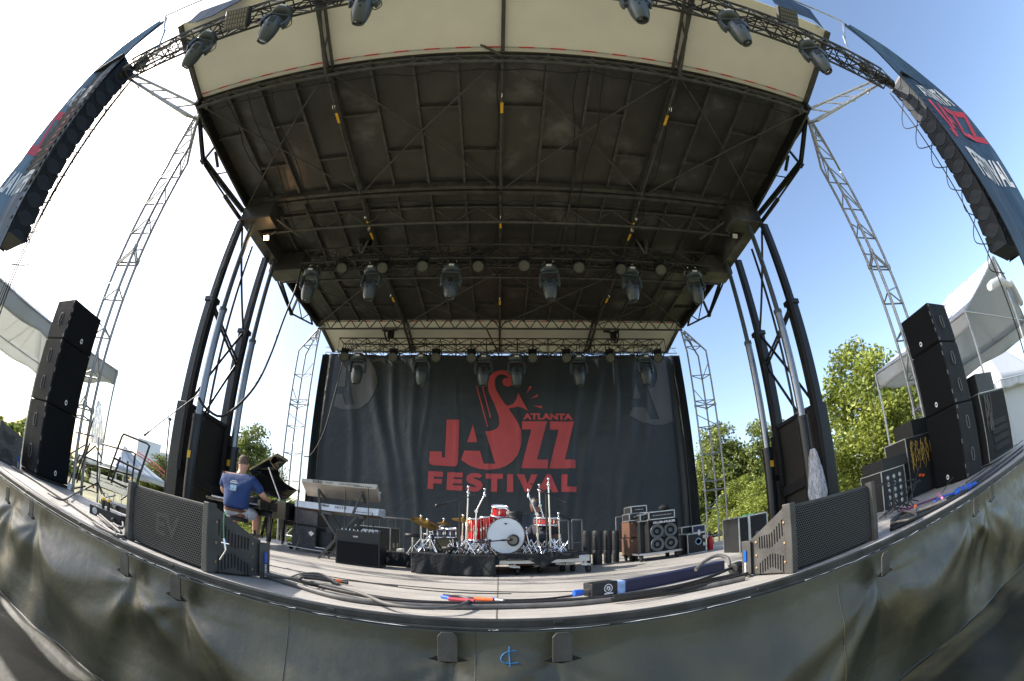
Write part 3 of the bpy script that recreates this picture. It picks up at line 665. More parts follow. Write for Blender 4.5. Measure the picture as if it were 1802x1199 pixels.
def place_head(loc, rz, tilt, label, group, sc, first):
    t = head0 if first else dup(head0)
    t.location = loc; t.rotation_euler = (0, 0, rz); t.scale = (sc,) * 3; t['label'] = label; t['group'] = group
    hk = [c for c in kids(t) if c.name.startswith("head")]
    for h in hk: h.rotation_euler = tilt
    return t
names6 = ["leftmost", "second from the left", "third from the left", "third from the right", "second from the right", "rightmost"]
first = True
for i, px in enumerate((547, 654, 794, 967, 1110, 1221)):
    x = at(px, 490, y=9.0).x
    place_head((x, 9.0, 6.68), R((8, -4, 3, -6, 5, -10)[i]), (R((4, 2, -3, 3, 5, 6)[i]), 0, 0), f"dark moving head spotlight on the middle truss, {names6[i]}", "spotlights on the middle truss", 1.06, first); first = False
for i, px in enumerate((630, 743, 851, 909, 1018, 1134)):
    x = at(px, 650, y=13.7).x
    place_head((x, 13.65, 6.28), R((5, -5, 2, 0, -3, 6)[i]), (R((3, 4, 0, 2, 1, 4)[i]), 0, 0), f"dark moving head spotlight in front of the backdrop, {names6[i]}", "spotlights in front of the backdrop", 1.22, False)
for i, (px, py) in enumerate(((345, 72), (478, 5), (638, -18), (1122, -20), (1298, -8), (1440, 68))):
    x = x_for(px, 2.08, 6.62)
    place_head((x, 2.1, 7.05), R((35, 25, 10, -12, -20, -30)[i]), (R((34, 30, 38, 20, 16, 12)[i]), R((10, 5, 0, 0, -5, -5)[i]), 0), f"dark moving head spotlight on the front roof truss, {names6[i]}", "spotlights on the front roof truss", 0.92, False)
def make_wash():
    t = thing("wash_light", "", "wash light", (0, 0, 0))
    mb = MB(); mb.box((0, 0, -.03), (.2, .15, .08)); mb.tube((0, 0, 0), (0, 0, .1), .015)
    for s in (-1, 1): mb.box((s * .13, 0, -.14), (.02, .07, .2))
    mb.build("yoke", M['plastic'], t, local=True, bevel=.008)
    mb = MB(); mb.lathe([(.05, .12), (.105, .08), (.118, -.04), (.118, -.075), (.108, -.075), (.105, -.06)], (0, 0, 0), ax=(0, .86, .5), n=24)
    h = mb.build("lamp_head", M['plastic'], t, local=True); h.location = (0, 0, -.2)
    mb = MB(); mb.lathe([(0, -.062), (.1, -.063)], (0, 0, 0), ax=(0, .86, .5), n=24)
    mb.build("led_face", M['leds'], h, local=True)
    mb = MB(); ax = Vector((0, .86, .5)).normalized(); u = Vector((1, 0, 0)); v = ax.cross(u)
    for ring, cnt in ((.03, 6), (.06, 12), (.088, 18)):
        for k in range(cnt):
            c = u * ring * math.cos(6.283 * k / cnt) + v * ring * math.sin(6.283 * k / cnt) - ax * .066; mb.lathe([(.004, -.004), (.009, 0)], c, ax=ax, n=6)
    mb.build("led_lens", M['plastic'], h, local=True)
    return t
wash0 = make_wash(); kid_map[wash0.name] = kids(wash0)
first = True
ord8 = ["first from the left", "second from the left", "third from the left", "fourth from the left", "fourth from the right", "third from the right", "second from the right", "last on the right"]
for i, px in enumerate((605, 676, 745, 842, 922, 1017, 1089, 1159)):
    t = wash0 if first else dup(wash0); first = False
    t.location = (at(px, 460, y=8.8).x, 8.78, 6.83); t.scale = (1.25,) * 3; t.rotation_euler = (R((-5, 3, 0, 4, -3, 2, 5, -4)[i]), 0, R((20, 5, 8, 0, -4, -8, 10, -20)[i]))
    t['label'] = f"small round LED wash light on the middle truss, {ord8[i]}"; t['group'] = "LED wash lights on the middle truss"
for i, px in enumerate((607, 693, 768, 830, 937, 996, 1072, 1157)):
    t = dup(wash0); t.location = (at(px, 625, y=13.55).x, 13.5, 6.45); t.scale = (1.45,) * 3; t.rotation_euler = (R(-12), 0, R((25, 8, 6, 0, -4, -6, -8, -25)[i]))
    t['label'] = f"small round LED wash light above the backdrop, {ord8[i]}"; t['group'] = "LED wash lights above the backdrop"
def hoist(px, py, y, tag_, tilt):
    c = at(px, py, y=y); t = thing("chain_hoist", tag_, "chain hoist", c)
    mb = MB(); ax = Vector((math.cos(tilt), 0, math.sin(tilt)))
    mb.lathe([(.06, -.3), (.1, -.28), (.105, -.1), (.115, -.08), (.115, .06), (.1, .08), (.1, .26), (.07, .28)], c, ax=ax, n=18); mb.build("motor_body", M['case_black'], t)
    mb = MB(); mb.lathe([(.118, -.08), (.118, .08)], c, ax=ax, n=18); mb.build("motor_band", M['alu'], t)
    mb = MB(); mb.tube(c, (c.x, c.y, ceil_z(y) - .1 if y < 13 else 7.4), .012, n=6); mb.build("chain", M['chrome'], t)
    mb = MB(); lo = c.z - (.75 if y < 12 else .65); mb.path([(c.x - .06, y, c.z - .1), (c.x - .12, y - .26, c.z - .3), (c.x + .02, y - .28, lo)], .03, 6); mb.path([(c.x + .08, y, c.z - .1), (c.x + .16, y - .26, c.z - .3), (c.x + .06, y - .28, lo)], .03, 6); mb.build("sling", M['cable_grey'] if y < 12 else M['rubber'], t)
    mb = MB(); mb.box((c.x + .05, y, c.z - .25), (.22, .16, .3)); mb.build("chain_bag", M['cloth_black'], t, bevel=.03)
hoist(646, 417, 9.0, "silver and black chain hoist above the left half of the middle truss", .55)
hoist(1120, 418, 9.0, "silver and black chain hoist above the right half of the middle truss", .1)
hoist(687, 578, 13.75, "chain hoist with a cable loop above the left half of the rear truss", .1)
hoist(1076, 581, 13.75, "chain hoist above the right half of the rear truss", -.05)
M['lamp_on'] = mat("lit_halogen", (1, .6, .25), .4, 0, 0, emit=(1.0, 0.55, 0.18, 14.0))
M['lamp_off'] = mat("unlit_halogen", (.55, .55, .5), .25, 0, .2)
for px, py, on in ((471, 419, True), (1291, 416, False)):
    c = at(px, py, y=7.6); s = -1 if on else 1
    t = thing("flood_lamp", "lit orange halogen flood lamp at the left end of the roof" if on else "unlit halogen flood lamp at the right end of the roof", "flood lamp", c)
    MB().box(c, (.17, .11, .14), Matrix.Rotation(R(35), 3, 'X')).build("housing", M['case_black'], t, bevel=.01)
    f = Vector((0, -.065, -.045)); MB().box(c + f, (.14, .012, .11), Matrix.Rotation(R(35), 3, 'X')).build("lamp_glass", M['lamp_on'] if on else M['lamp_off'], t)
    MB().bar(c + Vector((0, .03, .05)), c + Vector((-s * .1, .1, .28)), .03).build("bracket", M['alu'], t)
    if on:
        ld = bpy.data.lights.new("flood_lamp_light", 'POINT'); ld.energy = 4; ld.color = (1, .55, .22); ld.shadow_soft_size = .06
        lo = bpy.data.objects.new("flood_lamp_light", ld); C.objects.link(lo); lo.parent = t; lo.location = (0, -.14, -.08)
for px, py, s in ((418, 33, -1), (1386, 30, 1)):
    c = at(px, py, y=1.84); t = thing("led_panel_light", f"flat LED panel light on top of the front truss, near its {'left' if s < 0 else 'right'} end", "panel light", c)
    RM = Matrix.Rotation(R(-20 * s), 3, 'Y') @ Matrix.Rotation(R(58), 3, 'X')
    MB().box(c, (.62, .08, .36), RM).build("panel_body", M['case_black'], t, bevel=.012)
    mb = MB()
    for i in range(8):
        for j in range(4):
            q = c + RM @ Vector((-.25 + i * .0715, -.045, -.12 + j * .08)); mb.box(q, (.05, .01, .055), RM)
    mb.build("led_cell", M['leds'], t)

# ------------------------------------------------------------------ line arrays
M['array2'] = mat('line_array_edge', (0.024, 0.030, 0.040), 0.6, 0, 0.2, 6, spec=.25)
M['array'] = mat("line_array_paint", (0.012, 0.016, 0.022), 0.6, 0, 0.25, 6, 0.1, 60, spec=.25)
def make_array_box():
    t = thing("line_array_speaker", "", "speaker", (0, 0, 0)); H = .355
    mb = MB(); w_ = .62
    mb.hexa([(-w_, -.26, -H / 2), (w_, -.26, -H / 2), (w_, .26, -H / 2 + .04), (-w_, .26, -H / 2 + .04)], [(-w_, -.26, H / 2), (w_, -.26, H / 2), (w_, .26, H / 2 - .04), (-w_, .26, H / 2 - .04)])
    mb.build("cabinet", M['array'], t, local=True, bevel=.012)
    for s in (-1, 1):
        for e in (-1, 1):
            mb = MB(); pts = [(s * (w_ - .004), -.24 + .46 * u, e * (H / 2 - .135 * math.sin(u * math.pi))) for u in [k / 12 for k in range(13)]]
            mb.slab(pts, (s * .016, 0, 0)); mb.build("side_arch", M['array2'], t, local=True)
        mb = MB(); mb.box((s * (w_ + .004), -.02, 0), (.012, .12, .03)); mb.build("rigging_bar", M['array'], t, local=True)
    mb = MB()
    for k in range(2):
        z = -.09 + k * .18
        mb.slab([(-.5, -.11, z - .07), (.5, -.11, z - .07), (.5, -.17, z + .0), (.5, -.11, z + .07), (-.5, -.11, z + .07), (-.5, -.17, z)][0:0] or [(-.5, -.262, z - .075), (-.5, -.30, z), (-.5, -.262, z + .075)], (1.0, 0, 0))
    mb.build("horn_grille", M['speaker_box'], t, local=True)
    return t
ab = make_array_box(); kid_map[ab.name] = kids(ab); first = True
ords = ["topmost", "second from the top", "third from the top", "fourth from the top", "fifth from the top", "sixth from the top", "sixth from the bottom", "fifth from the bottom", "fourth from the bottom", "third from the bottom", "second from the bottom", "lowest"]
for s, side, xi in ((-1, "left", -8.02), (1, "right", 8.72)):
    z = 7.68
    for k in range(12):
        t = ab if first else dup(ab); first = False
        tilt = 0.012 * k
        t.location = (xi + s * .62, 2.16 + (.002 * k * k) * .6, z); t.rotation_euler = (tilt, 0, 0); z -= .372; t.scale = (1, 1, 1.06)
        t['label'] = f"black line array speaker box hanging on the {side}, {ords[k]} of twelve"; t['group'] = f"hanging line array on the {side}"
    rig = thing("rigging_frame", f"black steel rigging frame on top of the {side} hanging speakers", "rigging frame", (xi + s * .62, 2.2, 7.95))
    mb = MB(); mb.box((xi + s * .62, 2.1, 7.92), (1.2, .7, .08)); mb.box((xi + s * .62, 2.2, 8.05), (.12, .5, .2)); mb.build("frame_beam", M['black_metal'], rig, bevel=.01)
    random.seed(5 + s)
    for q in range(7):
        z0 = 7.4 - q * .62; d_ = random.uniform(.2, .42); cb = MB()
        cb.path([(xi + s * .02, 2.42, z0), (xi - s * .04, 2.42 + d_ * .8, z0 - .25), (xi - s * .06, 2.42 + d_, z0 - .5), (xi - s * .03, 2.44, z0 - .72)], .012, 5)
        o = cb.build("speaker_cable", M['rubber'], rig)
    mb = MB()
    for q in range(4 if s < 0 else 1): mb.path([(xi + s * .1 * q, 2.5, 7.9), (xi + s * (.05 * q + .1), 2.62, 5.5), (xi + s * (.15 * q + .2), 2.7, 3.0), (xi + s * (.3 * q + .5), 2.8, 0.2)], .016 if q < 2 else .008, 5)
    mb.build("drop_cable", M['rubber'], rig)

# ------------------------------------------------------------------ printed mesh banners beside the line arrays
def text_mesh(s, bold=0.02):
    cu = bpy.data.curves.new("t", 'FONT'); cu.body = s; cu.offset = bold; cu.resolution_u = 3
    o = bpy.data.objects.new("t", cu); C.objects.link(o); bpy.context.view_layer.update()
    me = bpy.data.meshes.new_from_object(o.evaluated_get(bpy.context.evaluated_depsgraph_get()))
    vs = [v.co.copy() for v in me.vertices]; fs = [tuple(p.vertices) for p in me.polygons]
    bpy.data.objects.remove(o); bpy.data.curves.remove(cu); bpy.data.meshes.remove(me)
    x0 = min(v.x for v in vs); x1 = max(v.x for v in vs); y0 = min(v.y for v in vs); y1 = max(v.y for v in vs)
    return [((v.x - x0) / (x1 - x0), (v.y - y0) / (y1 - y0)) for v in vs], fs, (x1 - x0) / (y1 - y0)
def banner_mat():
    m, t, b = new_mat("navy_scrim"); N = t.nodes; L = t.links
    tc = N.new("ShaderNodeTexCoord"); mp = N.new("ShaderNodeMapping"); mp.inputs["Scale"].default_value = (3, 3, .5); L.new(tc.outputs["Object"], mp.inputs[0])
    n = N.new("ShaderNodeTexNoise"); n.inputs["Scale"].default_value = 1.3; n.inputs["Detail"].default_value = 6; L.new(mp.outputs[0], n.inputs["Vector"])
    cr = N.new("ShaderNodeValToRGB"); cr.color_ramp.elements[0].position = .35; cr.color_ramp.elements[0].color = (.018, .045, .085, 1); cr.color_ramp.elements[1].position = .7; cr.color_ramp.elements[1].color = (.05, .10, .17, 1)
    L.new(n.outputs[0], cr.inputs[0]); L.new(cr.outputs[0], b.inputs["Base Color"]); b.inputs["Roughness"].default_value = .55
    bp = N.new("ShaderNodeBump"); bp.inputs["Strength"].default_value = .5; bp.inputs["Distance"].default_value = .05; L.new(n.outputs[0], bp.inputs["Height"]); L.new(bp.outputs[0], b.inputs["Normal"])
    tr = N.new("ShaderNodeBsdfTranslucent"); tr.inputs[0].default_value = (.06, .12, .2, 1); mx = N.new("ShaderNodeMixShader"); mx.inputs[0].default_value = .3
    L.new(b.outputs[0], mx.inputs[1]); L.new(tr.outputs[0], mx.inputs[2]); L.new(mx.outputs[0], N["Material Output"].inputs[0])
    return m
M['banner'] = banner_mat()
M['print_white'] = mat("white_print", (.6, .62, .66), .6, 0, .1, 5); M['print_red'] = mat("red_print", (.42, .03, .06), .6, 0, .15, 5)
def banner(label, rows, texts):
    """rows: (inner point, outer point) from top to bottom; cloth lofted between them"""
    rows = [(Vector(a), Vector(b)) for a, b in rows]; n = len(rows)
    def S(u, v):
        f = min(max(v, 0), 1) * (n - 1); i = min(int(f), n - 2); t = f - i
        t2 = t * t * (3 - 2 * t)
        a = rows[i][0].lerp(rows[i + 1][0], t); b = rows[i][1].lerp(rows[i + 1][1], t)
        p = a.lerp(b, u); p.y += .05 * math.sin(u * 9 + v * 4) * u * (1 - u) * 4 + .10 * math.sin(math.pi * u) ; return p
    t = thing("scrim_banner", label, "banner", rows[-1][0])
    mb = MB(); nu, nv_ = 28, 60
    vs = [S(i / nu, j / nv_) for i in range(nu + 1) for j in range(nv_ + 1)]
    mb.add(vs, [(i * (nv_ + 1) + j, (i + 1) * (nv_ + 1) + j, (i + 1) * (nv_ + 1) + j + 1, i * (nv_ + 1) + j + 1) for i in range(nu) for j in range(nv_)], 0, True)
    o = mb.build("scrim_cloth", M['banner'], t)
    mb = MB(); mb.path([S(0, j / 30) + Vector((0, .01, 0)) for j in range(31)], .018, 6, sub=1); mb.build("hem_cord", M['array'], t)
    for s_, m_, u0, u1, v0, v1, rot in texts:
        uv, fs, asp = text_mesh(s_, .03); mb = MB(); vs = []
        for a, b in uv:
            if rot: a, b = b, 1 - a
            p = S(u0 + (u1 - u0) * a, v0 + (v1 - v0) * (1 - b)); vs.append(p + Vector((0, -.018, 0)))
        mb.add(vs, fs, 0); mb.build("printed_lettering", m_, t)
    return t
z_ = CAM.z
Lr = [((-7.32, 1.68, 8.95), (-7.6, 1.66, 8.97)), ((-7.75, 1.75, 8.1), (-8.6, 1.70, 8.6)), ((-8.0, 1.83, 7.35), (-9.3, 1.75, 7.9)), ((-8.0, 1.9, 6.3), (-9.5, 1.78, 6.7)), ((-8.0, 2.0, 5.0), (-9.6, 1.76, 5.2)), ((-8.0, 2.0, 4.0), (-9.7, 1.62, 4.2)), ((-8.05, 2.06, 3.2), (-9.8, 1.6, 3.2)), ((-8.1, 2.06, 2.3), (-9.9, 1.6, 2.2)), ((-8.1, 2.06, .4), (-9.9, 1.6, .3))]  # last row is out of view, added to shade the tarp on the ground
Rr_ = [((7.35, 1.62, 9.0), (7.6, 1.6, 9.0)), ((7.9, 1.70, 8.2), (8.9, 1.6, 8.85)), ((8.5, 1.85, 7.75), (9.9, 1.58, 8.3)), ((8.66, 1.88, 7.2), (10.7, 1.44, 7.1)), ((8.68, 1.89, 6.2), (11.1, 1.46, 6.0)), ((8.68, 1.89, 4.7), (11.1, 1.5, 4.7)), ((8.66, 1.88, 3.6), (11.0, 1.56, 3.4)), ((8.6, 1.88, 2.6), (10.8, 1.6, 2.4)), ((8.5, 1.88, 1.7), (10.6, 1.6, 1.4))]
TX = [("ATLANTA", M['print_white'], .25, .9, .30, .36, False), ("JAZZ", M['print_red'], .15, .95, .38, .52, False), ("FESTIVAL", M['print_white'], .2, .92, .54, .61, False)]
banner("long navy mesh banner hanging outside the left line array, with pale lettering", Lr, TX)
banner("long navy mesh banner hanging outside the right line array, with red and white lettering", Rr_, TX)
# small printed banners on top of the front flap
for s in (-1, 1):
    mb = MB(); pts = [at(px, py, y=1.86) for px, py in ([(330, 42), (352, 22), (400, 5), (440, -10), (420, 4), (372, 30), (345, 40)] if s < 0 else [(1350, -8), (1392, 2), (1425, 18), (1452, 56), (1428, 34), (1395, 22), (1362, 6)])]
    mb.slab(pts, (0, -.02, .02)); o = mb.build("flap_banner", M['banner'], loc=pts[0]); tag(o, f"small blue printed banner tied to the top {'left' if s < 0 else 'right'} corner of the roof", "banner")

# ------------------------------------------------------------------ backdrop
BY = 15.2
def bf(x, z):
    e = abs(x) / 6.8; d = 0.0
    d += .05 * math.sin(x * 1.7 + .5 * math.sin(z * .8)) * (.4 + e)
    for i, (c, sl, a, wd) in enumerate(((-5.6, .10, .10, .16), (-4.7, .22, .13, .2), (-4.0, .15, .09, .12), (-3.2, .08, .10, .14), (-2.6, -.05, .05, .08), (-1.6, .03, .04, .06), (-.6, .06, .035, .07), (.7, -.02, .04, .07), (1.9, -.07, .05, .07), (2.9, -.14, .10, .14), (3.6, -.2, .11, .16), (4.3, -.1, .08, .1), (5.0, -.16, .10, .14), (5.7, -.2, .08, .12))):
        xc = c - sl * (z - 6) - .06 * math.sin(z * 1.3 + i); fade = .3 + .7 * math.exp(-((z - 3.2 - (i % 3)) / 2.4) ** 2)
        d += a * .6 * fade * math.exp(-((x - xc) / wd) ** 2) - a * .3 * fade * math.exp(-((x - xc - wd * 1.7) / (wd * 1.3)) ** 2)
    for zc in (5.6, 3.9, 2.2, .9): d += .014 * math.exp(-((z - zc - .02 * math.sin(x * 2)) / .045) ** 2)
    if e > .93: d += .1 * math.sin(x * 16) * (e - .93) * 8
    return d
def backdrop_mat():
    m, t, b = new_mat("charcoal_backdrop_mesh"); N = t.nodes; L = t.links
    tc = N.new("ShaderNodeTexCoord")
    n = N.new("ShaderNodeTexNoise"); n.inputs["Scale"].default_value = .8; n.inputs["Detail"].default_value = 8; L.new(tc.outputs["Object"], n.inputs["Vector"])
    cr = N.new("ShaderNodeValToRGB"); cr.color_ramp.elements[0].position = .3; cr.color_ramp.elements[0].color = (.022, .030, .040, 1); cr.color_ramp.elements[1].position = .7; cr.color_ramp.elements[1].color = (.037, .047, .060, 1)
    L.new(n.outputs[0], cr.inputs[0]); L.new(cr.outputs[0], b.inputs["Base Color"]); b.inputs["Roughness"].default_value = .5
    v = N.new("ShaderNodeTexVoronoi"); v.feature = 'DISTANCE_TO_EDGE'; v.inputs["Scale"].default_value = 1.1; L.new(tc.outputs["Object"], v.inputs["Vector"])
    n2 = N.new("ShaderNodeTexNoise"); n2.inputs["Scale"].default_value = 3.5; n2.inputs["Detail"].default_value = 7; n2.inputs["Distortion"].default_value = .6; L.new(tc.outputs["Object"], n2.inputs["Vector"])
    bp = N.new("ShaderNodeBump"); bp.inputs["Strength"].default_value = .45; bp.inputs["Distance"].default_value = .06; L.new(n2.outputs[0], bp.inputs["Height"])
    bp2 = N.new("ShaderNodeBump"); bp2.inputs["Strength"].default_value = .12; bp2.inputs["Distance"].default_value = .04; L.new(v.outputs[0], bp2.inputs["Height"]); L.new(bp.outputs[0], bp2.inputs["Normal"]); L.new(bp2.outputs[0], b.inputs["Normal"])
    return m
M['backdrop'] = backdrop_mat()
M['red_logo'] = mat("red_logo_print", (.52, .075, .085), .55, 0, .12, 1.2, .25, 6)
M['grey_logo'] = mat("grey_logo_print", (.095, .098, .108), .55, 0, .12, 1.2, .25, 6)
bd = thing("stage_backdrop", "huge dark cloth backdrop with the red ATLANTA JAZZ FESTIVAL logo at the rear of the stage", "backdrop", (0, BY, 0))
gx0, gx1, gz0, gz1, gs, gzs = -6.9, 7.05, -.35, 7.02, .06, .12
nxb = int(round((gx1 - gx0) / gs)); nzb = int(round((gz1 - gz0) / gzs)); gzs = (gz1 - gz0) / nzb; gs = (gx1 - gx0) / nxb
vs = [(gx0 + i * gs, BY - bf(gx0 + i * gs, gz0 + j * gzs), gz0 + j * gzs) for i in range(nxb + 1) for j in range(nzb + 1)]
fsb = [(i * (nzb + 1) + j, (i + 1) * (nzb + 1) + j, (i + 1) * (nzb + 1) + j + 1, i * (nzb + 1) + j + 1) for i in range(nxb) for j in range(nzb)]
MB().add(vs, fsb, 0, True).build("backdrop_cloth", M['backdrop'], bd)
def printed(name, m_, polys, holes=None, flatv=None, off=.022):
    bm = bmesh.new()
    if flatv:
        bv = [bm.verts.new((p.x, 0, p.z)) for p in flatv[0]]
        for f in flatv[1]:
            try: bm.faces.new([bv[i] for i in f])
            except ValueError: pass
    for k, P in enumerate(polys or []):
        loops = [[Vector((p.x, 0, p.z)) for p in P]] + [[Vector((p.x, 0, p.z)) for p in h] for h in (holes or {}).get(k, [])]
        allv = [v for l in loops for v in l]; bv = [bm.verts.new(v) for v in allv]
        for tri in tessellate_polygon(loops):
            try: bm.faces.new([bv[i] for i in tri])
            except ValueError: pass
    xs = [v.co.x for v in bm.verts]; zs = [v.co.z for v in bm.verts]
    for i in range(int((min(xs) - gx0) / gs), int((max(xs) - gx0) / gs) + 2):
        bmesh.ops.bisect_plane(bm, geom=bm.verts[:] + bm.edges[:] + bm.faces[:], plane_co=(gx0 + i * gs, 0, 0), plane_no=(1, 0, 0))
    for j in range(int((min(zs) - gz0) / gzs), int((max(zs) - gz0) / gzs) + 2):
        bmesh.ops.bisect_plane(bm, geom=bm.verts[:] + bm.edges[:] + bm.faces[:], plane_co=(0, 0, gz0 + j * gzs), plane_no=(0, 0, 1))
    for v in bm.verts: v.co.y = BY - bf(v.co.x, v.co.z) - off
    for f in bm.faces:
        f.smooth = True
        f.normal_update()
        if f.normal.y > 0: f.normal_flip()
    me = bpy.data.meshes.new(name)
    for v in bm.verts: v.co -= Vector((0, BY, 0))
    bm.to_mesh(me); bm.free(); me.materials.append(m_)
    o = bpy.data.objects.new(name, me); C.objects.link(o); o.parent = bd; o['_o'] = [0, BY, 0]
    return o
def Lp(pts, sc=4.997, ox=740, oy=640): return [at(ox + a / sc, oy + b / sc, y=BY - .05) for a, b in pts]
J = Lp([(230, 490), (343, 493), (328, 870), (318, 893), (300, 904), (105, 893), (85, 882), (75, 860), (82, 770), (187, 772), (188, 825), (214, 825)])
A1 = Lp([(461, 532), (410, 688), (498, 688)])
BODY = Lp([(570, 596), (640, 585), (680, 560), (693, 530), (690, 470), (660, 380), (625, 300), (598, 240), (590, 180), (600, 120), (625, 85), (665, 63), (720, 54), (775, 65), (805, 100), (815, 150), (808, 185), (785, 198), (755, 199), (732, 188), (720, 165), (722, 140), (740, 125), (775, 125), (750, 100), (715, 90), (680, 98), (655, 130), (652, 180), (665, 230), (700, 290), (740, 350), (765, 372), (820, 350), (845, 310), (858, 255), (945, 415), (900, 388), (850, 378), (775, 395), (820, 460), (860, 530), (885, 590), (890, 660), (880, 730), (855, 800), (810, 860), (750, 900), (690, 922), (600, 933), (520, 925), (440, 900), (355, 845), (385, 762), (522, 765), (556, 880), (658, 880)])
S1 = Lp([(487, 192), (497, 192), (595, 555), (586, 557)]); S2 = Lp([(534, 180), (545, 180), (620, 472), (611, 474)])
RY = [Lp(q) for q in ([(960, 197), (983, 205), (930, 264)], [(1030, 268), (1034, 290), (970, 310)], [(988, 370), (1070, 372), (1066, 396)])]
Z1 = Lp([(892, 508), (1112, 508), (1025, 843), (1122, 845), (1118, 922), (884, 920), (975, 580), (893, 578)])
Z2 = Lp([(1136, 508), (1350, 508), (1270, 843), (1366, 843), (1367, 918), (1132, 922), (1215, 580), (1136, 580)])
printed("logo_emblem", M['red_logo'], [A1, BODY, S1, S2] + RY)
printed("printed_word", M['red_logo'], [J, Z1, Z2])
FE = [Lp(q) for q in ([(70, 945), (197, 950), (195, 997), (118, 993), (116, 1012), (190, 1014), (186, 1056), (113, 1052), (110, 1103), (60, 1100)],
    [(235, 953), (371, 958), (370, 1000), (287, 998), (286, 1013), (365, 1016), (364, 1054), (283, 1052), (282, 1070), (369, 1072), (364, 1117), (227, 1110)],
    [(545, 985), (520, 1005), (490, 1000), (468, 998), (462, 1005), (490, 1018), (530, 1035), (547, 1065), (540, 1095), (510, 1120), (470, 1127), (425, 1120), (393, 1100), (420, 1065), (450, 1082), (480, 1086), (490, 1078), (460, 1062), (415, 1045), (400, 1020), (408, 985), (435, 965), (480, 960), (520, 968)],
    [(575, 967), (725, 970), (724, 1015), (675, 1014), (673, 1128), (620, 1126), (622, 1014), (573, 1012)], [(762, 972), (816, 972), (815, 1130), (760, 1130)],
    [(847, 972), (910, 973), (942, 1060), (975, 973), (1030, 974), (962, 1130), (920, 1130)],
    [(1108, 974), (1147, 974), (1214, 1130), (1155, 1130), (1146, 1105), (1098, 1105), (1087, 1130), (1030, 1130)], [(1242, 972), (1293, 973), (1290, 1080), (1375, 1082), (1373, 1128), (1240, 1127)])]
printed("printed_word", M['red_logo'], FE, {6: [Lp([(1122, 1030), (1137, 1072), (1108, 1072)])]})
uv, fs, asp = text_mesh("ATLANTA", .055)
printed("printed_word", M['red_logo'], None, flatv=([at(740 + (900 + 440 * u) / 4.997, 640 + (493 - 56 * v) / 4.997, y=BY - .05) for u, v in uv], fs))
q5 = lambda P: Lp(P, 3.997, 880, 600); q4 = lambda P: Lp(P, 3.997, 560, 600)
printed("grey_emblem", M['grey_logo'], [q5([(1040, 340), (1085, 320), (1108, 270), (1105, 210), (1080, 130), (1165, 130), (1200, 330), (1222, 560), (1160, 585), (1100, 592), (1010, 578), (905, 530), (935, 468), (1015, 468), (1055, 550), (1125, 550)]), q5([(948, 290), (990, 408), (932, 408)])])
printed("grey_emblem", M['grey_logo'], [q4([(340, 100), (400, 200), (415, 280), (400, 350), (350, 430), (290, 470), (230, 487), (160, 480), (110, 460), (130, 375), (172, 375), (190, 450), (250, 452), (225, 270), (240, 100)]), q4([(165, 150), (200, 200), (190, 325), (135, 325)]), q4([(365, 150), (430, 104), (460, 104), (470, 160), (430, 135)]), q4([(510, 130), (556, 133), (550, 150)])])
M['drape'] = mat('dark_blue_grey_drape', (.018, .024, .030), .7, 0, .3, 4, .5, 20)
# black drapes tied at both edges and the aluminium bar the cloth hangs from
for x0, x1 in ((-7.0, -6.62), (6.72, 7.15)):
    mb = MB(); n = 24; vs = []
    for i in range(n + 1):
        for j in range(31):
            z = -.4 + 7.3 * j / 30; k = (z + .4) / 7.3; x = x0 + (x1 - x0) * i / n * (1 - .25 * k) + (.08 if x0 < 0 else -.02) * k
            vs.append((x, BY - .22 + .06 * math.sin(i * 1.6 + k * 1.5), z))
    mb.add(vs, [(i * 31 + j, (i + 1) * 31 + j, (i + 1) * 31 + j + 1, i * 31 + j + 1) for i in range(n) for j in range(30)], 0, True); mb.build("side_drape", M['drape'], bd)
mb = MB(); ladder(mb, -6.9, 7.0, BY - .05, 7.3, 7.08, 34, .022, .01); mb.build("hanging_bar", M['alu'], bd)
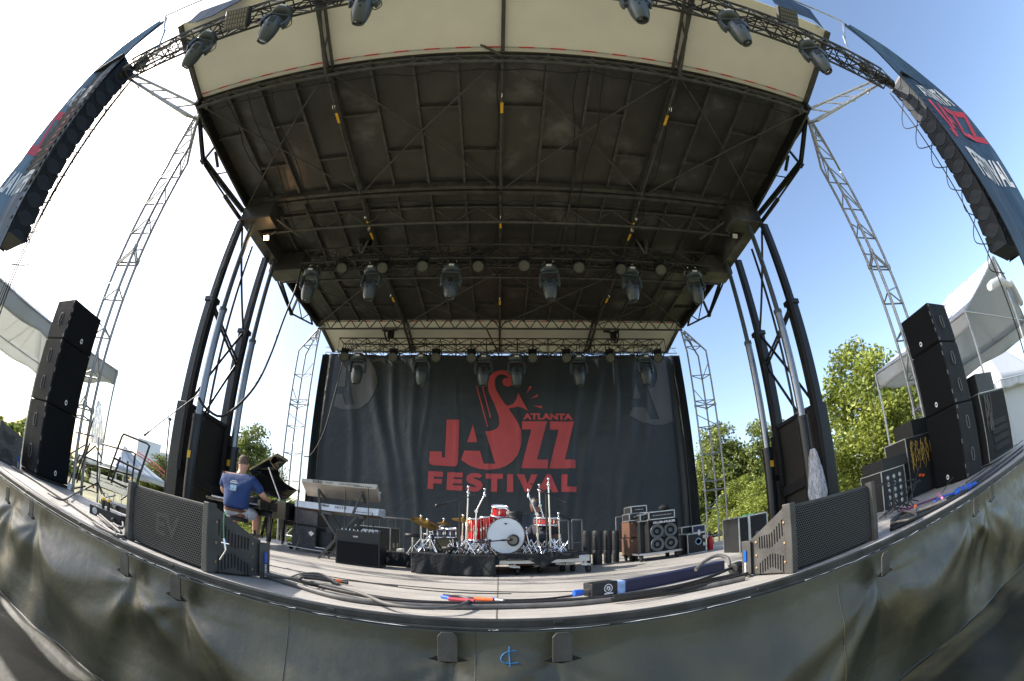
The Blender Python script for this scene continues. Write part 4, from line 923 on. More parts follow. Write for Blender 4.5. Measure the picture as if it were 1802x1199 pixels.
# ------------------------------------------------------------------ subwoofer stacks (side fills facing the stage)
M['sub_grille'] = mat("black_foam_grille", (0.006, 0.007, 0.009), 0.85, 0, 0.15, 3, 0.4, 320, spec=.2)
M['rim_grey'] = mat('worn_handle_rim', (.13, .13, .135), .45, .3, .3, 30)
def sub_box(s, y0, y1, z0, z1, side, which, lab, handles):
    xi = s * 6.64; xo = s * 7.36
    t = thing("subwoofer", lab, "subwoofer", (s * 7.2, (y0 + y1) / 2, z0), group=f"speaker stack on the {side} wing")
    g = .006
    MB().hexa([(xi + s * .02, y0, z0 + g), (xo, y0, z0 + g), (xo, y1, z0 + g), (xi + s * .02, y1, z0 + g)], [(xi + s * .02, y0, z1 - g), (xo, y0, z1 - g), (xo, y1, z1 - g), (xi + s * .02, y1, z1 - g)]).build("cabinet", M['speaker_box'], t, bevel=.014)
    MB().box((xi + s * .008, (y0 + y1) / 2, (z0 + z1) / 2), (.035, y1 - y0 - .05, z1 - z0 - .05)).build("front_grille", M['sub_grille'], t, bevel=.008)
    e = MB().lathe([(.03, 0), (.042, .006), (.042, .008)], (xi - s * .018, y1 - .33, z0 + .13), ax=(-s, 0, 0), n=18, sx=.7).build("emblem", M['white'], t)
    MB().lathe([(.012, 0), (.018, .010)], (xi - s * .02, y1 - .33, z0 + .13), ax=(-s, 0, 0), n=12).build("emblem_ring", M['plastic'], e)
    for zz in handles:
        zc = z0 + (z1 - z0) * zz; xc = (xi + xo) / 2; mb = MB(); h = .10
        P = [(xc + math.copysign(.05, math.cos(a)) * abs(math.cos(a)) ** .6, y0 - .004, zc + math.copysign(h, math.sin(a)) * abs(math.sin(a)) ** .6) for a in [R(q) for q in range(0, 361, 24)]]
        mb.path(P, .011, 6, sub=1); hd = mb.build("handle_rim", M['rim_grey'], t)
        mb = MB(); mb.slab([(p[0], y0 - .002, p[2]) for p in P[:-1]], (0, -.003, 0)); mb.build("handle_recess", M['rubber'], hd)
        MB().box((xc, y0 - .012, zc), (.022, .016, .17)).build("handle_grip", M['speaker_box'], hd, bevel=.005)
    mb = MB()
    for zz in (z0 + .05, z1 - .05): mb.box((xi + s * .05, y0 - .002, zz), (.045, .008, .05)); mb.lathe([(.012, 0), (.012, .008)], (xo - s * .06, y0, zz), ax=(0, -1, 0), n=8)
    mb.build("corner_plate", M['rim_grey'], t)
    mb = MB()
    if which == 2:
        for xx in (xi + s * .07, xo - s * .05):
            for q in range(26): mb.box((xx, y0 - .002, z0 + .05 + q * .0225), (.006, .006, .008))
    for q in range(3): mb.box((xi + s * .003, y0 + .004, z0 + .2 + q * (z1 - z0 - .4) / 2), (.014, .014, .07))
    mb.build("edge_trim", M['rim_grey'], t)
for s, side in ((-1, "left"), (1, "right")):
    zb = 0.05 if s < 0 else 0.0
    sub_box(s, 3.6, 4.33, zb, 1.17, side, 0, f"tall black subwoofer at the bottom of the {side} speaker stack", (.72, .28))
    sub_box(s, 3.6, 4.33, 1.17, 2.19, side, 1, f"tall black subwoofer in the middle of the {side} speaker stack", (.72, .28))
    sub_box(s, 3.6, 4.33, 2.19, 2.87, side, 2, f"shorter black speaker on top of the {side} speaker stack", (.5,))
    if s < 0:
        t = thing("wheeled_dolly", "low black board under the left speaker stack", "dolly", (-7.0, 3.97, 0)); MB().box((-7.0, 3.97, .025), (.7, .72, .046)).build("board", M['case_black'], t)

M['grille_logo'] = grille_mat("perforated_grille_logo", (0.075, 0.079, 0.084), (0.014, 0.015, 0.016), 0.0185)
# ------------------------------------------------------------------ front fill speakers on the stage edge
def fill(label, F0, F1, B1, B0, open_end, hf=.47, hb=.27):
    """plan corners: front outer, front inner, back inner, back outer; the inner end shows the slotted side"""
    F0, F1, B1, B0 = [Vector((a, b, 0)) for a, b in (F0, F1, B1, B0)]
    t = thing("front_fill_speaker", label, "speaker", (F0 + F1 + B0 + B1) / 4, group="wedge speakers along the stage edge")
    up = Vector((0, 0, 1)); g = .012
    def P(a, b, h): return a + (b - a) * 0 + up * h
    f = (F1 - F0).normalized(); inn = (B1 - F1).normalized()
    body = MB().hexa([F0 + inn * .05 + up * g, F1 + inn * .05 + up * g, B1 + up * g, B0 + up * g], [F0 + inn * .05 + up * hf, F1 + inn * .05 + up * hf, B1 + up * hb, B0 + up * hb])
    body.build("cabinet", M['speaker_grey'], t, bevel=.008)
    # grille as its own local-space mesh so that the perforation pattern follows it
    L = (F1 - F0).length - .13; gl = MB().box((0, 0, 0), (L, .03, hf - .05)); go = gl.build("front_grille", M['grille'], t, local=True)
    go.location = (F0 + F1) / 2 - t.location + inn * .045 + up * (hf / 2 + .0); go.rotation_euler = (0, 0, math.atan2(f.y, f.x))
    uv, fs_, asp = text_mesh("EV", .03); mb = MB(); mb.add([(-.12 + u * .30, -.0165, -.09 + v * .17) for u, v in uv], fs_); lo_ = mb.build("faint_logo", M['grille_logo'], t, local=True)
    lo_.location = (F0 + F1) / 2 - t.location + inn * .045 + up * (hf / 2); lo_.rotation_euler = (0, 0, math.atan2(f.y, f.x))
    for q, d in ((F0, f), (F1, -f)):
        MB().hexa([q + up * .002, q + d * .055 + up * .002, q + d * .055 + inn * .07 + up * .002, q + inn * .07 + up * .002], [q + up * (hf + .012), q + d * .055 + up * (hf + .012), q + d * .055 + inn * .07 + up * (hf + .012), q + inn * .07 + up * (hf + .012)]).build("corner_post", M['speaker_grey'], t, bevel=.006)
    E1 = (F1, B1, f) if open_end else (F0, B0, -f)
    a, b, n = E1
    mb = MB()
    for row in (0, 1):
        for k in range(10):
            u = .2 + .06 * k; base = a + (b - a) * u + n * .003
            hh = hf + (hb - hf) * u; c = (.66 + .10 * abs(k - 4.5) / 4.5 if row == 0 else .30 - .12 * abs(k - 4.5) / 4.5) * hh
            mb.bar(base + up * (c - .13 * hh), base + up * (c + .13 * hh), .008, .006)
    mb.build("vent_slot", M['rubber'], t)
    mb = MB()
    for u, hs in ((.16, (.2, .5, .82)), (.83, (.2, .5, .82))):
        for h in hs: mb.lathe([(.011, 0), (.009, .005), (.003, .006)], a + (b - a) * u + n * .002 + up * (h * (hf + (hb - hf) * u)), ax=n, n=10)
    mb.build("bolt", mat("rusty_bolt", (.35, .22, .12), .5, .5, .3, 30), t)
    br = a + (b - a) * .97
    MB().hexa([br + n * .01, br + n * .03 - inn * .03, B1 + n * .03 + inn * .05 if open_end else B0 + n * .03 + inn * .05, (B1 if open_end else B0) + inn * .05], [p + up * (hb + .0) for p in (br + n * .01, br + n * .03 - inn * .03, (B1 if open_end else B0) + n * .03 + inn * .05, (B1 if open_end else B0) + inn * .05)]).build("rear_rail", M['speaker_grey'], t, bevel=.004)
    mb = MB(); c = (B1 if open_end else B0) + n * .034 + inn * .01; mb.bar(c + up * .12, c + up * .20, .006, .03); mb.build("blue_badge", M['blue_plug'], t)
    mb = MB()
    for q in range(9): mb.bar(c + up * (.02 + q * .0105), c + up * (.026 + q * .0105), .006, .018)
    mb.build("white_lettering", M['white'], t)
    return t
fl_ = fill("grey wedge speaker with a perforated grille on the stage edge, left of centre", (-2.9, 2.56), (-1.87, 2.44), (-1.66, 2.84), (-2.75, 3.0), True)
fill("grey wedge speaker with a perforated grille on the stage edge, right of centre", (2.88, 2.53), (1.83, 2.42), (1.72, 2.80), (2.78, 2.96), True)
fill("grey wedge speaker cut off by the photo's left border, before the speaker stack", (-8.3, 3.12), (-7.28, 2.98), (-7.05, 3.36), (-8.1, 3.55), True, .58, .50)
# rod and lanyard hanging on the left fill
t = thing("hanging_pin", "small steel pin dangling on a green cord from the left wedge speaker", "pin", (-1.8, 2.5, .4)); mb = MB()
mb.path([at(395, 900, y=2.45), at(393, 925, y=2.45), at(394, 950, y=2.45)], .005, 5); mb.build("cord", mat("green_cord", (.1, .3, .15), .6), t)
mb = MB(); mb.tube(at(394, 948, y=2.44), at(397, 968, y=2.44), .008); mb.tube(at(398, 968, y=2.44), at(387, 985, y=2.44), .006); mb.tube(at(390, 955, y=2.44), at(403, 958, y=2.44), .006); mb.build("pin", M['chrome'], t)

# ------------------------------------------------------------------ generic cases
def fcase(name, label, cat, xl, xr, yb, yt, depth, y=None, zb=0.0, body=None, alu=True, group=None, side=0.0):
    """box whose front face is seen between pixels xl..xr, bottom yb and top yt; stands at height zb"""
    if y is None: y = at((xl + xr) / 2, yb, z=zb).y
    x0 = at(xl, yb, y=y).x; x1 = at(xr, yb, y=y).x; zt = at((xl + xr) / 2, yt, y=y).z
    t = thing(name, label, cat, ((x0 + x1) / 2, y + depth / 2, zb), group=group)
    MB().box(((x0 + x1) / 2, y + depth / 2, (zb + zt) / 2), (x1 - x0, depth, zt - zb - .004)).build("case_body", body or M['case_black'], t, bevel=.006)
    if alu:
        mb = MB(); e = .013
        for xx in (x0, x1):
            for yy in (y, y + depth): mb.box((xx, yy, (zb + zt) / 2), (e, e, zt - zb))
            for zz in (zb + e / 2, zt - e / 2): mb.box((xx, y + depth / 2, zz), (e, depth, e))
        for zz in (zb + e / 2, zt - e / 2):
            for yy in (y, y + depth): mb.box(((x0 + x1) / 2, yy, zz), (x1 - x0, e, e))
        mb.build("metal_edge", M['alu'], t)
    return t, x0, x1, y, zb, zt
def casters(t, x0, x1, y0, y1, z0, r=.045):
    for xx in (x0, x1):
        for yy in (y0, y1):
            mb = MB(); mb.lathe([(r * .4, -.018), (r, -.016), (r, .016), (r * .4, .018)], (xx, yy, z0 + r), ax=(1, 0, 0), n=14); mb.box((xx, yy, z0 + r * 1.9), (.05, .05, .03)); mb.build("caster", M['rubber'], t)
# keyboard player's amplifier stack on its dolly
t, x0, x1, y, zb, zt = fcase("amplifier_dolly", "wheeled dolly with blue sides under the silver speaker stack", "dolly", 505, 572, 976, 965, .35, y=6.2, zb=.09, body=M['blue_panel']); casters(t, x0 + .04, x1 - .04, y + .05, y + .3, 0)
zd = zt
def glitter(name, c):
    return mat(name, c, .3, .3, .5, 25, 1.0, 60, stretch=(1, 1, 6))
M['glitter'] = glitter("silver_glitter_cloth", (.12, .12, .125))
for (xl, xr, ybt, ytp, lab) in ((513, 556, 965, 925, "black speaker cabinet with a silvery cloth front and diamond badge, bottom of its stack"), (517, 560, 924, 893, "speaker cabinet with a silvery cloth front, top of the stack beside the piano")):
    zb_ = at(535, ybt, y=6.2).z; t, x0, x1, y, zb, zt = fcase("speaker_cabinet", lab, "speaker", xl, xr, ybt, ytp, .4, y=6.2, zb=zb_, alu=False)
    MB().box(((x0 + x1) / 2, y - .006, (zb + zt) / 2), (x1 - x0 - .03, .012, zt - zb - .03)).build("silver_front", M['glitter'], t)
    if ybt == 965:
        cxx = x1 - .08; cz = zt - .1; MB().slab([(cxx - .05, y - .016, cz), (cxx, y - .016, cz + .035), (cxx + .05, y - .016, cz), (cxx, y - .016, cz - .05)], (0, .006, 0)).build("diamond_badge", M['alu'], t)
t, *_ = fcase("speaker_cabinet", "plain black speaker cabinet with a side handle beside the silver stack", "speaker", 560, 584, 968, 936, .35, y=6.3, zb=.09, alu=False)
t, x0, x1, y, zb, zt = fcase("guitar_amplifier", "wide black guitar combo amplifier with a small silver name badge", "amplifier", 590, 668, 996, 935, .32, alu=False)
MB().box(((x0 + x1) / 2, y - .008, zb + (zt - zb) * .36), (x1 - x0 - .05, .012, (zt - zb) * .62)).build("grille_cloth", M['sub_grille'], t)
MB().box((x0 + (x1 - x0) * .46, y - .012, zt - .07), (.06, .008, .018)).build("name_badge", M['alu'], t)
mb = MB()
for k in range(9): mb.lathe([(.009, 0), (.006, .02)], (x0 + .06 + k * .05, y + .06, zt), n=8)
mb.build("control_knob", M['alu'], t)
tt = thing("effects_pedal", "small metal pedal board lying on the black combo amplifier", "pedal", (x1 - .15, y + .15, zt)); MB().box((x1 - .15, y + .15, zt + .02), (.2, .12, .035)).build("pedal_body", M['alu'], tt, bevel=.008)
t, x0, x1, y, zb, zt = fcase("flight_case", "tall black flight case with silver edges behind the combo amplifier", "flight case", 624, 686, 992, 926, .6, y=6.3)
for k in (0, 1): MB().box((x1 + .004, y + .2 + .25 * k, zb + .25), (.01, .07, .07)).build("latch", M['alu'], t, bevel=.004)
t, *_ = fcase("small_practice_amplifier", "small cream fronted practice amplifier beside the tall flight case", "amplifier", 698, 706, 981, 966, .2, y=6.0, zb=.02, alu=False, body=M['cream'])

# ------------------------------------------------------------------ keyboards on an X stand
M['kb_silver'] = mat("silver_blue_keyboard", (.50, .54, .62), .35, .3, .1, 10); M['kb_cream'] = mat("dusty_cream_keyboard", (.42, .40, .36), .5, .1, .2, 4)
M['kb_under'] = mat("keyboard_underside", (.30, .26, .21), .6, 0, .35, 3)
def kbd(label, back_top, back_bot, front_bot, word, words2, dy, matx, under):
    """slabs from pixel anchors: the long rear strip between two pixel lines and the underside"""
    ya = 5.25
    A = [at(*p, y=ya) for p in back_top]; B = [at(*p, y=ya) for p in back_bot]; F = [at(*p, y=ya + dy) for p in front_bot]
    th = Vector((0, .0, .0)); t = thing("keyboard", label, "keyboard", (A[0] + A[1]) / 2)
    T = [F[0] + Vector((0, 0, .09)), F[1] + Vector((0, 0, .09))]
    mb = MB(); vs = A + [B[1], B[0]] + F + T      # 0,1 top ; 2,3 bottom back (right,left); 4,5 front bottom (L,R); 6,7 front top
    mb.add([A[0], A[1], B[1], B[0]], [(0, 1, 2, 3)]); mb.add([A[0], A[1], T[1], T[0]], [(0, 1, 2, 3)])
    mb.add([A[0], B[0], F[0], T[0]], [(0, 1, 2, 3)]); mb.add([A[1], B[1], F[1], T[1]], [(0, 1, 2, 3)]); mb.add([F[0], F[1], T[1], T[0]], [(0, 1, 2, 3)])
    mb.build("keyboard_shell", matx, t)
    MB().slab([B[0], B[1], F[1], F[0]], (0, 0, -.004)).build("underside", under, t)
    n = 30; mb = MB()
    for k in range(n):
        u = (k + .5) / n; p = T[0].lerp(T[1], u) + Vector((0, -.0, .012)); mb.box(p + (A[0].lerp(A[1], u) - p).normalized() * .07, ((T[1] - T[0]).length / n - .004, .13, .018))
    mb.build("piano_keys", M['white'], t)
    def put(s, u0, u1, v0, v1, mm, bold=.02):
        uv, fs, asp = text_mesh(s, bold); mb = MB(); vs = []
        for a, b in uv:
            u = u0 + (u1 - u0) * a; v = v0 + (v1 - v0) * b
            p = B[0].lerp(B[1], u).lerp(A[0].lerp(A[1], u), v); vs.append(p + Vector((0, -.006, 0)))
        mb.add(vs, fs); mb.build("lettering", mm, t)
    put(word, *words2[0], M['rubber'])
    for wd, pos in words2[1:]: put(wd, *pos, M['rubber'], .0)
    mb = MB()
    for k in range(10): mb.box(B[0].lerp(B[1], .72 + .024 * k).lerp(A[0].lerp(A[1], .72 + .024 * k), .3) + Vector((0, -.004, 0)), (.012, .006, .01))
    mb.build("rear_socket", M['rubber'], t)
    return t
kbd("cream keyboard on the upper tier of the stand, tilted so its dusty underside shows", [(531, 842), (664, 853)], [(531, 848), (662, 861)], [(541, 872), (669, 884)], "KORG", [(.16, .29, .1, .9), ("TRITON", (.33, .43, .25, .75)), ("MUSIC WORKSTATION", (.52, .78, .3, .7))], .32, M['kb_cream'], M['kb_under'])
kbd("silver blue keyboard on the lower tier of the stand", [(519, 880), (667, 896)], [(519, 891), (665, 908)], [(530, 897), (678, 913)], "YAMAHA", [(.33, .43, .55, .9), ("MOTIF", (.5, .64, .45, .85))], .3, M['kb_silver'], M['wood_dark'])
t = thing("keyboard_stand", "grey X-shaped double tier stand holding the two keyboards", "keyboard stand", at(595, 990, z=0)); ys = 5.25
for dy in (0, .34):
    for a, b in (((560, 988), (629, 908)), ((625, 997), (564, 900))):
        pa, pb = at(*a, y=ys), at(*b, y=ys); pa.z = max(pa.z, .02); pa.y += dy; pb.y += dy; MB().bar(pa, pb, .03, .03).build("leg", M['speaker_grey'], t)
for a, b in (((564, 905), (561, 862)), ((621, 905), (637, 866)), ((561, 862), (575, 882)), ((637, 866), (643, 886)), ((564, 901), (585, 905)), ((621, 905), (640, 912))):
    pa = at(*a, y=ys); pb = at(*b, y=ys + (.34 if a[1] in (862, 866) and b[1] > 870 else 0)); MB().bar(pa, pb, .025, .03).build("support_arm", M['speaker_grey'], t)
MB().box(at(593, 949, y=ys - .01), (.06, .05, .06)).build("pivot", M['plastic'], t, bevel=.01)
t = thing("hanging_cable", "thin black cable drooping from the keyboards to the floor", "cable", at(610, 990, z=0)); mb = MB()
for P in (((648, 858), (648, 905), (646, 960), (636, 990), (628, 997)), ((608, 862), (607, 930), (615, 965), (600, 985)), ((655, 905), (660, 950), (664, 985), (660, 998)), ((525, 862), (523, 925), (528, 945), (519, 968))): mb.path([at(*p, y=ys - .06) for p in P], .006, 5)
mb.build("cable", M['rubber'], t)

# ------------------------------------------------------------------ grand piano, its lid open towards the right
t = thing("grand_piano", "glossy black grand piano with its lid propped open", "grand piano", (-3.2, 6.3, 0))
kx = lambda px, py, y: at(px, py, y=y)
a0, a1, a2, a3 = kx(446, 873, 6.0), kx(505, 884, 6.05), kx(520, 886, 7.2), kx(452, 868, 7.2)
zc_t, zc_b = kx(480, 880, 6.0).z, kx(480, 912, 6.0).z
mb = MB(); PL = [(a0.x, 6.0), (a1.x, 6.02), (a1.x + .05, 6.5), (a1.x + .02, 6.95), (a1.x - .25, 7.35), (a0.x - .1, 7.4), (a0.x - .45, 6.9), (a0.x - .4, 6.1)]
mb.slab([(x, y, zc_b) for x, y in PL], (0, 0, zc_t - zc_b)); mb.build("case", M['gloss_black'], t, bevel=.01)
mb = MB(); kz = kx(455, 893, 5.9).z; mb.box((a0.x - .22, 5.86, kz), (1.05, .3, .05)); mb.box((a0.x + .28, 5.86, kz + .05), (.06, .3, .14)); mb.build("key_bed", M['gloss_black'], t, bevel=.01)
MB().box((a0.x - .22, 5.84, kz + .035), (.92, .14, .02)).build("piano_keys", M['white'], t)
mb = MB(); MBl = [kx(439, 827, 6.25), kx(486, 800, 6.5), kx(506, 812, 7.3), kx(488, 829, 6.95), kx(489, 840, 6.9), kx(500, 853, 6.9), kx(521, 865, 7.1), kx(501, 882, 6.5), kx(462, 868, 6.2), kx(444, 868, 6.1)]
mb.slab(MBl, (.012, .02, .028)); mb.build("lid", M['gloss_black'], t)
mb = MB(); mb.path([kx(439, 827, 6.22), kx(486, 800, 6.47), kx(506, 812, 7.27)], .014, 6, sub=1); mb.build("lid_edge", mat("gold_edge", (.35, .27, .13), .4, .4), t)
mb = MB(); mb.slab([kx(490, 812, 6.6), kx(503, 814, 7.2), kx(488, 827, 6.9), kx(480, 818, 6.6)], (0, -.006, .0)); mb.slab([kx(505, 860, 6.85), kx(519, 866, 7.05), kx(503, 879, 6.5), kx(494, 873, 6.5)], (0, -.006, 0)); mb.build("painted_lid_reflection", M['wood_dark'], t)  # reflections in the glossy lid, put on as wood-coloured slabs
MB().tube(kx(473, 823, 6.25), kx(493, 879, 6.1), .012).build("prop_stick", M['alu'], t)
for px, py, y in ((472, 962, 6.15), (497, 950, 6.9), (452, 950, 6.9)):
    p = kx(px, py, y); MB().tube((p.x, y, .06), (p.x, y, zc_b + .01), .045, .075, n=10).build("leg", M['gloss_black'], t)
    MB().lathe([(.03, -.02), (.05, 0), (.03, .02)], (p.x, y, .05), ax=(1, 0, 0), n=12).build("caster", M['caster'], t)
mb = MB(); p = kx(462, 930, 6.0); mb.box((p.x - .1, 6.0, .12), (.2, .06, .04)); mb.bar((p.x - .15, 6.02, .12), (p.x - .2, 6.1, zc_b), .03); mb.bar((p.x - .03, 6.02, .12), (p.x, 6.1, zc_b), .03); mb.build("pedal_lyre", M['gloss_black'], t)
# second dark piano-like keyboard case behind the silver stack
t, *_ = fcase("wooden_bench_case", "dark wooden case between the grand piano and the silver speaker stack", "case", 503, 521, 922, 889, .5, y=6.9, zb=.35, alu=False)
for xx in (0, 1):
    pass

# ------------------------------------------------------------------ people
M['skin'] = mat("skin", (.50, .27, .18), .5, 0, .08, 14, .05, 60); M['skin_dark'] = mat("dark_skin", (.13, .065, .04), .5, 0, .08, 14)
M['shirt'] = mat("blue_tshirt", (.015, .045, .15), .8, 0, .12, 8, .5, 14); M['shorts'] = mat("pale_shorts", (.50, .52, .58), .8, 0, .08, 8, .4, 14)
M['hair'] = mat("short_brown_hair", (.12, .085, .06), .8, 0, .3, 60, .6, 120); M['belt'] = mat("brown_belt", (.09, .03, .012), .5)
def skin_obj(name, pts, edges, rad, m_, parent, sub=2, root=0):
    me = bpy.data.meshes.new(name); me.from_pydata([Vector(p) for p in pts], edges, []); me.materials.append(m_)
    o = bpy.data.objects.new(name, me); C.objects.link(o)
    if parent: o.parent = parent
    o.modifiers.new("skin", 'SKIN')
    sv = me.skin_vertices[0].data if me.skin_vertices else None
    for i, r in enumerate(rad):
        sv[i].radius = r if isinstance(r, tuple) else (r, r); sv[i].use_root = (i == root)
    if sub: s = o.modifiers.new("sub", 'SUBSURF'); s.levels = sub; s.render_levels = sub
    # bake to a mesh, so that the body is one closed surface with smooth shading
    bpy.context.view_layer.update(); me2 = bpy.data.meshes.new_from_object(o.evaluated_get(bpy.context.evaluated_depsgraph_get()))
    for p in me2.polygons: p.use_smooth = True
    me2.materials.clear(); me2.materials.append(m_); o.modifiers.clear(); o.data = me2
    return o
def hand(pts, edges, rad, w, d, palm, up, side=1):
    """adds palm and five bent fingers to a skeleton; w index of the wrist, d direction of the hand"""
    d = Vector(d).normalized(); up = Vector(up).normalized(); sd_ = d.cross(up).normalized() * side
    c = Vector(pts[w]) + d * .05; pts.append(c); rad.append((.030, .017)); edges.append((w, len(pts) - 1)); pc = len(pts) - 1
    for k, (o_, L) in enumerate(((-.030, .062), (-.010, .075), (.010, .070), (.029, .055))):
        b = c + sd_ * o_ + d * .038; pts.append(b); rad.append(.010); edges.append((pc, len(pts) - 1))
        m1 = b + d * (L * .5) + up * .008; pts.append(m1); rad.append(.0085); edges.append((len(pts) - 2, len(pts) - 1))
        e = m1 + d * (L * .32) - up * (L * .38); pts.append(e); rad.append(.007); edges.append((len(pts) - 2, len(pts) - 1))
    b = Vector(pts[w]) + d * .035 - sd_ * .038; pts.append(b); rad.append(.012); edges.append((w, len(pts) - 1))
    e = b + d * .05 - sd_ * .018 - up * .01; pts.append(e); rad.append(.009); edges.append((len(pts) - 2, len(pts) - 1))
PYY = 5.6
pp = at(414, 925, y=PYY)
t = thing("person", "man in blue T-shirt and pale shorts sitting with his back turned at the grand piano", "person", (pp.x, PYY, 0), R(12))
H = .36   # seat height in this place
S_ = 1.0
def q(x, y, z): return (x * S_ * 1.06, y * S_, H + z * S_ * .97)
pts = [q(0, 0, .10), q(0, -.01, .30), q(0, .02, .50), q(0, .07, .62), q(0, .12, .70), q(0, .15, .80), q(0, .165, .87),
       q(.10, .03, .07), q(.17, .44, .08), q(.17, .46, -.33 * 1.02), q(.17, .56, -.36), q(-.10, .03, .07), q(-.17, .42, .08), q(-.17, .44, -.33 * 1.02), q(-.17, .54, -.36),
       q(.21, .05, .58), q(.37, .14, .38), q(.40, .36, .33), q(-.21, .05, .58), q(-.30, .16, .36), q(-.24, .40, .33)]
edges = [(0, 1), (1, 2), (2, 3), (3, 4), (4, 5), (5, 6), (0, 7), (7, 8), (8, 9), (9, 10), (0, 11), (11, 12), (12, 13), (13, 14), (2, 15), (15, 16), (16, 17), (2, 18), (18, 19), (19, 20)]
rad = [(.19, .15), (.19, .16), (.20, .135), (.10, .08), (.06, .06), (.085, .095), (.07, .08), (.105, .10), (.075, .075), (.05, .05), (.04, .03), (.105, .10), (.075, .075), (.05, .05), (.04, .03), (.08, .075), (.052, .05), (.032, .028), (.08, .075), (.052, .05), (.032, .028)]
rad = [tuple(a * S_ for a in r) for r in rad]
hand(pts, edges, rad, 17, (.0, 1, -.05), None, (0, 0, 1), 1); hand(pts, edges, rad, 20, (.1, 1, -.05), None, (0, 0, 1), -1)
body = skin_obj("body", pts, edges, rad, M['skin'], t)
mb = MB(); hc = Vector(q(0, .155, .835))
mb.lathe([(.0, -.135), (.045, -.125), (.07, -.09), (.084, -.02), (.088, .04), (.078, .09), (.05, .122), (.0, .135)], hc, n=24, sx=.94)
for s in (-1, 1): mb.lathe([(.0, 0), (.022, .004), (.026, .012), (.012, .018)], hc + Vector((s * .078, -.005, -.01)), ax=(s, -.25, 0), n=12)
mb.path([hc + Vector((0, .085, .02)), hc + Vector((0, .105, -.02)), hc + Vector((0, .09, -.035))], .012, 6); mb.box(hc + Vector((0, .084, -.07)), (.05, .012, .008))
hd = mb.build("head", M['skin'], t, local=True)
mb = MB(); mb.lathe([(.0875, -.01), (.091, .03), (.088, .065), (.076, .098), (.05, .127), (0, .139)], hc + Vector((0, -.006, 0)), n=24, sx=.95); mb.build("hair", M['hair'], t, local=True)
pts = [q(0, -.005, .085), q(0, -.02, .20), q(0, -.01, .32), q(0, .02, .50), q(0, .065, .625), q(.215, .05, .58), q(.345, .12, .42), q(-.215, .05, .58), q(-.285, .13, .41)]
edges = [(0, 1), (1, 2), (2, 3), (3, 4), (3, 5), (5, 6), (3, 7), (7, 8)]
rad = [(.215, .175), (.225, .195), (.215, .185), (.215, .155), (.095, .08), (.10, .09), (.082, .078), (.10, .09), (.082, .078)]
skin_obj("tshirt", pts, edges, [tuple(a * S_ for a in r) for r in rad], M['shirt'], t)
pts = [q(0, .0, .115), q(.11, .05, .075), q(.165, .34, .085), q(-.11, .05, .075), q(-.165, .33, .085), q(0, -.02, .05)]
skin_obj("shorts", pts, [(0, 1), (1, 2), (0, 3), (3, 4), (0, 5)], [tuple(a * S_ for a in r) for r in [(.205, .165), (.135, .13), (.105, .10), (.135, .13), (.105, .10), (.19, .13)]], M['shorts'], t)
mb = MB(); mb.lathe([(.212, 0), (.216, .035)], Vector(q(0, -.005, .075)), n=30, sx=.84); mb.build("belt", M['belt'], t, local=True)
mb = MB(); c = Vector(q(0, -.187, .42)); mb.box(c, (.10, .012, .085), Matrix.Rotation(R(-8), 3, 'X')); mb.build("shirt_print", mat("shirt_print_pale", (.35, .5, .62), .8, 0, .5, 40), t, local=True)
mb = MB(); mb.box(c + Vector((0, .006, .075)), (.12, .012, .014), Matrix.Rotation(R(-12), 3, 'X')); mb.box(c + Vector((0, .006, .10)), (.08, .012, .010), Matrix.Rotation(R(-12), 3, 'X')); mb.build("shirt_lettering", M['white'], t, local=True)
for s in (-1, 1): MB().box(q(s * .17, .50, -.345), (.085, .22, .06)).build("shoe", M['rubber'], t, bevel=.02, local=True)
st = thing("piano_stool", "round black padded stool under the man at the piano", "stool", (pp.x, PYY, 0)); MB().lathe([(.0, H - .06), (.19, H - .06), (.2, H - .03), (.19, H - .004), (0, H)], (pp.x, PYY, 0), n=24).build("seat", M['rubber'], st)
for k in range(3): MB().tube((pp.x, PYY, H - .08), (pp.x + .17 * math.cos(k * 2.1), PYY + .17 * math.sin(k * 2.1), .01), .014).build("leg", M['chrome'], st)
# drummer's helper crouching behind the hardware
pb = at(966, 905, y=5.5); t = thing("person", "person in a dark jacket crouching behind the drum stands", "person", (pb.x + .03, 5.55, .12), R(115)); hz0 = at(966, 905, y=5.5).z - .28
pts = [(0, 0, .12), (0, .04, .3), (0, .10, .46), (0, .14, .56), (0, .18, .63), (.1, .05, .1), (.13, .3, .2), (.12, .18, .02), (-.1, .05, .1), (-.13, .3, .2), (-.12, .18, .02), (.17, .12, .42), (.2, .28, .3), (.12, .45, .3), (-.17, .12, .42), (-.2, .28, .3), (-.12, .45, .3)]
skin_obj("body", pts, [(0, 1), (1, 2), (2, 3), (3, 4), (0, 5), (5, 6), (6, 7), (0, 8), (8, 9), (9, 10), (2, 11), (11, 12), (12, 13), (2, 14), (14, 15), (15, 16)], [.14, .15, .13, .06, .06, .08, .06, .04, .08, .06, .04, .07, .05, .03, .07, .05, .03], M['skin_dark'], t)
dj_ = [Vector(pts[12]).lerp(Vector(pts[13]), .8), Vector(pts[15]).lerp(Vector(pts[16]), .8)]
skin_obj("trousers", [pts[i] for i in (0, 5, 6, 7, 8, 9, 10)], [(0, 1), (1, 2), (2, 3), (0, 4), (4, 5), (5, 6)], [.155, .095, .075, .055, .095, .075, .055], M['drape'], t)
skin_obj("jacket", [pts[i] for i in (0, 1, 2, 11, 12, 14, 15)] + dj_, [(0, 1), (1, 2), (2, 3), (3, 4), (2, 5), (5, 6), (4, 7), (6, 8)], [.155, .17, .155, .09, .065, .09, .065, .05, .05], mat("dark_jacket", (.018, .022, .035), .8, 0, .2, 6, .5, 14), t)
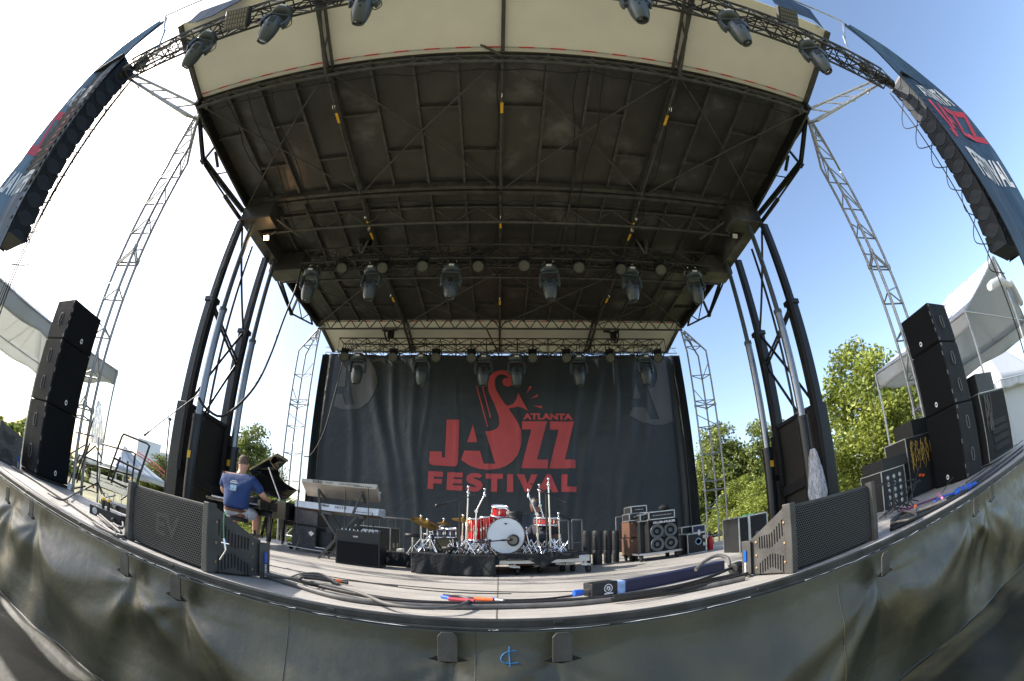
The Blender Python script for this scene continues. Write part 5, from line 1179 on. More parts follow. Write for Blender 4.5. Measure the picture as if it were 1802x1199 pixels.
hd = MB().lathe([(0, -.1), (.06, -.08), (.075, 0), (.07, .06), (0, .1)], (0, .21, .72), n=18).build("head", M['skin_dark'], t, local=True); MB().lathe([(.082, -.02), (.085, .03), (.06, .09), (0, .11)], (0, .20, .725), n=18).build("hair", M['plastic'], t, local=True)

# ------------------------------------------------------------------ drum riser and drums
M['drum_red'] = mat("red_drum_lacquer", (.55, .008, .015), .15, .1, .1, 6, coat=.8); M['drum_blue'] = mat("dark_blue_drum", (.015, .03, .09), .15, .2, .2, 6, coat=.8)
M['head_white'] = mat("drum_head", (.62, .66, .70), .45, 0, .06, 4); M['cymbal'] = mat("bronze_cymbal", (.52, .34, .10), .32, .9, .25, 14)
DY = 4.95; DZ = at(890, 977, y=DY).z
t = thing("rolling_riser", "silver drum riser on wheels with black cloth bunched over its edge", "drum riser", (.45, DY + .5, 0))
xa, xb = at(868, 985, y=DY).x, at(1034, 985, y=DY).x
MB().box(((xa + xb) / 2 - .35, DY + .75, DZ - .02), (xb - xa + .72, 1.5, .03)).build("deck_board", M['case_black'], t)
MB().box(((xa + xb) / 2, DY, DZ - .065), (xb - xa, .05, .075)).build("side_rail", M['alu'], t, bevel=.005)
MB().box((xb, DY + .75, DZ - .065), (.05, 1.5, .075)).build("side_rail", M['alu'], t, bevel=.005)
for px, yy in ((905, DY + .1), (945, DY + .3), (985, DY + .35), (1003, DY + .3), (1030, DY + .05), (1030, DY + 1.3), (900, DY + 1.3)):
    x = at(px, 990, y=yy).x; mb = MB(); mb.tube((x, yy, .1), (x, yy, DZ - .05), .018); mb.bar((x - .05, yy, .11), (x + .06, yy, .09), .03); mb.build("leg", M['alu'], t)
    MB().lathe([(.02, -.02), (.045, -.018), (.045, .018), (.02, .02)], (x + .03, yy, .046), ax=(1, .3, 0), n=14).build("caster", M['rubber'], t)
mb = MB(); x0c, x1c = at(895, 1000, y=DY + .2).x, at(960, 1000, y=DY + .2).x; mb.bar((x0c, DY + .2, .12), (x1c, DY + .2, .12), .04, .03); mb.bar((x0c, DY + .45, .15), (x1c + .4, DY + .45, .15), .03, .03); mb.build("cross_rail", M['brown'], t)
def drape(name, label, top, y, zt, drop, amp, n=60, seed=1, cat="cloth"):
    """a hanging cloth; top: x0, x1; drop(u) lower edge height"""
    random.seed(seed); mb = MB(); m = 14; vs = []; x0, x1 = top
    for i in range(n + 1):
        u = i / n; zb_ = drop(u)
        for j in range(m + 1):
            v = j / m; f = amp * v * (.8 * math.sin(u * 15 + seed + v) + .25 * math.sin(u * 41 + v * 3 + seed) + .9 * math.sin(u * 7 - v * 3))
            vs.append((x0 + (x1 - x0) * u + .3 * amp * v * math.sin(u * 19 + seed), y - .01 - abs(f) * 1.2 - .02 * v, zt + (zb_ - zt) * v))
    for i in range(n + 1): vs.append((x0 + (x1 - x0) * i / n, y + .12, zt + .004))
    b0 = (n + 1) * (m + 1)
    mb.add(vs, [(i * (m + 1) + j, (i + 1) * (m + 1) + j, (i + 1) * (m + 1) + j + 1, i * (m + 1) + j + 1) for i in range(n) for j in range(m)] + [(i * (m + 1), (i + 1) * (m + 1), b0 + i + 1, b0 + i) for i in range(n)], 0, True)
    o = mb.build(name, M['cloth_black'], loc=((x0 + x1) / 2, y, zt)); s = o.modifiers.new("s", 'SOLIDIFY'); s.thickness = .006; tag(o, label, cat); return o
t = thing("small_riser", "low black stage riser under the small blue drum kit", "drum riser", (-1.0, 5.4, 0))
xs0, xs1 = at(722, 990, y=DY - .1).x, at(872, 990, y=DY - .1).x
MB().box(((xs0 + xs1) / 2, DY + .55, DZ / 2 - .015), (xs1 - xs0 - .06, 1.2, DZ - .05)).build("platform", M['case_black'], t, bevel=.01)
drape("riser_cloth", "black cloth pinned along the front of the low drum riser, touching the floor", (xs0, xs1), DY - .06, DZ + .0, lambda u: .012 + .0 * u, .022, 90, 2)
drape("riser_cloth", "black cloth bunched over the edge of the silver rolling riser", (xs1 - .08, xb - .1), DY - .03, DZ + .01, lambda u: DZ - .06 - .09 * max(0, math.sin(u * 9.5 + 2.2)) ** 2 - .05 * (u < .12), .02, 90, 5)
drape("riser_cloth", "black cloth skirt further back beside the combo amplifier", (at(678, 992, y=5.6).x, at(738, 992, y=5.6).x), 5.55, .2, lambda u: .012, .012, 40, 8)

def drum(root, c, ax, r, L, shell, head, name="shell", lugs=8, hoop=None):
    c = Vector(c); ax = Vector(ax).normalized(); o = MB().lathe([(r, -L / 2), (r, L / 2)], c, ax=ax, n=36).build("shell", shell, root)
    for sgn in (-1, 1):
        MB().lathe([(r + .002, sgn * L / 2 - .012), (r + .012, sgn * L / 2 - .012), (r + .012, sgn * L / 2 + .012), (r + .002, sgn * L / 2 + .012), (r + .002, sgn * L / 2 - .012)], c, ax=ax, n=36, cap=False).build("hoop", hoop or M['chrome'], root)
        MB().lathe([(0, sgn * (L / 2 + .003)), (r, sgn * (L / 2 + .003))], c, ax=ax, n=36).build("drum_head", head, root)
    x, y, z = frame_of(c, c + ax); mb = MB()
    for k in range(lugs):
        a = 6.283 * (k + .5) / lugs; d = x * math.cos(a) + y * math.sin(a); p = c + d * (r + .008)
        mb.tube(p - z * (L / 2 - .01), p + z * (L / 2 - .01), .004, n=5); mb.box(p, (.016, .016, .03))
    mb.build("tension_lug", M['chrome'], root)
bc = at(890, 943, y=DY + .05); rr_ = (at(923, 943, y=DY + .05) - bc).length
t = thing("bass_drum", "red bass drum with a pale front head and a round porthole", "drum", bc); drum(t, bc + Vector((0, .2, 0)), (0, -1, 0), rr_, .36, M['drum_red'], M['head_white'], lugs=10, hoop=M['gloss_black'])
ph = at(903, 951, y=DY)
MB().lathe([(.048, 0), (.070, .002), (.070, .006), (.048, .008)], (ph.x, DY + .016, ph.z), ax=(0, -1, 0), n=28, cap=False).build("port_ring", M['drape'], t)
MB().lathe([(0, 0), (.055, .001)], (ph.x, DY + .014, ph.z), ax=(0, -1, 0), n=28).build("port_hole", mat('port_hole_inside', (.16, .14, .11), .6), t)
lg = at(890, 921, y=DY); mb = MB(); mb.slab([(lg.x - .028, DY + .013, lg.z + .008), (lg.x, DY + .013, lg.z - .022), (lg.x + .028, DY + .013, lg.z + .008), (lg.x + .01, DY + .013, lg.z), (lg.x, DY + .013, lg.z + .006), (lg.x - .01, DY + .013, lg.z)], (0, -.003, 0)); mb.build("head_logo", M['speaker_grey'], t)
for s in (-1, 1): MB().tube(bc + Vector((s * rr_ * .9, .1, -.02)), (bc.x + s * (rr_ + .08), DY + .02, DZ + .01), .008).build("spur", M['chrome'], t)
def floor_tom(px0, px1, pyt, pyb, y, lab, shell=M['drum_red']):
    c0 = at((px0 + px1) / 2, (pyt + pyb) / 2, y=y); r = abs(at(px1, pyb, y=y).x - at(px0, pyb, y=y).x) / 2; L = at(px0, pyt, y=y).z - at(px0, pyb, y=y).z
    t = thing("floor_tom", lab, "drum", (c0.x, y, DZ)); drum(t, c0, (0, 0, 1), r, L, shell, M['head_white'], lugs=8)
    for k in range(3):
        a = 6.283 * k / 3 + .5; MB().path([(c0.x + (r + .02) * math.cos(a), y + (r + .02) * math.sin(a), c0.z + L * .2), (c0.x + (r + .02) * math.cos(a), y + (r + .02) * math.sin(a), c0.z - L / 2 - .01), (c0.x + (r + .05) * math.cos(a), y + (r + .05) * math.sin(a), DZ + .01)], .008, 6).build("leg", M['chrome'], t)
floor_tom(824, 846, 914, 951, 5.15, "taller red floor tom, left of the bass drum and furthest from it")
floor_tom(845, 868, 911, 950, 5.25, "red floor tom tucked against the left side of the bass drum")
rc = at(879, 900, y=5.15); t = thing("rack_tom", "small red tom mounted on top of the bass drum", "drum", rc); drum(t, rc, (.1, -.25, 1), (at(893, 900, y=5.15).x - at(865, 900, y=5.15).x) / 2, .11, M['drum_red'], M['head_white'], lugs=6)
MB().path([rc + Vector((.05, -.09, .03)), rc + Vector((.1, -.12, .0)), rc + Vector((.08, -.05, -.14))], .010, 6).build("tom_mount", M['chrome'], t)
sc_ = at(960, 919, y=5.3); t = thing("snare_drum", "shallow red snare drum among the stands on the right of the kit", "drum", sc_); drum(t, sc_, (.05, 0, 1), .135, .085, M['drum_red'], M['head_white'], lugs=10)
mb = MB()
for k in range(3): a = 2.1 * k; mb.tube((sc_.x, sc_.y, sc_.z - .12), (sc_.x + .14 * math.cos(a), sc_.y + .14 * math.sin(a), sc_.z - .05), .007); mb.tube((sc_.x, sc_.y, DZ + .1), (sc_.x + .15 * math.cos(a), sc_.y + .15 * math.sin(a), DZ + .01), .008)
mb.tube((sc_.x, sc_.y, DZ + .08), (sc_.x, sc_.y, sc_.z - .1), .010); mb.build("snare_stand", M['chrome'], t)
def cstand(lab, base, top, y, tilt=None, cym=None, elbow=None, m_=None, fr=.13, zb=None, name="cymbal_stand", cat="cymbal stand"):
    """chrome tripod stand from pixel anchors; elbow: pixel where a boom starts; cym: radius of a cymbal"""
    zb = DZ if zb is None else zb; m_ = m_ or M['chrome']
    b = at(*base, y=y); b.z = zb; tp = at(*top, y=y); t = thing(name, lab, cat, b)
    e = at(*elbow, y=y) if elbow else tp
    mid = b.lerp(Vector((e.x, y, e.z)), .5); mb = MB(); mb.tube(b + Vector((0, 0, .08)), mid, .013); mb.tube(mid, e, .009); mb.lathe([(.018, -.015), (.018, .015)], mid, n=10); mb.lathe([(.02, -.015), (.02, .02)], b.lerp(mid, .95), n=10); mb.build("tube", m_, t)
    if elbow:
        mb = MB(); mb.tube(e, tp, .008); mb.lathe([(.02, -.02), (.022, .0), (.02, .02)], e, ax=(0, 1, 0), n=10); mb.build("boom", m_, t)
    mb = MB(); mb.lathe([(.008, -.03), (.017, -.025), (.017, .005), (.006, .01), (.006, .045), (.014, .05), (.014, .07), (0, .075)], tp, n=10); mb.build("wing_nut", m_, t)
    for k in range(3):
        a = 2.094 * k + .4 + base[0]; MB().tube(b + Vector((0, 0, .17)), b + Vector((fr * math.cos(a), fr * math.sin(a), .008)), .008, n=6).build("leg", m_, t)
    mb = MB()
    for k in range(3): a = 2.094 * k + .4 + base[0]; mb.tube(b + Vector((0, 0, .04)), b + Vector((fr * .6 * math.cos(a), fr * .6 * math.sin(a), .075)), .005, n=5)
    mb.build("brace", m_, t)
    if cym:
        ax = Vector((0, 0, 1)) if tilt is None else Vector((tilt[0], tilt[1], 1)).normalized()
        MB().lathe([(cym, 0), (cym * .6, .012), (cym * .22, .02), (cym * .16, .034), (.0, .04), (0, .036), (cym * .2, .014), (cym, -.003)], tp, ax=ax, n=32).build("cymbal", M['cymbal'], t)
    return t
cstand("tall straight chrome stand with no cymbal, left of the red drums", (820, 975), (824, 866), 5.0)
cstand("chrome boom stand leaning right, between the red floor toms", (837, 972), (853, 870), 5.05, elbow=(838, 900))
cstand("chrome boom stand leaning left, right of the bass drum", (947, 972), (930, 872), 5.05, elbow=(944, 905))
cstand("tallest chrome stand on the right of the drum kit, no cymbal", (969, 972), (965, 852), 4.98)
cstand("chrome stand just right of the snare drum", (975, 968), (949, 862), 5.35, elbow=(950, 890))
cstand("chrome stand carrying a small cymbal left of the red drums", (812, 975), (815, 916), 5.2, cym=.13, tilt=(.15, -.2))
cstand("short chrome stand at the right edge of the drum kit", (985, 965), (983, 912), 5.2)
cstand("thin chrome hi-hat stand left of the snare drum", (945, 975), (948, 915), 5.45, name="hihat_stand", cat="hi-hat stand")
cstand("chrome pedal stand beside the bass drum", (935, 975), (926, 938), 5.1, fr=.1)
def micstand(lab, base, elbow, tip0, tip1, y, zb, wt=True, fr=.16, m_=None):
    m_ = m_ or M['plastic']; b = at(*base, y=y); b.z = zb; e = at(*elbow, y=y); a = at(*tip0, y=y); c = at(*tip1, y=y)
    t = thing("microphone_stand", lab, "microphone stand", b); MB().tube(b + Vector((0, 0, .05)), e, .010).build("tube", m_, t)
    mb = MB(); mb.tube(a, c, .007); mb.lathe([(.02, -.02), (.02, .02)], e, ax=(0, 1, 0), n=10); mb.build("boom_arm", m_, t)
    mb = MB(); d = (c - a).normalized(); mb.lathe([(.008, -.02), (.013, .0), (.013, .07), (.018, .075), (.018, .10), (.006, .115)], c, ax=d, n=12); mb.build("microphone", m_, t)
    for k in range(3):
        q_ = 2.094 * k + base[0]; MB().tube(b + Vector((0, 0, .09)), b + Vector((fr * math.cos(q_), fr * math.sin(q_), .008)), .008, n=6).build("leg", m_, t)
    return t
micstand("thin black boom microphone stand at the front left of the drums", (809, 978), (809, 880), (838, 871), (783, 886), 4.93, DZ)
micstand("black boom microphone stand at the right of the drum kit", (963, 972), (961, 868), (933, 851), (984, 879), 4.92, DZ)
micstand("short black boom stand pointing at the bass drum", (862, 985), (862, 952), (835, 955), (884, 951), 4.86, DZ, fr=.12)
micstand("black microphone stand on the right edge of the drum riser", (981, 970), (981, 905), (970, 900), (990, 908), 5.5, DZ)
mb = MB(); random.seed(11); t = thing("pedal_hardware", "tangle of chrome pedals and stand feet below the red toms", "drum hardware", (-.3, 5.1, DZ))
for k in range(46):
    x = at(random.uniform(800, 870), 965, y=5.05).x; y = random.uniform(4.95, 5.4); a = Vector((x, y, DZ + random.uniform(.0, .02) + .01)); mb.tube(a, a + Vector((random.uniform(-.1, .1), random.uniform(-.05, .05), random.uniform(.02, .16))), random.choice((.004, .006, .009)), n=5)
mb.build("tube_cluster", M['chrome'], t)
t = thing("pedal_hardware", "tangle of chrome pedals and stand feet right of the bass drum", "drum hardware", (.5, 5.1, DZ)); mb = MB()
for k in range(46):
    x = at(random.uniform(925, 990), 965, y=5.05).x; y = random.uniform(4.98, 5.5); a = Vector((x, y, DZ + random.uniform(.0, .02) + .01)); mb.tube(a, a + Vector((random.uniform(-.1, .1), random.uniform(-.05, .05), random.uniform(.02, .16))), random.choice((.004, .006, .009)), n=5)
mb.build("tube_cluster", M['chrome'], t)
# small blue kit
c = at(784, 962, y=5.25); t = thing("bass_drum", "small bass drum with a black front head, part of the blue kit", "drum", c); drum(t, c + Vector((0, .15, 0)), (0, -1, 0), (at(804, 962, y=5.25) - c).length, .26, M['drum_blue'], M['gloss_black'], lugs=8, hoop=M['gloss_black'])
for px0, px1, lab in ((762, 781, "small dark blue tom, left one of the pair on the blue kit"), (784, 803, "small dark blue tom, right one of the pair on the blue kit")):
    c = at((px0 + px1) / 2, 938, y=5.3); t = thing("rack_tom", lab, "drum", c); drum(t, c, (0, -.15, 1), (at(px1, 938, y=5.3).x - at(px0, 938, y=5.3).x) / 2, .1, M['drum_blue'], M['head_white'], lugs=6); MB().tube(c + Vector((0, 0, -.06)), (at(784, 950, y=5.35).x, 5.38, c.z - .12), .008).build("tom_mount", M['chrome'], t)
cstand("chrome stand with a large tilted bronze cymbal at the left end of the blue kit", (742, 982), (741, 917), 5.3, cym=.13, tilt=(.25, -.3))
cstand("chrome stand with a bronze cymbal tilting down towards the blue toms", (751, 982), (752, 923), 5.2, cym=.15, tilt=(.35, -.3))
cstand("chrome boom stand with a small flat bronze cymbal over the blue toms", (755, 980), (781, 922), 5.4, cym=.08, elbow=(752, 942), tilt=(.1, -.15))
cstand("low chrome stand in the middle of the blue kit hardware", (757, 980), (757, 945), 5.1)
t = thing("floor_tom", "small chrome edged floor tom of the blue kit", "drum", at(756, 975, y=5.3)); drum(t, at(756, 952, y=5.3), (0, 0, 1), .07, .16, M['drum_blue'], M['head_white'], lugs=6)
for px, py, lab in ((726, 941, "round drum stool with a chrome leg at the far left of the blue kit"), (791, 964, "round grey drum stool lying low in front of the blue bass drum")):
    y = 5.1 if px == 726 else 4.98; c = at(px, py, y=y); zf = DZ if px != 726 else .2
    t = thing("drum_stool", lab, "stool", (c.x, y, zf)); MB().lathe([(0, -.03), (.075, -.03), (.09, -.015), (.085, .01), (0, .018)], c, n=24).build("seat", M['rubber'], t)
    MB().tube((c.x, y, zf + .03), (c.x, y, c.z - .02), .011).build("post", M['chrome'], t)
    for k in range(3): MB().tube((c.x, y, zf + .12), (c.x + .11 * math.cos(2.1 * k + .3), y + .11 * math.sin(2.1 * k + .3), zf + .008), .007, n=6).build("leg", M['chrome'], t)
t = thing("tall_drum_case", "tall dark cylindrical bin behind the bass drum", "bin", at(920, 960, y=6.0)); c0 = at(920, 931, y=6.0); MB().lathe([(.16, -.3), (.165, .20), (.15, .205), (.15, -.1)], (c0.x, 6.0, c0.z + .0), n=28).build("bin_body", mat("grey_bin", (.05, .055, .06), .3, 0, .2, 6), t); MB().lathe([(.15, 0), (.15, .2)], (c0.x, 6.0, .02), n=20).build("bin_base", M['cloth_black'], t)
c0 = at(906, 915, y=5.9); t = thing("drum_case", "black drum case beside the tall bin behind the bass drum", "drum case", c0); MB().lathe([(.11, -.12), (.11, .1), (.1, .11)], c0, n=24).build("case_shell", M['rubber'], t); MB().lathe([(.114, .06), (.114, .09)], c0, n=24).build("lid_rim", M['plastic'], t)

# ------------------------------------------------------------------ rear guard rail, drum cases, bass rig, racks
t = thing("guard_rail", "thin grey guard rail along the back of the stage behind the instruments", "guard rail", (0, 7.6, 0)); y = 7.6; M['rail_grey'] = mat('rail_grey', (.10, .105, .11), .5, .4)
for a, b in ((640, 740), (984, 1001), (1007, 1025), (1085, 1120)):
    p0 = at(a, 945, y=y); p1 = at(b, 945, y=y); mb = MB(); mb.path([(p0.x, y, 0), (p0.x, y, .68), (p0.x, y, .70), (p1.x, y, .70), (p1.x, y, .68), (p1.x, y, 0)], .014, 6, sub=1); mb.tube((p0.x, y, .3), (p1.x, y, .3), .010)
    if b - a > 60:
        for k in range(1, 7): mb.tube((p0.x + (p1.x - p0.x) * k / 7, y, .0), (p0.x + (p1.x - p0.x) * k / 7, y, .7), .008, n=6)
    mb.build("rail_section", M['rail_grey'], t)
nmz = ("leftmost", "second from the left", "third from the left", "rightmost")
for i, (a, b) in enumerate(((1026, 1040), (1043, 1060), (1063, 1077), (1078, 1090))):
    y = 5.95 + .1 * i
    for j, (yb_, yt_) in enumerate(((1001, 968), (968, 934))):
        x0 = at(a, yb_, y=y).x; x1 = at(b, yb_, y=y).x; z0 = 0.004 if j == 0 else at(a, 968, y=y).z; z1 = at(a, yt_, y=y).z; r = (x1 - x0) / 2
        t = thing("drum_case", f"black cylindrical drum case, {nmz[i]} in the {'lower' if j == 0 else 'upper'} row beside the riser", "drum case", ((x0 + x1) / 2, y, z0), group="black cylindrical cases stacked in two rows")
        MB().lathe([(r * .96, 0), (r, .01), (r, z1 - z0 - .02), (r * .94, z1 - z0 - .004)], ((x0 + x1) / 2, y, z0), n=24).build("case_shell", M['case_black'], t); MB().lathe([(r + .004, z1 - z0 - .07), (r + .004, z1 - z0 - .05)], ((x0 + x1) / 2, y, z0), n=24).build("lid_rim", M['rubber'], t)
yb0 = 5.7
t, x0, x1, y, zb, zt = fcase("wheeled_dolly", "silver edged blue dolly on wheels under the bass amplifier stack", "dolly", 1124, 1200, 984, 971, .5, y=yb0, zb=.09, body=M['blue_panel']); casters(t, x0 + .05, x1 - .05, y + .05, y + .42, 0); zt0 = zt
t, x0, x1, y, zb, zt = fcase("wheeled_dolly", "smaller blue dolly under the brown speaker cabinets", "dolly", 1109, 1124, 986, 978, .4, y=6.0, zb=.07, body=M['blue_panel']); casters(t, x0 + .03, x1 - .02, y + .05, y + .32, 0, .03)
for j, (yb_, yt_) in enumerate(((978, 947), (946, 916))):
    t, x0, x1, y, zb, zt = fcase("brown_cabinet", f"brown covered speaker cabinet, {'lower' if j == 0 else 'upper'} one of two at the left of the bass rig", "speaker", 1108, 1127, yb_, yt_, .4, y=6.0, zb=at(1115, yb_, y=6.0).z, body=M['brown'], alu=False)
    MB().lathe([(.008, 0), (.008, .01)], (x0 + .04, y, zt - .04), ax=(0, -1, 0), n=8).build("stud", M['alu'], t)
t, x0, x1, y, zb, zt = fcase("speaker_cabinet", "narrow black speaker cabinet between the brown cabinets and the bass cabinet", "speaker", 1127, 1143, 974, 918, .4, y=5.85, zb=at(1135, 974, y=5.85).z, alu=False)
t, x0, x1, y, zb, zt = fcase("bass_cabinet", "big black bass cabinet with four round speakers and white lettering along the top", "bass cabinet", 1142, 1196, 972, 913, .4, y=yb0, zb=zt0, alu=False)
MB().box(((x0 + x1) / 2, y - .003, (zb + zt) / 2), (x1 - x0 - .03, .012, zt - zb - .03)).build("front_grille", M['sub_grille'], t)
M['cone'] = mat("speaker_cone", (.06, .075, .08), .45, 0, .2, 20)
w_ = x1 - x0
for i in (0, 1):
    for j in (0, 1):
        c = Vector((x0 + w_ * (.28 + .44 * i), y - .012, zb + (zt - zb) * (.24 + .40 * j))); MB().lathe([(.098, 0), (.094, .012), (.084, .008), (.07, .002), (.035, -.012), (.03, .0), (.0, .008)], c, ax=(0, -1, 0), n=28).build("speaker_cone", M['cone'], t)
MB().lathe([(.03, 0), (.026, .006), (0, .003)], ((x0 + x1) / 2, y - .012, (zb + zt) / 2), ax=(0, -1, 0), n=16).build("tweeter", M['plastic'], t)
uv, fs, asp = text_mesh("GALLIEN-KRUEGER", .02); mb = MB(); mb.add([(x0 + .07 + u * (w_ - .12), y - .014, zt - .055 + v * .03) for u, v in uv], fs); mb.build("lettering", M['white'], t)
def rack(name, lab, xl, xr, yb_, yt_, y, zb, n):
    t, x0, x1, y, zb, zt = fcase(name, lab, "rack case", xl, xr, yb_, yt_, .35, y=y, zb=zb)
    MB().box(((x0 + x1) / 2, y - .002, (zb + zt) / 2), (x1 - x0 - .05, .01, zt - zb - .05)).build("rack_panel", M['case_black'], t)
    mb = MB()
    for k in range(n): mb.box((x0 + .06 + (x1 - x0 - .12) * k / max(1, n - 1), y - .01, zb + (zt - zb) * .5), (.010, .01, .010))
    mb.build("rack_control", M['alu'], t); return t, x0, x1, y, zb, zt
_, _, _, _, _, ztt = rack("amplifier_rack", "silver edged amplifier rack with thin white stripes on top of the bass cabinet", 1142, 1187, 913, 899, yb0, zt, 12)
_, _, _, _, _, z2 = rack("small_rack", "small silver edged rack lying beside the bass amplifier", 1127, 1141, 918, 905, 5.8, at(1135, 918, y=5.8).z, 4)
_, _, _, _, _, z2 = rack("small_rack", "wide silver edged rack standing on the brown cabinets", 1108, 1127, 917, 903, 5.95, at(1115, 917, y=5.95).z, 5)
rack("small_rack", "topmost small rack with a yellow strip above the brown cabinets", 1111, 1138, 904, 890, 5.95, at(1120, 904, y=5.95).z, 6)
t = thing("cap", "dark cloth bag dropped on top of the bass amplifier rack", "bag", at(1168, 897, y=5.85)); MB().lathe([(.0, -.03), (.07, -.02), (.075, .02), (.045, .05), (0, .06)], at(1168, 895, y=5.85), n=14).build("bag_body", M['cloth_black'], t)
t, x0, x1, y, zb, zt = fcase("flight_case", "black flight case with a round blue print, right of the bass rig", "flight case", 1211, 1243, 978, 938, .45, y=5.9)
MB().lathe([(.05, 0), (.038, .004), (.036, .0)], (x0 + .17, y - .004, zb + .17), ax=(0, -1, 0), n=20).build("round_print", mat("pale_blue_print", (.2, .35, .45), .6), t)
mb = MB()
for k in range(6): mb.box((x0 + .17 + .006 * k, y - .006, zb + .30), (.003, .004, .08))
mb.build("lettering", M['white'], t)
mb = MB(); mb.box((x1 - .03, y - .008, zt - .07), (.04, .012, .05)); mb.box((x1 - .03, y - .008, zb + .12), (.04, .012, .05)); mb.build("latch", M['alu'], t, bevel=.004)
t, x0, x1, y, zb, zt2 = fcase("small_flight_case", "small blue flight case with white edges on top of the black one", "flight case", 1219, 1241, 937, 924, .3, y=5.9, zb=zt, body=M['blue_panel'])
t, x0, x1, y, zb, zt = fcase("wedge_monitor", "black floor speaker standing on end beside the flight case", "speaker", 1200, 1211, 980, 941, .3, y=6.0, alu=False)
t, x0, x1, y, zb, zt = fcase("small_rack", "narrow rack case on top of the black floor speaker", "rack case", 1200, 1216, 940, 927, .3, y=6.0, zb=zt)
c0 = at(1250, 973, z=0); t = thing("fire_extinguisher", "red fire extinguisher standing at the rear edge of the stage", "fire extinguisher", (c0.x, 6.1, 0)); x = at(1250, 965, y=6.1).x
MB().lathe([(.04, 0), (.048, .01), (.048, .17), (.035, .195), (.014, .2), (.014, .225)], (x, 6.1, 0), n=18).build("cylinder", M['red_tape'], t); mb = MB(); mb.box((x, 6.1, .235), (.05, .02, .02)); mb.path([(x + .01, 6.1, .23), (x + .06, 6.09, .2), (x + .055, 6.09, .08)], .006, 5); mb.build("valve_and_hose", M['rubber'], t)
# stacked monitor cases near the right wedge speaker
t, x0, x1, y, zb, zt = fcase("open_rack", "open fronted black cabinet with a round logo, behind the right wedge speaker", "cabinet", 1302, 1352, 958, 905, .4, y=4.6)
MB().box(((x0 + x1) / 2, y - .004, (zb + zt) / 2), (x1 - x0 - .06, .01, zt - zb - .06)).build("dark_opening", M['cloth_black'], t)
MB().box((x0 + (x1 - x0) * .33, y - .012, (zb + zt) / 2), (.03, .02, zt - zb)).build("centre_post", M['alu'], t)
for k, (fx, fz) in enumerate(((.62, .45), (.2, .2))): MB().lathe([(.035, 0), (.03, .004), (0, .003)], (x0 + (x1 - x0) * fx, y - .012, zb + (zt - zb) * fz), ax=(0, -1, 0), n=18).build("round_logo", M['cone'], t)
mb = MB(); mb.box((x0 + .2, y + .1, zt + .01), (.12, .06, .012)); o = mb.build("lanyard", mat("green_cloth", (.05, .5, .15), .6), loc=(x0 + .2, y + .1, zt)); tag(o, "small bright green cloth on top of the open black cabinet", "cloth")
# right wing: amplifier rack with round fans, cable rack, rack with open front
def rackopen(name, lab, P, depth_vec, zb, fans=None, cables=None, y=None):
    pass
def slanted(name, lab, cat, xl, xr, pyb, pyt, y, depth, zb=0, rz=0):
    return fcase(name, lab, cat, xl, xr, pyb, pyt, depth, y=y, zb=zb)
t, x0, x1, y, zb, zt = fcase("fan_rack", "black amplifier rack with rows of round fans behind the right wedge speaker", "rack case", 1556, 1597, 888, 822, .45, y=4.3)
MB().box(((x0 + x1) / 2, y - .003, (zb + zt) / 2), (x1 - x0 - .05, .012, zt - zb - .05)).build("rack_panel", M['case_black'], t)
for i in range(3):
    for j in range(5): MB().lathe([(.036, 0), (.032, .006), (.012, .002), (0, .004)], (x0 + (x1 - x0) * (.24 + .26 * i), y - .01, zb + (zt - zb) * (.13 + .165 * j)), ax=(0, -1, 0), n=14).build("round_fan", M['alu'], t)
t2, a0_, a1_, *_ = fcase("storage_case", "dark plastic lid lying on top of the fan rack", "case lid", 1553, 1598, 822, 802, .45, y=4.3, zb=zt, alu=False)
t, x0, x1, y, zb, zt = fcase("cable_rack", "tall open black rack full of yellow cables beside the right speaker stack", "rack case", 1605, 1652, 872, 762, .5, y=4.45)
MB().box(((x0 + x1) / 2, y - .003, (zb + zt) / 2), (x1 - x0 - .06, .012, zt - zb - .06)).build("dark_opening", M['cloth_black'], t)
random.seed(21)
M['yellow_wire'] = mat('dull_yellow_wire', (.36, .24, .03), .5)
for k in range(22):
    mb = MB(); xx = x0 + .08 + random.random() ** 1.5 * (x1 - x0 - .16); pts = [(xx + random.uniform(-.035, .035), y - .02 - random.random() * .04, zb + (zt - zb) * (.93 - .07 * j - .2 * random.random() * (k % 2)) + random.uniform(-.02, .02)) for j in range(6)]; mb.path(pts, .004, 5); mb.build("yellow_cable", M['yellow_wire'], t)
mb = MB()
for k in range(2): mb.box((x0 + random.uniform(.1, .4), y - .03, zb + (zt - zb) * random.uniform(.3, .5)), (.05, .03, .04))
mb.build("orange_connector", M['orange'], t)
t, *_ = fcase("equipment_chest", "black plastic chest on top of the rack with yellow cables", "chest", 1606, 1640, 760, 735, .45, y=4.45, zb=zt, alu=False)
t, x0, x1, y, zb, zt = fcase("equipment_rack", "black equipment rack with an open back, right of the right speaker stack", "rack case", 1740, 1785, 800, 682, .6, y=3.55, zb=.03)
MB().box(((x0 + x1) / 2, y - .003, (zb + zt) / 2), (x1 - x0 - .08, .012, zt - zb - .08)).build("dark_opening", M['cloth_black'], t)
mb = MB()
for k in range(4): mb.box(((x0 + x1) / 2 + .05, y - .015, zb + (zt - zb) * (.16 + .12 * k)), ((x1 - x0) * .6, .02, .1))
mb.build("rack_unit", M['speaker_box'], t)
for k in range(9):
    mb = MB(); xx = x0 + .15 + random.random() * .3; mb.path([(xx + random.uniform(-.12, .12), y - .04, zb + (zt - zb) * (.95 - .13 * j)) for j in range(5)], .007, 5); mb.build("patch_cable", M['cable_grey'], t)
t, *_ = fcase("stage_box", "small black box with sockets on top of the open equipment rack", "stage box", 1722, 1752, 690, 655, .3, y=3.6, zb=zt, alu=False)
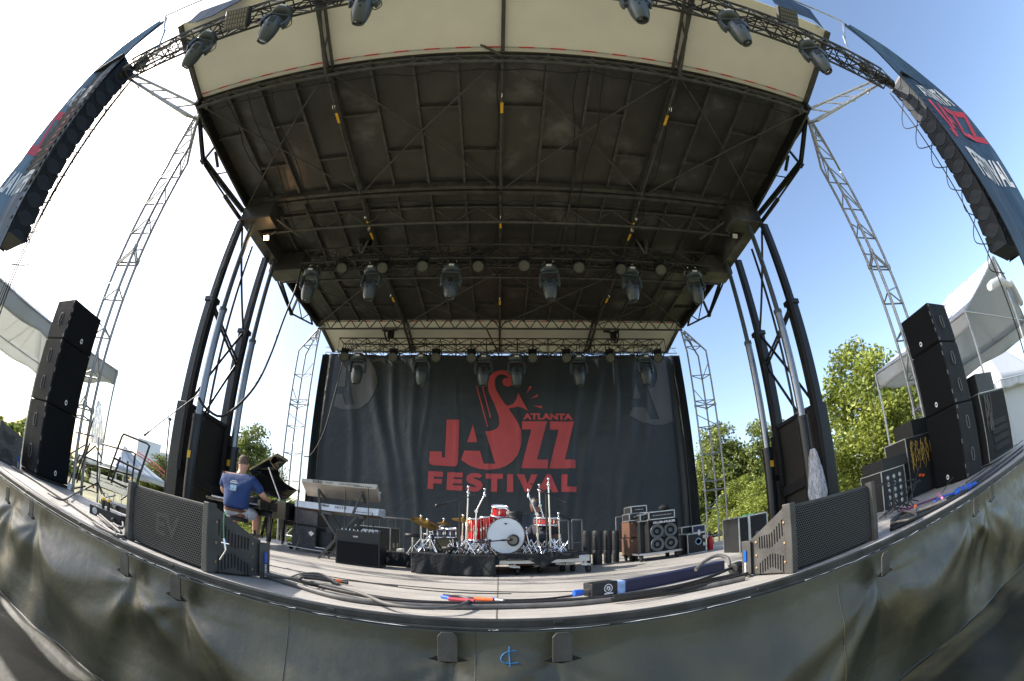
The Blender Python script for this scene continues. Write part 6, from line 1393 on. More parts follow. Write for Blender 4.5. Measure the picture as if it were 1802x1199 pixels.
# dark microphone stands in a huddle behind the right wedge speaker
for k, (b, e, a, c) in enumerate((((1575, 905), (1572, 850), (1545, 855), (1600, 846)), ((1590, 900), (1600, 858), (1580, 870), (1612, 850)), ((1570, 915), (1562, 870), (1552, 850), (1575, 880)), ((1600, 893), (1612, 850), (1618, 820), (1600, 880)))):
    micstand(("black folded microphone stand nearest the fan rack", "black microphone stand leaning beside the cable rack", "short black microphone stand in front of the fan rack", "tall black microphone stand crossing the cable rack")[k], b, e, a, c, 3.55 + .1 * k, 0, fr=.22)
mb = MB(); p0 = at(1615, 780, y=5.6)
# left wing
micstand("tall black boom microphone stand standing alone on the left", (292, 880), (299, 738), (350, 694), (262, 760), 4.3, 0, fr=.25)
t = thing("covered_stand", "thin black stand wrapped in clear plastic near the left speaker stack", "covered stand", (-5.4, 4.0, 0)); y = 4.1
mb = MB(); mb.tube(at(171, 868, y=y), at(174, 770, y=y), .014); b_ = at(171, 868, y=y)
for k in range(3): mb.tube(b_ + Vector((0, 0, .15)), b_ + Vector((.2 * math.cos(2.1 * k), .2 * math.sin(2.1 * k), 0)), .010)
mb.build("stand_tube", M['plastic'], t)
def bag_mat():
    m, t_, b = new_mat("clear_plastic_bag"); b.inputs["Base Color"].default_value = (.8, .83, .9, 1); b.inputs["Roughness"].default_value = .18; b.inputs["Alpha"].default_value = .62
    n = t_.nodes.new("ShaderNodeTexNoise"); n.inputs["Scale"].default_value = 9; n.inputs["Detail"].default_value = 6; n.inputs["Distortion"].default_value = 1.5; tc = t_.nodes.new("ShaderNodeTexCoord"); mp = t_.nodes.new("ShaderNodeMapping"); mp.inputs["Scale"].default_value = (2.5, 2.5, .7)
    t_.links.new(tc.outputs["Object"], mp.inputs[0]); t_.links.new(mp.outputs[0], n.inputs["Vector"]); bp = t_.nodes.new("ShaderNodeBump"); bp.inputs["Strength"].default_value = 1; bp.inputs["Distance"].default_value = .08; t_.links.new(n.outputs[0], bp.inputs["Height"]); t_.links.new(bp.outputs[0], b.inputs["Normal"])
    mr = t_.nodes.new("ShaderNodeMapRange"); mr.inputs[1].default_value = .4; mr.inputs[2].default_value = .65; mr.inputs[3].default_value = .35; mr.inputs[4].default_value = .85; t_.links.new(n.outputs[0], mr.inputs[0]); t_.links.new(mr.outputs[0], b.inputs["Alpha"])
    return m
M['bag'] = bag_mat()
def bag(root, top, bot, r0, r1, seed=0):
    top = Vector(top); bot = Vector(bot); n, m = 28, 16; vs = []
    for j in range(m + 1):
        v = j / m; r = r0 + (r1 - r0) * (v ** .7) - r1 * .25 * max(0, v - .85) / .15
        for i in range(n): a = 6.283 * i / n; q_ = r * (1 + .18 * math.sin(a * 5 + seed + v * 2) + .08 * math.sin(a * 9 + v * 5)); c = top.lerp(bot, v); vs.append((c.x + q_ * math.cos(a), c.y + q_ * math.sin(a) * .8, c.z + .02 * math.sin(a * 3) * v))
    MB().add(vs, [(j * n + i, j * n + (i + 1) % n, (j + 1) * n + (i + 1) % n, (j + 1) * n + i) for j in range(m) for i in range(n)], 0, True).build("plastic_cover", M['bag'], root)
bag(t, at(175, 706, y=y), at(170, 783, y=y), .03, .13, 1)
tb = thing("plastic_bag", "crumpled clear plastic bag tied round a cylinder of the front right mast", "plastic bag", at(1438, 875, y=6.9)); bag(tb, at(1430, 790, y=6.95), at(1440, 880, y=6.9), .05, .24, 3)
t = thing("stair_handrail", "black tubular handrail of the steps on the left of the stage", "handrail", (-5, 4.9, 0)); y = 4.9
def pl(P, y=y): return [at(*p, y=y) for p in P]
for P in ([(190, 845), (196, 820), (215, 768), (218, 764), (258, 780), (263, 785), (258, 800), (240, 855)], [(200, 806), (246, 828)], [(189, 842), (222, 858)], [(212, 805), (196, 850)], [(247, 826), (240, 852)]):
    mb = MB(); mb.path(pl(P), .018, 8, sub=1); mb.build("rail_tube", M['plastic'], t)
for P in ([(178, 781), (234, 796), (238, 800), (232, 850)], [(139, 814), (178, 822), (232, 836)], [(225, 812), (222, 850)]):
    mb = MB(); mb.path(pl(P, 5.3), .018, 8, sub=1); mb.build("rail_tube", M['plastic'], t)
t = thing("hoist_stand", "dark pipe frame with a black hoist bag hanging behind the left speaker stack", "pipe frame", (-5.6, 4.7, 0)); y = 4.7
mb = MB()
for P in (((128, 855), (150, 790), (165, 735)), ((118, 860), (140, 800)), ((135, 850), (158, 780)), ((140, 800), (180, 815)), ((132, 760), (165, 768)), ((135, 815), (168, 785), (178, 805)), ((150, 856), (128, 860))): mb.path([at(*p, y=y) for p in P], .016, 6, sub=1)
mb.build("pipe", M['truss_black'], t)
t = thing("bucket", "small white plastic bucket at the foot of the left truss tower", "bucket", at(122, 862, z=0)); c = at(122, 862, z=0); MB().lathe([(.04, 0), (.055, .1), (.05, .1), (.038, .01)], c, n=18).build("bucket_body", M['white'], t)
# flatbed trailer and machinery seen below the left wing
t = thing("flatbed_trailer", "silver flatbed trailer with red straps parked behind the steps on the left", "trailer", (-9, 9.5, GZ)); A = at(205, 820, y=9.5); B_ = at(325, 850, y=9.5)
for k in range(3): mb = MB(); mb.box(((A.x + B_.x) / 2 - .6, 9.6, .12 + .11 * k), (5.2, .1, .08)); mb.build("side_plank", M['alu'], t)
MB().box(((A.x + B_.x) / 2 - .6, 10.4, .05), (5.2, 1.8, .12)).build("bed", M['alu'], t)
for k in range(3): MB().lathe([(.2, -.12), (.42, -.1), (.42, .1), (.2, .12)], (A.x - .3 + 1.3 * k, 9.8, GZ + .42), ax=(0, 1, 0), n=22).build("wheel", M['rubber'], t)
mb = MB(); mb.path([at(238, 798, y=9.4), at(262, 815, y=9.4), at(300, 848, y=9.4)], .02, 5); mb.path([at(242, 795, y=9.4), at(275, 818, y=9.4), at(310, 850, y=9.4)], .02, 5); mb.build("strap", M['red_tape'], t)
t = thing("generator", "dark machine with pipes and a small orange lamp under the steps", "machine", (-6.9, 6.6, GZ)); 
mb = MB(); mb.box((-7.0, 6.9, -.55), (2.6, .9, .9)); mb.build("housing", M['case_black'], t, bevel=.02)
mb = MB(); random.seed(4)
for k in range(14): a = Vector((-8.2 + random.random() * 2.4, 6.4, -.15 + random.random() * .3)); mb.tube(a, a + Vector((random.uniform(-.4, .4), .02, random.uniform(-.25, .2))), .02)
mb.build("pipe", M['alu'], t); MB().lathe([(.03, 0), (.03, .03)], at(165, 857, y=6.35), ax=(0, -1, 0), n=12).build("orange_lamp", M['orange'], t)

# ------------------------------------------------------------------ cables and power boxes along the stage edge
def floor_cable(label, P, r, m_, z=None, name="floor_cable", extra=None):
    z = r if z is None else z; pts = [at(*p, z=z) for p in P]; t = thing(name, label, "cable", pts[0]); MB().path(pts, r, 8, sub=5).build("cable_sheath", m_, t)
    return t
floor_cable("thickest grey cable lying across the whole front of the stage", [(462, 1012), (520, 1030), (600, 1052), (700, 1064), (800, 1068), (900, 1067), (1000, 1063), (1100, 1053), (1200, 1040), (1310, 1018)], .018, M['cable_grey'])
floor_cable("second thick cable just behind the thickest one", [(465, 1005), (540, 1026), (640, 1048), (740, 1060), (860, 1062), (980, 1058), (1080, 1050), (1190, 1033), (1300, 1010)], .015, M['rubber'], .03)
floor_cable("lighter loop of cable curling over the thick cables left of centre", [(466, 1010), (540, 1024), (600, 1035), (640, 1046), (680, 1062), (740, 1070), (800, 1068), (825, 1057), (812, 1050), (780, 1050)], .011, M['cable_grey'], .045)
floor_cable("thin black cable near the centre front, running to the power box", [(780, 1047), (880, 1056), (960, 1054), (1010, 1048)], .008, M['rubber'], .01)
for k, P in enumerate(([(505, 1000), (560, 1016), (640, 1025), (760, 1040), (900, 1045)], [(470, 994), (600, 1018), (700, 1032)], [(560, 1016), (700, 1030), (900, 1042), (1030, 1040)])):
    floor_cable(("thin dark line of cable crossing the left half of the floor", "thin cable starting beside the left wedge speaker", "thin cable reaching from the coiled cable to the power box")[k], P, .004, M['rubber'])
t = thing("coiled_cable", "bundle of black cable with an orange plug, lying behind the left wedge speaker", "cable coil", at(560, 1018, z=0)); random.seed(9)
for k in range(6):
    mb = MB(); mb.path([at(512 + 3 * k, 1016 + k, z=.01), at(530, 1010 + k * 1.5, z=.03 + .01 * k), at(560, 1009 + k * 2.2, z=.05), at(582, 1018 + k * 1.2, z=.03), at(596 - 2 * k, 1028, z=.012)], .008, 6); mb.build("cable_turn", M['rubber'] if k % 2 else M['cable_grey'], t)
MB().tube(at(590, 1023, z=.02), at(600, 1024, z=.02), .016).build("orange_plug", M['orange'], t); MB().tube(at(600, 1024, z=.02), at(612, 1026, z=.02), .014).build("black_plug", M['rubber'], t)
t = thing("taped_connector", "red and blue taped cable connector lying on the cables at centre stage", "connector", at(830, 1055, z=0))
for a, b, m_ in (((778, 1050), (792, 1053), 'blue_plug'), ((790, 1054), (835, 1058), 'print_red'), ((835, 1054), (868, 1056), 'orange'), ((866, 1055), (872, 1056), 'blue_plug'), ((872, 1056), (886, 1057), 'alu')): MB().tube(at(*a, z=.045), at(*b, z=.045), .014).build("connector_part", M[m_], t)
pa, pb_, = at(1042, 1052, z=0), at(1276, 1004, z=0); d = (pb_ - pa).normalized(); nrm = Vector((-d.y, d.x, 0)); pc = pa + d * ((pb_ - pa).length * .16)
hgt = at(1042, 1028, y=pa.y).z
t = thing("power_box", "long dark blue power box on the stage edge with a white round logo", "power box", (pa + pb_) / 2)
MB().hexa([pa, pc, pc + nrm * .13, pa + nrm * .13], [p + Vector((0, 0, hgt)) for p in (pa, pc, pc + nrm * .13, pa + nrm * .13)]).build("end_box", M['case_black'], t, bevel=.006)
pd = pc + d * .07
MB().hexa([pc + nrm * .01, pd + nrm * .01, pd + nrm * .11, pc + nrm * .11], [p + Vector((0, 0, hgt * .9)) for p in (pc + nrm * .01, pd + nrm * .01, pd + nrm * .11, pc + nrm * .11)]).build("label_wrap", mat("pale_blue_label", (.3, .45, .7), .4, 0, .4, 20), t)
MB().hexa([pd, pb_, pb_ + nrm * .12, pd + nrm * .12], [p + Vector((0, 0, hgt * .88)) for p in (pd, pb_, pb_ + nrm * .12, pd + nrm * .12)]).build("trough", M['blue_panel'], t, bevel=.006)
lc = pa.lerp(pc, .62) - nrm * .003 + Vector((0, 0, hgt * .52)); o = MB().lathe([(.034, 0), (.029, .003), (.028, .0)], lc, ax=-nrm, n=24, cap=False).build("logo_ring", M['white'], t)
mb = MB()
for k in range(7): a = k * .9; mb.bar(lc + d * .018 * math.cos(a) + Vector((0, 0, .018 * math.sin(a))) - nrm * .002, lc - nrm * .002 + d * .008 * math.cos(a + 1) + Vector((0, 0, .01 * math.sin(a + 1))), .007, .003)
mb.bar(lc - nrm * .003 - d * .035 - Vector((0, 0, .038)), lc - nrm * .003 + d * .035 - Vector((0, 0, .038)), .004, .009); mb.build("logo_figure", M['white'], t)
MB().tube(pa + d * -.01 + Vector((0, .05, .04)), pa - d * .07 + Vector((0, .05, .04)), .022).build("pale_plug", M['cable_grey'], t); MB().tube(pa - d * .07 + Vector((0, .05, .04)), pa - d * .13 + Vector((0, .05, .04)), .025).build("blue_plug", M['blue_plug'], t)
floor_cable("pair of dark cables resting in front of the power box", [(1080, 1050), (1150, 1040), (1230, 1022), (1280, 1003), (1310, 990)], .012, M['rubber'], .06)
floor_cable("dark cable under the pair in front of the power box", [(1075, 1056), (1160, 1045), (1240, 1030), (1316, 1010)], .014, M['rubber'], .03)
t = thing("arched_cable", "thick grey cable standing in an arch behind the power box", "cable", at(1225, 1000, z=0)); mb = MB(); mb.path([at(1224, 1003, y=2.95), at(1240, 988, y=3.0), at(1262, 978, y=3.0), at(1280, 982, y=2.95), at(1284, 996, y=2.9)], .014, 8); mb.build("cable_sheath", M['cable_grey'], t)
t = thing("cable_coil", "ring of black cable with a round socket beside the right wedge speaker", "cable coil", at(1296, 1006, z=0)); c = at(1296, 1000, z=.05); MB().lathe([(.035, -.05), (.05, -.045), (.05, .045), (.03, .05)], c, ax=(1, .5, 0), n=18).build("socket", M['rubber'], t)
# left wing cables and the little power box
floor_cable("thick pale cable running along the left stage edge", [(22, 822), (60, 845), (110, 878), (150, 905), (175, 922), (208, 944)], .018, M['cable_grey'])
floor_cable("cable looping up from the left stage edge to the plug box", [(85, 868), (110, 880), (130, 870), (150, 862), (170, 868), (176, 885)], .012, M['cable_grey'], .05)
t = thing("power_box", "small black power box with plugs on the left wing, white round logo on its side", "power box", at(185, 905, z=0)); a = at(157, 903, z=0); b = at(212, 925, z=0); dd = (b - a).normalized(); nn = Vector((-dd.y, dd.x, 0))
MB().hexa([a, b, b + nn * .12, a + nn * .12], [p + Vector((0, 0, .10)) for p in (a, b, b + nn * .12, a + nn * .12)]).build("box_body", M['case_black'], t, bevel=.006)
MB().lathe([(.035, 0), (.03, .003), (.028, 0)], a.lerp(b, .18) - nn * .003 + Vector((0, 0, .05)), ax=-nn, n=20).build("logo_ring", M['white'], t)
for k in (0, 1): p = a.lerp(b, .35 + .17 * k) + nn * .06; MB().tube(p + Vector((0, 0, .1)), p + Vector((0, 0, .2)), .02).build("plug", M['plastic'], t); MB().tube(p + Vector((0, 0, .19)), p + Vector((0, 0, .215)), .021).build("yellow_band", M['yellow'], t)
for k in range(5): floor_cable(("outermost grey cable loop in front of the small power box", "second cable loop in front of the small power box", "cable loop touching the left wedge speaker", "short grey cable stub beside the left wedge speaker", "thin cable bundle behind the left stage edge")[k], ([(170, 918), (185, 928), (215, 935), (214, 945), (180, 930), (165, 920)], [(176, 906), (192, 920), (208, 934), (213, 938)], [(196, 915), (205, 912), (216, 920), (214, 930), (200, 922)], [(172, 908), (190, 922), (206, 936)], [(118, 880), (135, 893), (150, 902)])[k], (.014, .013, .013, .012, .006)[k], M['cable_grey'] if k < 4 else M['rubber'], (.02, .05, .04, .03, .008)[k])
# right wing: big blue connector and rope-like bundle
t = thing("blue_connector", "large blue cable connector lying on the cables of the right wing", "connector", at(1700, 862, z=0)); a = at(1680, 868, z=.05); b = at(1720, 849, z=.05); d2 = (b - a)
MB().lathe([(.02, 0), (.036, .02), (.04, .06), (.04, .13), (.036, .15), (.038, .17), (.038, .24), (.022, .27), (.020, .36)], a, ax=d2, n=18).build("plug_shell", M['blue_plug'], t)
for k in (.06, .15): MB().lathe([(.043, 0), (.043, .02)], a + d2.normalized() * k, ax=d2, n=18).build("clamp_ring", M['cable_grey'], t)
t = floor_cable("blue cable leading away from the big blue connector", [(1645, 882), (1660, 874), (1678, 868)], .012, M['blue_plug'], .05)
t = thing("taped_cable", "cable with red and orange tape bands lying on the right wing", "cable", at(1600, 895, z=0)); MB().path([at(1588, 900, z=.03), at(1620, 887, z=.03), at(1650, 876, z=.03)], .014, 8).build("cable_sheath", mat("purple_tape", (.10, .03, .12), .5), t)
for p, m_ in (((1589, 899), 'print_red'), ((1597, 896), 'rubber'), ((1602, 894), 'orange'), ((1611, 891), 'orange'), ((1584, 902), 'rubber')): c = at(*p, z=.03); MB().lathe([(.02, -.02), (.02, .02)], c, ax=(1, .3, 0), n=10).build("tape_band", M[m_], t)
random.seed(31)
lab_r = ["black cable at the very edge of the right wing", "black cable behind the edge cable of the right wing", "grey cable in the middle of the right wing bundle", "black cable at the back of the right wing bundle", "thin black cable past the right speaker stack", "thin loop of cable near the right equipment rack"]
for k, P in enumerate(([(1568, 932), (1620, 908), (1680, 876), (1740, 838), (1800, 792)], [(1568, 926), (1620, 900), (1670, 878), (1730, 838), (1800, 785)], [(1570, 918), (1600, 905), (1640, 890), (1665, 880)], [(1568, 912), (1600, 900), (1640, 892), (1690, 862), (1760, 815)], [(1700, 850), (1745, 818), (1800, 775)], [(1735, 820), (1755, 802), (1790, 782), (1770, 800), (1745, 822)])):
    floor_cable(lab_r[k], P, (.02, .017, .014, .012, .010, .008)[k], M['rubber'] if k != 2 else M['cable_grey'], (.02, .02, .035, .015, .02, .02)[k])
for k in range(5):
    o_ = k * 3; floor_cable(("first pale cable loop beside the right wedge speaker", "second pale cable loop beside the right wedge speaker", "third pale cable loop beside the right wedge speaker", "fourth cable loop beside the right wedge speaker", "innermost cable loop beside the right wedge speaker")[k], [(1568, 922 - o_ + 4), (1590, 906 - o_ * .5), (1612, 896 + o_ * .8), (1600, 908 + o_ * .5), (1580, 918), (1568, 925 - o_ * .3)], .010, M['cable_grey'] if k % 2 == 0 else M['rubber'], .03 + .012 * k)
t = thing("desk_microphone", "bent thin boom lying against the bottom of the right speaker stack", "microphone boom", at(1660, 860, z=0)); MB().path([at(1657, 870, y=3.5), at(1668, 850, y=3.55), at(1678, 840, y=3.55)], .007, 6, sub=1).build("boom_arm", M['plastic'], t); MB().tube(at(1650, 868, z=.06), at(1658, 877, z=.06), .014).build("pink_tape", mat("pink_tape", (.75, .25, .45), .5), t)
# long cable sweeping down from the roof on the left
t = thing("hanging_cable", "long striped cable sagging from the middle truss down to the left mast", "cable", at(500, 560, y=8.6)); MB().path([at(533, 462, y=8.8), at(520, 510, y=8.7), at(500, 560, y=8.5), at(478, 620, y=8.3), at(455, 670, y=8.1), at(425, 708, y=7.6), at(390, 733, y=7.2), at(362, 718, y=7.0), at(350, 700, y=6.9)], .028, 6).build("cable_sheath", M['rubber'], t)
t = thing("hanging_cable", "thin cable hanging beside the left edge of the backdrop", "cable", at(590, 720, y=13.6)); MB().path([at(606, 625, y=13.6), at(590, 690, y=13.5), at(570, 760, y=13.3), at(548, 800, y=13.2), at(535, 803, y=13.2)], .02, 6).build("cable_sheath", M['rubber'], t)
# ------------------------------------------------------------------ tents
def tent_mat():
    m, t, b = new_mat("white_tent_vinyl"); N = t.nodes; L = t.links; b.inputs["Base Color"].default_value = (.70, .72, .74, 1); b.inputs["Roughness"].default_value = .5
    tc = N.new("ShaderNodeTexCoord"); n = N.new("ShaderNodeTexNoise"); n.inputs["Scale"].default_value = 1.6; n.inputs["Detail"].default_value = 6; L.new(tc.outputs["Object"], n.inputs["Vector"])
    bp = N.new("ShaderNodeBump"); bp.inputs["Strength"].default_value = .5; bp.inputs["Distance"].default_value = .06; L.new(n.outputs[0], bp.inputs["Height"]); L.new(bp.outputs[0], b.inputs["Normal"])
    tr = N.new("ShaderNodeBsdfTranslucent"); tr.inputs[0].default_value = (.75, .77, .78, 1); mx = N.new("ShaderNodeMixShader"); mx.inputs[0].default_value = .35
    L.new(b.outputs[0], mx.inputs[1]); L.new(tr.outputs[0], mx.inputs[2]); L.new(mx.outputs[0], N["Material Output"].inputs[0]); return m
M['tent'] = tent_mat(); M['tent_seam'] = mat('tent_seam', (.42, .43, .44), .7, 0, .1)
def tent(label, x0, x1, y0, y1, ze, zr, ridge, poles=True, val=.55, open_gable=True, zg=GZ):
    t = thing("event_tent", label, "tent", ((x0 + x1) / 2, (y0 + y1) / 2, zg)); xm = (x0 + x1) / 2; r0, r1 = ridge
    mb = MB()
    def patch(A, B, Cc, D, nu=14, nv=8, sag=.12):
        vs = []
        for i in range(nu + 1):
            for j in range(nv + 1):
                u, v = i / nu, j / nv; p = Vector(A).lerp(Vector(B), u).lerp(Vector(D).lerp(Vector(Cc), u), v); p.z -= sag * math.sin(math.pi * v) * (.5 + .5 * math.sin(math.pi * u)); vs.append(p)
        mb.add(vs, [(i * (nv + 1) + j, (i + 1) * (nv + 1) + j, (i + 1) * (nv + 1) + j + 1, i * (nv + 1) + j + 1) for i in range(nu) for j in range(nv)], 0, True)
    patch((x0, y0, ze), (x0, y1, ze), (xm, r1, zr), (xm, r0, zr)); patch((x1, y0, ze), (x1, y1, ze), (xm, r1, zr), (xm, r0, zr)); patch((x0, y1, ze), (x1, y1, ze), (xm, r1, zr), (xm, r1, zr))
    if not open_gable: patch((x0, y0, ze), (x1, y0, ze), (xm, r0, zr), (xm, r0, zr))
    o = mb.build("canopy", M['tent'], t); s = o.modifiers.new("s", 'SOLIDIFY'); s.thickness = .01
    mb = MB()
    for (A, B) in (((x0, y0), (x0, y1)), ((x1, y0), (x1, y1)), ((x0, y1), (x1, y1))) + (() if open_gable else (((x0, y0), (x1, y0)),)):
        n = 60; vs = []; L = math.hypot(B[0] - A[0], B[1] - A[1])
        for i in range(n + 1):
            u = i / n; x = A[0] + (B[0] - A[0]) * u; y = A[1] + (B[1] - A[1]) * u; w1 = .05 * math.sin(u * L * 5); drop = val * (.8 + .2 * abs(math.sin(u * L * 1.1)))
            nx = (B[1] - A[1]) / L; ny = -(B[0] - A[0]) / L
            for j in range(5): v = j / 4; vs.append((x + nx * w1 * v, y + ny * w1 * v, ze + .01 - drop * v))
        mb.add(vs, [(i * 5 + j, (i + 1) * 5 + j, (i + 1) * 5 + j + 1, i * 5 + j + 1) for i in range(n) for j in range(4)], 0, True)
    o = mb.build("valance", M['tent'], t); s = o.modifiers.new("s", 'SOLIDIFY'); s.thickness = .008
    for (x, y) in ((x0, y0), (x0, y1), (x1, y0), (x1, y1)): MB().tube((x, y, zg), (x, y, ze), .035).build("pole", M['alu'], t)
    if open_gable: MB().tube((xm, r0 + .05, ze - 1.4), (xm, r0 + .05, zr - .02), .045).build("pole", M['alu'], t)
    mb = MB()
    for A, B in (((x0, y0), (x0, y1)), ((x1, y0), (x1, y1)), ((x0, y1), (x1, y1)), ((x0, y0), (x1, y0))): mb.tube((*A, ze - .03), (*B, ze - .03), .025)
    for y in (r0, r1): mb.tube((x0, min(max(y, y0), y1), ze - .03), (xm, y, zr - .05), .022); mb.tube((x1, min(max(y, y0), y1), ze - .03), (xm, y, zr - .05), .022)
    mb.build("frame", M['alu'], t)
    mb = MB()
    for k in range(1, 5):
        y = y0 + (y1 - y0) * k / 5; yr = min(max(y, r0), r1)
        for xe in (x0, x1):
            P = []
            for v in range(9):
                q = v / 8; p = Vector((xe, y, ze)).lerp(Vector((xm, yr, zr)), q); p.z += .014 - .12 * math.sin(math.pi * q) * (.5 + .5 * math.sin(math.pi * k / 5)); P.append(p)
            mb.path(P, .012, 4, sub=1)
    mb.build("canopy_seam", M['tent_seam'], t)
    mb = MB()
    for (x, y) in ((x0, y0), (x0, y1), (x1, y0), (x1, y1)): mb.tube((x, y, ze), (x + (1.2 if x == x1 else -1.2), y + (.8 if y == y1 else -.8), zg), .008, n=4)
    mb.build("guy_rope", M['tent_seam'], t)
    return t
tR = tent("large white tent beside the right speaker stack, its gable open towards the stage", 11.4, 18.2, 4.95, 9.1, 3.68, 5.45, (4.3, 6.8))
mb = MB(); mb.path([(13.2, 4.45, 4.25), (14.2, 4.3, 4.45), (14.9, 4.22, 4.35), (15.6, 4.3, 4.5), (17.2, 4.6, 4.1)], [.12, .15, .13, .17, .12], 10, sub=3); mb.build("rolled_curtain", M['tent'], tR)
tent("large white tent behind the left speaker stack", -17.2, -11.0, 2.2, 8.4, 3.45, 4.4, (2.4, 6.5), val=.5, open_gable=False)
tent("small white peaked tent far behind the steps on the left", -21.5, -17.5, 14.5, 18.5, .95, 2.2, (16.5, 16.6), val=.3, open_gable=False)
tent("white tent in full sun behind the right equipment rack", 21.0, 30.0, 8.2, 14.0, 2.6, 6.2, (11, 11.2), val=.5, open_gable=False)
w0 = MB(); w0.box((25.0, 8.6, .6), (8.5, .08, 3.9)); o = w0.build("tent_wall", M['tent'], loc=(25, 8.6, GZ)); tag(o, "plain white tent side wall behind the right equipment rack", "tent wall")

# ------------------------------------------------------------------ trees
def leaf_mat(name, c1, c2):
    m, t, b = new_mat(name); N = t.nodes; L = t.links; tc = N.new("ShaderNodeTexCoord"); n = N.new("ShaderNodeTexNoise"); n.inputs["Scale"].default_value = .9; n.inputs["Detail"].default_value = 5; L.new(tc.outputs["Object"], n.inputs["Vector"])
    w_ = N.new("ShaderNodeTexWhiteNoise"); w_.noise_dimensions = '3D'; g = N.new("ShaderNodeNewGeometry"); 
    cr = N.new("ShaderNodeValToRGB"); cr.color_ramp.elements[0].position = .3; cr.color_ramp.elements[0].color = c1 + (1,); cr.color_ramp.elements[1].position = .7; cr.color_ramp.elements[1].color = c2 + (1,)
    ad = N.new("ShaderNodeMath"); ad.operation = 'MULTIPLY_ADD'; ad.inputs[1].default_value = .35; L.new(g.outputs["Random Per Island"], ad.inputs[0]); L.new(n.outputs[0], ad.inputs[2]); sb = N.new("ShaderNodeMath"); sb.operation = 'SUBTRACT'; sb.inputs[1].default_value = .17; L.new(ad.outputs[0], sb.inputs[0])
    L.new(sb.outputs[0], cr.inputs[0]); L.new(cr.outputs[0], b.inputs["Base Color"]); b.inputs["Roughness"].default_value = .5
    tr = N.new("ShaderNodeBsdfTranslucent"); L.new(cr.outputs[0], tr.inputs[0]); mx = N.new("ShaderNodeMixShader"); mx.inputs[0].default_value = .35
    L.new(b.outputs[0], mx.inputs[1]); L.new(tr.outputs[0], mx.inputs[2]); L.new(mx.outputs[0], N["Material Output"].inputs[0]); return m
M['leaf_a'] = leaf_mat("sunny_leaf", (.075, .11, .016), (.34, .39, .07)); M['leaf_b'] = leaf_mat("deep_leaf", (.060, .085, .018), (.25, .29, .06)); M['bark'] = mat("bark", (.11, .085, .06), .9, 0, .3, 8, .8, 20)
def make_tree(name, H_, RX, RZ, zc, nclump, nleaf, size, m_leaf, seed, spread=.27):
    random.seed(seed); t = thing(name, "", "tree", (0, 0, 0)); mb = MB(); tr = RX * .055 + .06
    mb.tube((0, 0, -.3), (0.05, 0, zc - RZ * .2), tr, tr * .6, n=10); cl = []
    for k in range(nclump):
        while True:
            p = Vector((random.uniform(-1, 1), random.uniform(-1, 1), random.uniform(-1, 1)))
            if .18 < p.length < 1: break
        p = p * (.7 + .3 * random.random()) if p.length < .6 else p * random.uniform(.8, 1.08)
        k2 = 1 - .3 * max(0, p.z); cl.append(Vector((p.x * RX * k2, p.y * RX * k2, zc + p.z * RZ)))
    for c in cl[::2]:
        b = Vector((0.05, 0, max(zc - RZ * .75, min(c.z - RZ * .35, zc)))); m = b.lerp(c, .5) + Vector((0, 0, RZ * .06)); mb.path([b, m, c], [tr * .35, tr * .2, tr * .08, tr * .05], 5, sub=2)
    mb.build("trunk", M['bark'], t, local=True)
    vs = []; fs = []
    for c in cl:
        r = RX * spread * random.uniform(.6, 1.25)
        for _ in range(nleaf):
            d = Vector((random.gauss(0, 1), random.gauss(0, 1), random.gauss(0, .8))); d = d.normalized() * r * random.random() ** .45
            p = c + d; a = Vector((random.gauss(0, 1), random.gauss(0, 1), random.gauss(0, 1))).normalized(); b = a.cross(Vector((random.gauss(0, 1), random.gauss(0, 1), random.gauss(0, 1)))).normalized(); s = size * random.uniform(.6, 1.3)
            i = len(vs); vs += [p - a * s, p - b * s * .55, p + a * s, p + b * s * .55]; fs.append((i, i + 1, i + 2, i + 3))
    me = bpy.data.meshes.new("crown"); me.from_pydata(vs, [], fs); me.materials.append(m_leaf); o = bpy.data.objects.new("crown", me); C.objects.link(o); o.parent = t
    kid_map[t.name] = kids(t); return t
T1 = make_tree("broadleaf_tree", 8, 2.7, 4.0, 3.4, 150, 230, .085, M['leaf_a'], 1)
T1['label'] = "big sunlit yellow green tree between the right masts and the right speaker stack"; T1.location = (17.0, 14.2, GZ - .2); T1.scale = (1.35, 1.35, 1.15)
T2 = make_tree("bushy_tree", 9, 4.5, 5.4, 4.6, 140, 190, .17, M['leaf_b'], 2); T2.location = (20.5, 38, GZ); T2['label'] = "dense dark green tree just right of the backdrop, behind the slim truss tower"
def T(src, loc, sc, rz, label, sz=None):
    t = dup(src, loc=loc, rot=(0, 0, rz), label=label); t.scale = (sc, sc, sc if sz is None else sz); return t
T(T2, (25.5, 37, GZ), 1.0, 1.7, "dark green tree in the middle of the far right tree row", .98)
T(T2, (31.0, 40, GZ), 1.0, 3.0, "dark green tree behind the right masts", .95)
T(T1, (15.3, 24, GZ - .5), 1.2, .4, "sunlit green bush below the dark trees, right of the slim truss tower", .6)
T(T2, (17.0, 40, GZ), .8, 4.0, "low green tree touching the right edge of the backdrop", .72)
T(T1, (13.6, 19.0, GZ - .6), 1.0, 2.0, "light green bush like tree under the open space between the right masts", .55)
T(T2, (-23.0, 36, GZ), .8, .6, "green tree behind the grand piano lid", .92)
T(T2, (-28.5, 38, GZ), .75, 2.6, "green tree between the left masts", .85)
T(T1, (-14.5, 28.0, GZ - 1), 1.3, 3.1, "yellow green bush behind the slim left truss tower", .55)
T(T2, (-35, 36, GZ), .7, 4.4, "green tree just left of the left masts", .5)
T(T2, (-47, 37, GZ), .8, 5.0, "low green tree behind the handrail", .42)
T(T1, (-60, 33, GZ), 1.6, 1.0, "distant pale green tree at the far left", .5)
T(T2, (32, 17.5, GZ), 1.0, 2.2, "green tree showing under the right tent", .72)
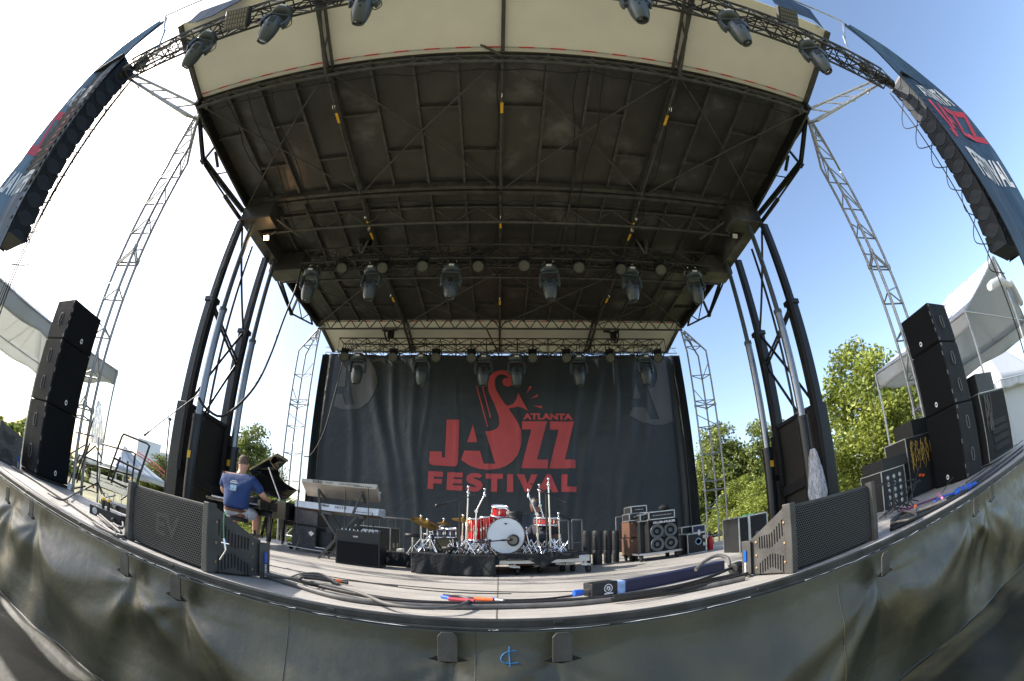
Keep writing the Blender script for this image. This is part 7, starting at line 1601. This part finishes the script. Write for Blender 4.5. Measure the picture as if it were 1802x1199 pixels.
T(T2, (26, 19, GZ), .9, 5.2, "green tree behind the right speaker stack", .62)
# low bushes and thin bare branches behind the rear right tower
random.seed(40)
t = thing("bare_shrub", "tangle of pale bare branches in front of the dark trees on the right", "shrub", (18.2, 28, GZ)); mb = MB()
for k in range(60):
    a = Vector((17.0 + random.random() * 5, 28 + random.random(), GZ + random.random() * 1)); m = a + Vector((random.uniform(-.8, .8), 0, random.uniform(1, 2.4))); mb.path([a, m, m + Vector((random.uniform(-1, 1), 0, random.uniform(.3, 1.2)))], [.03, .025, .015, .01], 4, sub=2)
mb.build("branch", mat("pale_bark", (.34, .29, .22), .9, 0, .2), t)
hd = MB(); random.seed(50)
vs = []; fs = []
for k in range(26000):
    a = R(random.uniform(-82, 82)); d = random.uniform(52, 62); hgt = 2.2 + 1.1 * math.sin(a * 9) + .8 * math.sin(a * 23 + 1) + .5 * math.sin(a * 61)
    p = Vector((d * math.sin(a), d * math.cos(a), GZ + max(0, random.random() ** .8 * hgt * 1.15))); u = Vector((random.gauss(0, 1), random.gauss(0, 1), random.gauss(0, 1))).normalized(); w_ = u.cross(Vector((random.gauss(0, 1), random.gauss(0, 1), random.gauss(0, 1)))).normalized(); s = random.uniform(.22, .5)
    i = len(vs); vs += [p - u * s, p - w_ * s * .6, p + u * s, p + w_ * s * .6]; fs.append((i, i + 1, i + 2, i + 3))
me = bpy.data.meshes.new("hedge_row"); me.from_pydata(vs, [], fs); me.materials.append(M['leaf_b']); o = bpy.data.objects.new("hedge_row", me); C.objects.link(o); tag(o, "far hedge and brush along the edge of the park", "hedge", kind='stuff')
# distant building
t = thing("apartment_building", "distant white apartment tower left of the masts", "building", (-118, 113, GZ)); d_ = Vector((-1, 1, 0)).normalized()
MB().box((-118, 113, 7), (9, 9, 17), Matrix.Rotation(R(45), 3, 'Z')).build("wall", mat("white_render", (.75, .77, .8), .8, 0, .05), t)
MB().box((-110.5, 117, 6), (7, 8, 14), Matrix.Rotation(R(45), 3, 'Z')).build("wall", mat("white_render_wing", (.7, .72, .76), .8, 0, .05), t)
for i in range(5):
    for j in range(3):
        c = Vector((-110.5, 117, 1.5 + 2.5 * i)) + Matrix.Rotation(R(45), 3, 'Z') @ Vector((-2.2 + 2.2 * j, -4.05, 0)); MB().box(c, (.9, .15, 1.1), Matrix.Rotation(R(45), 3, 'Z')).build("window", M['cone'], t)
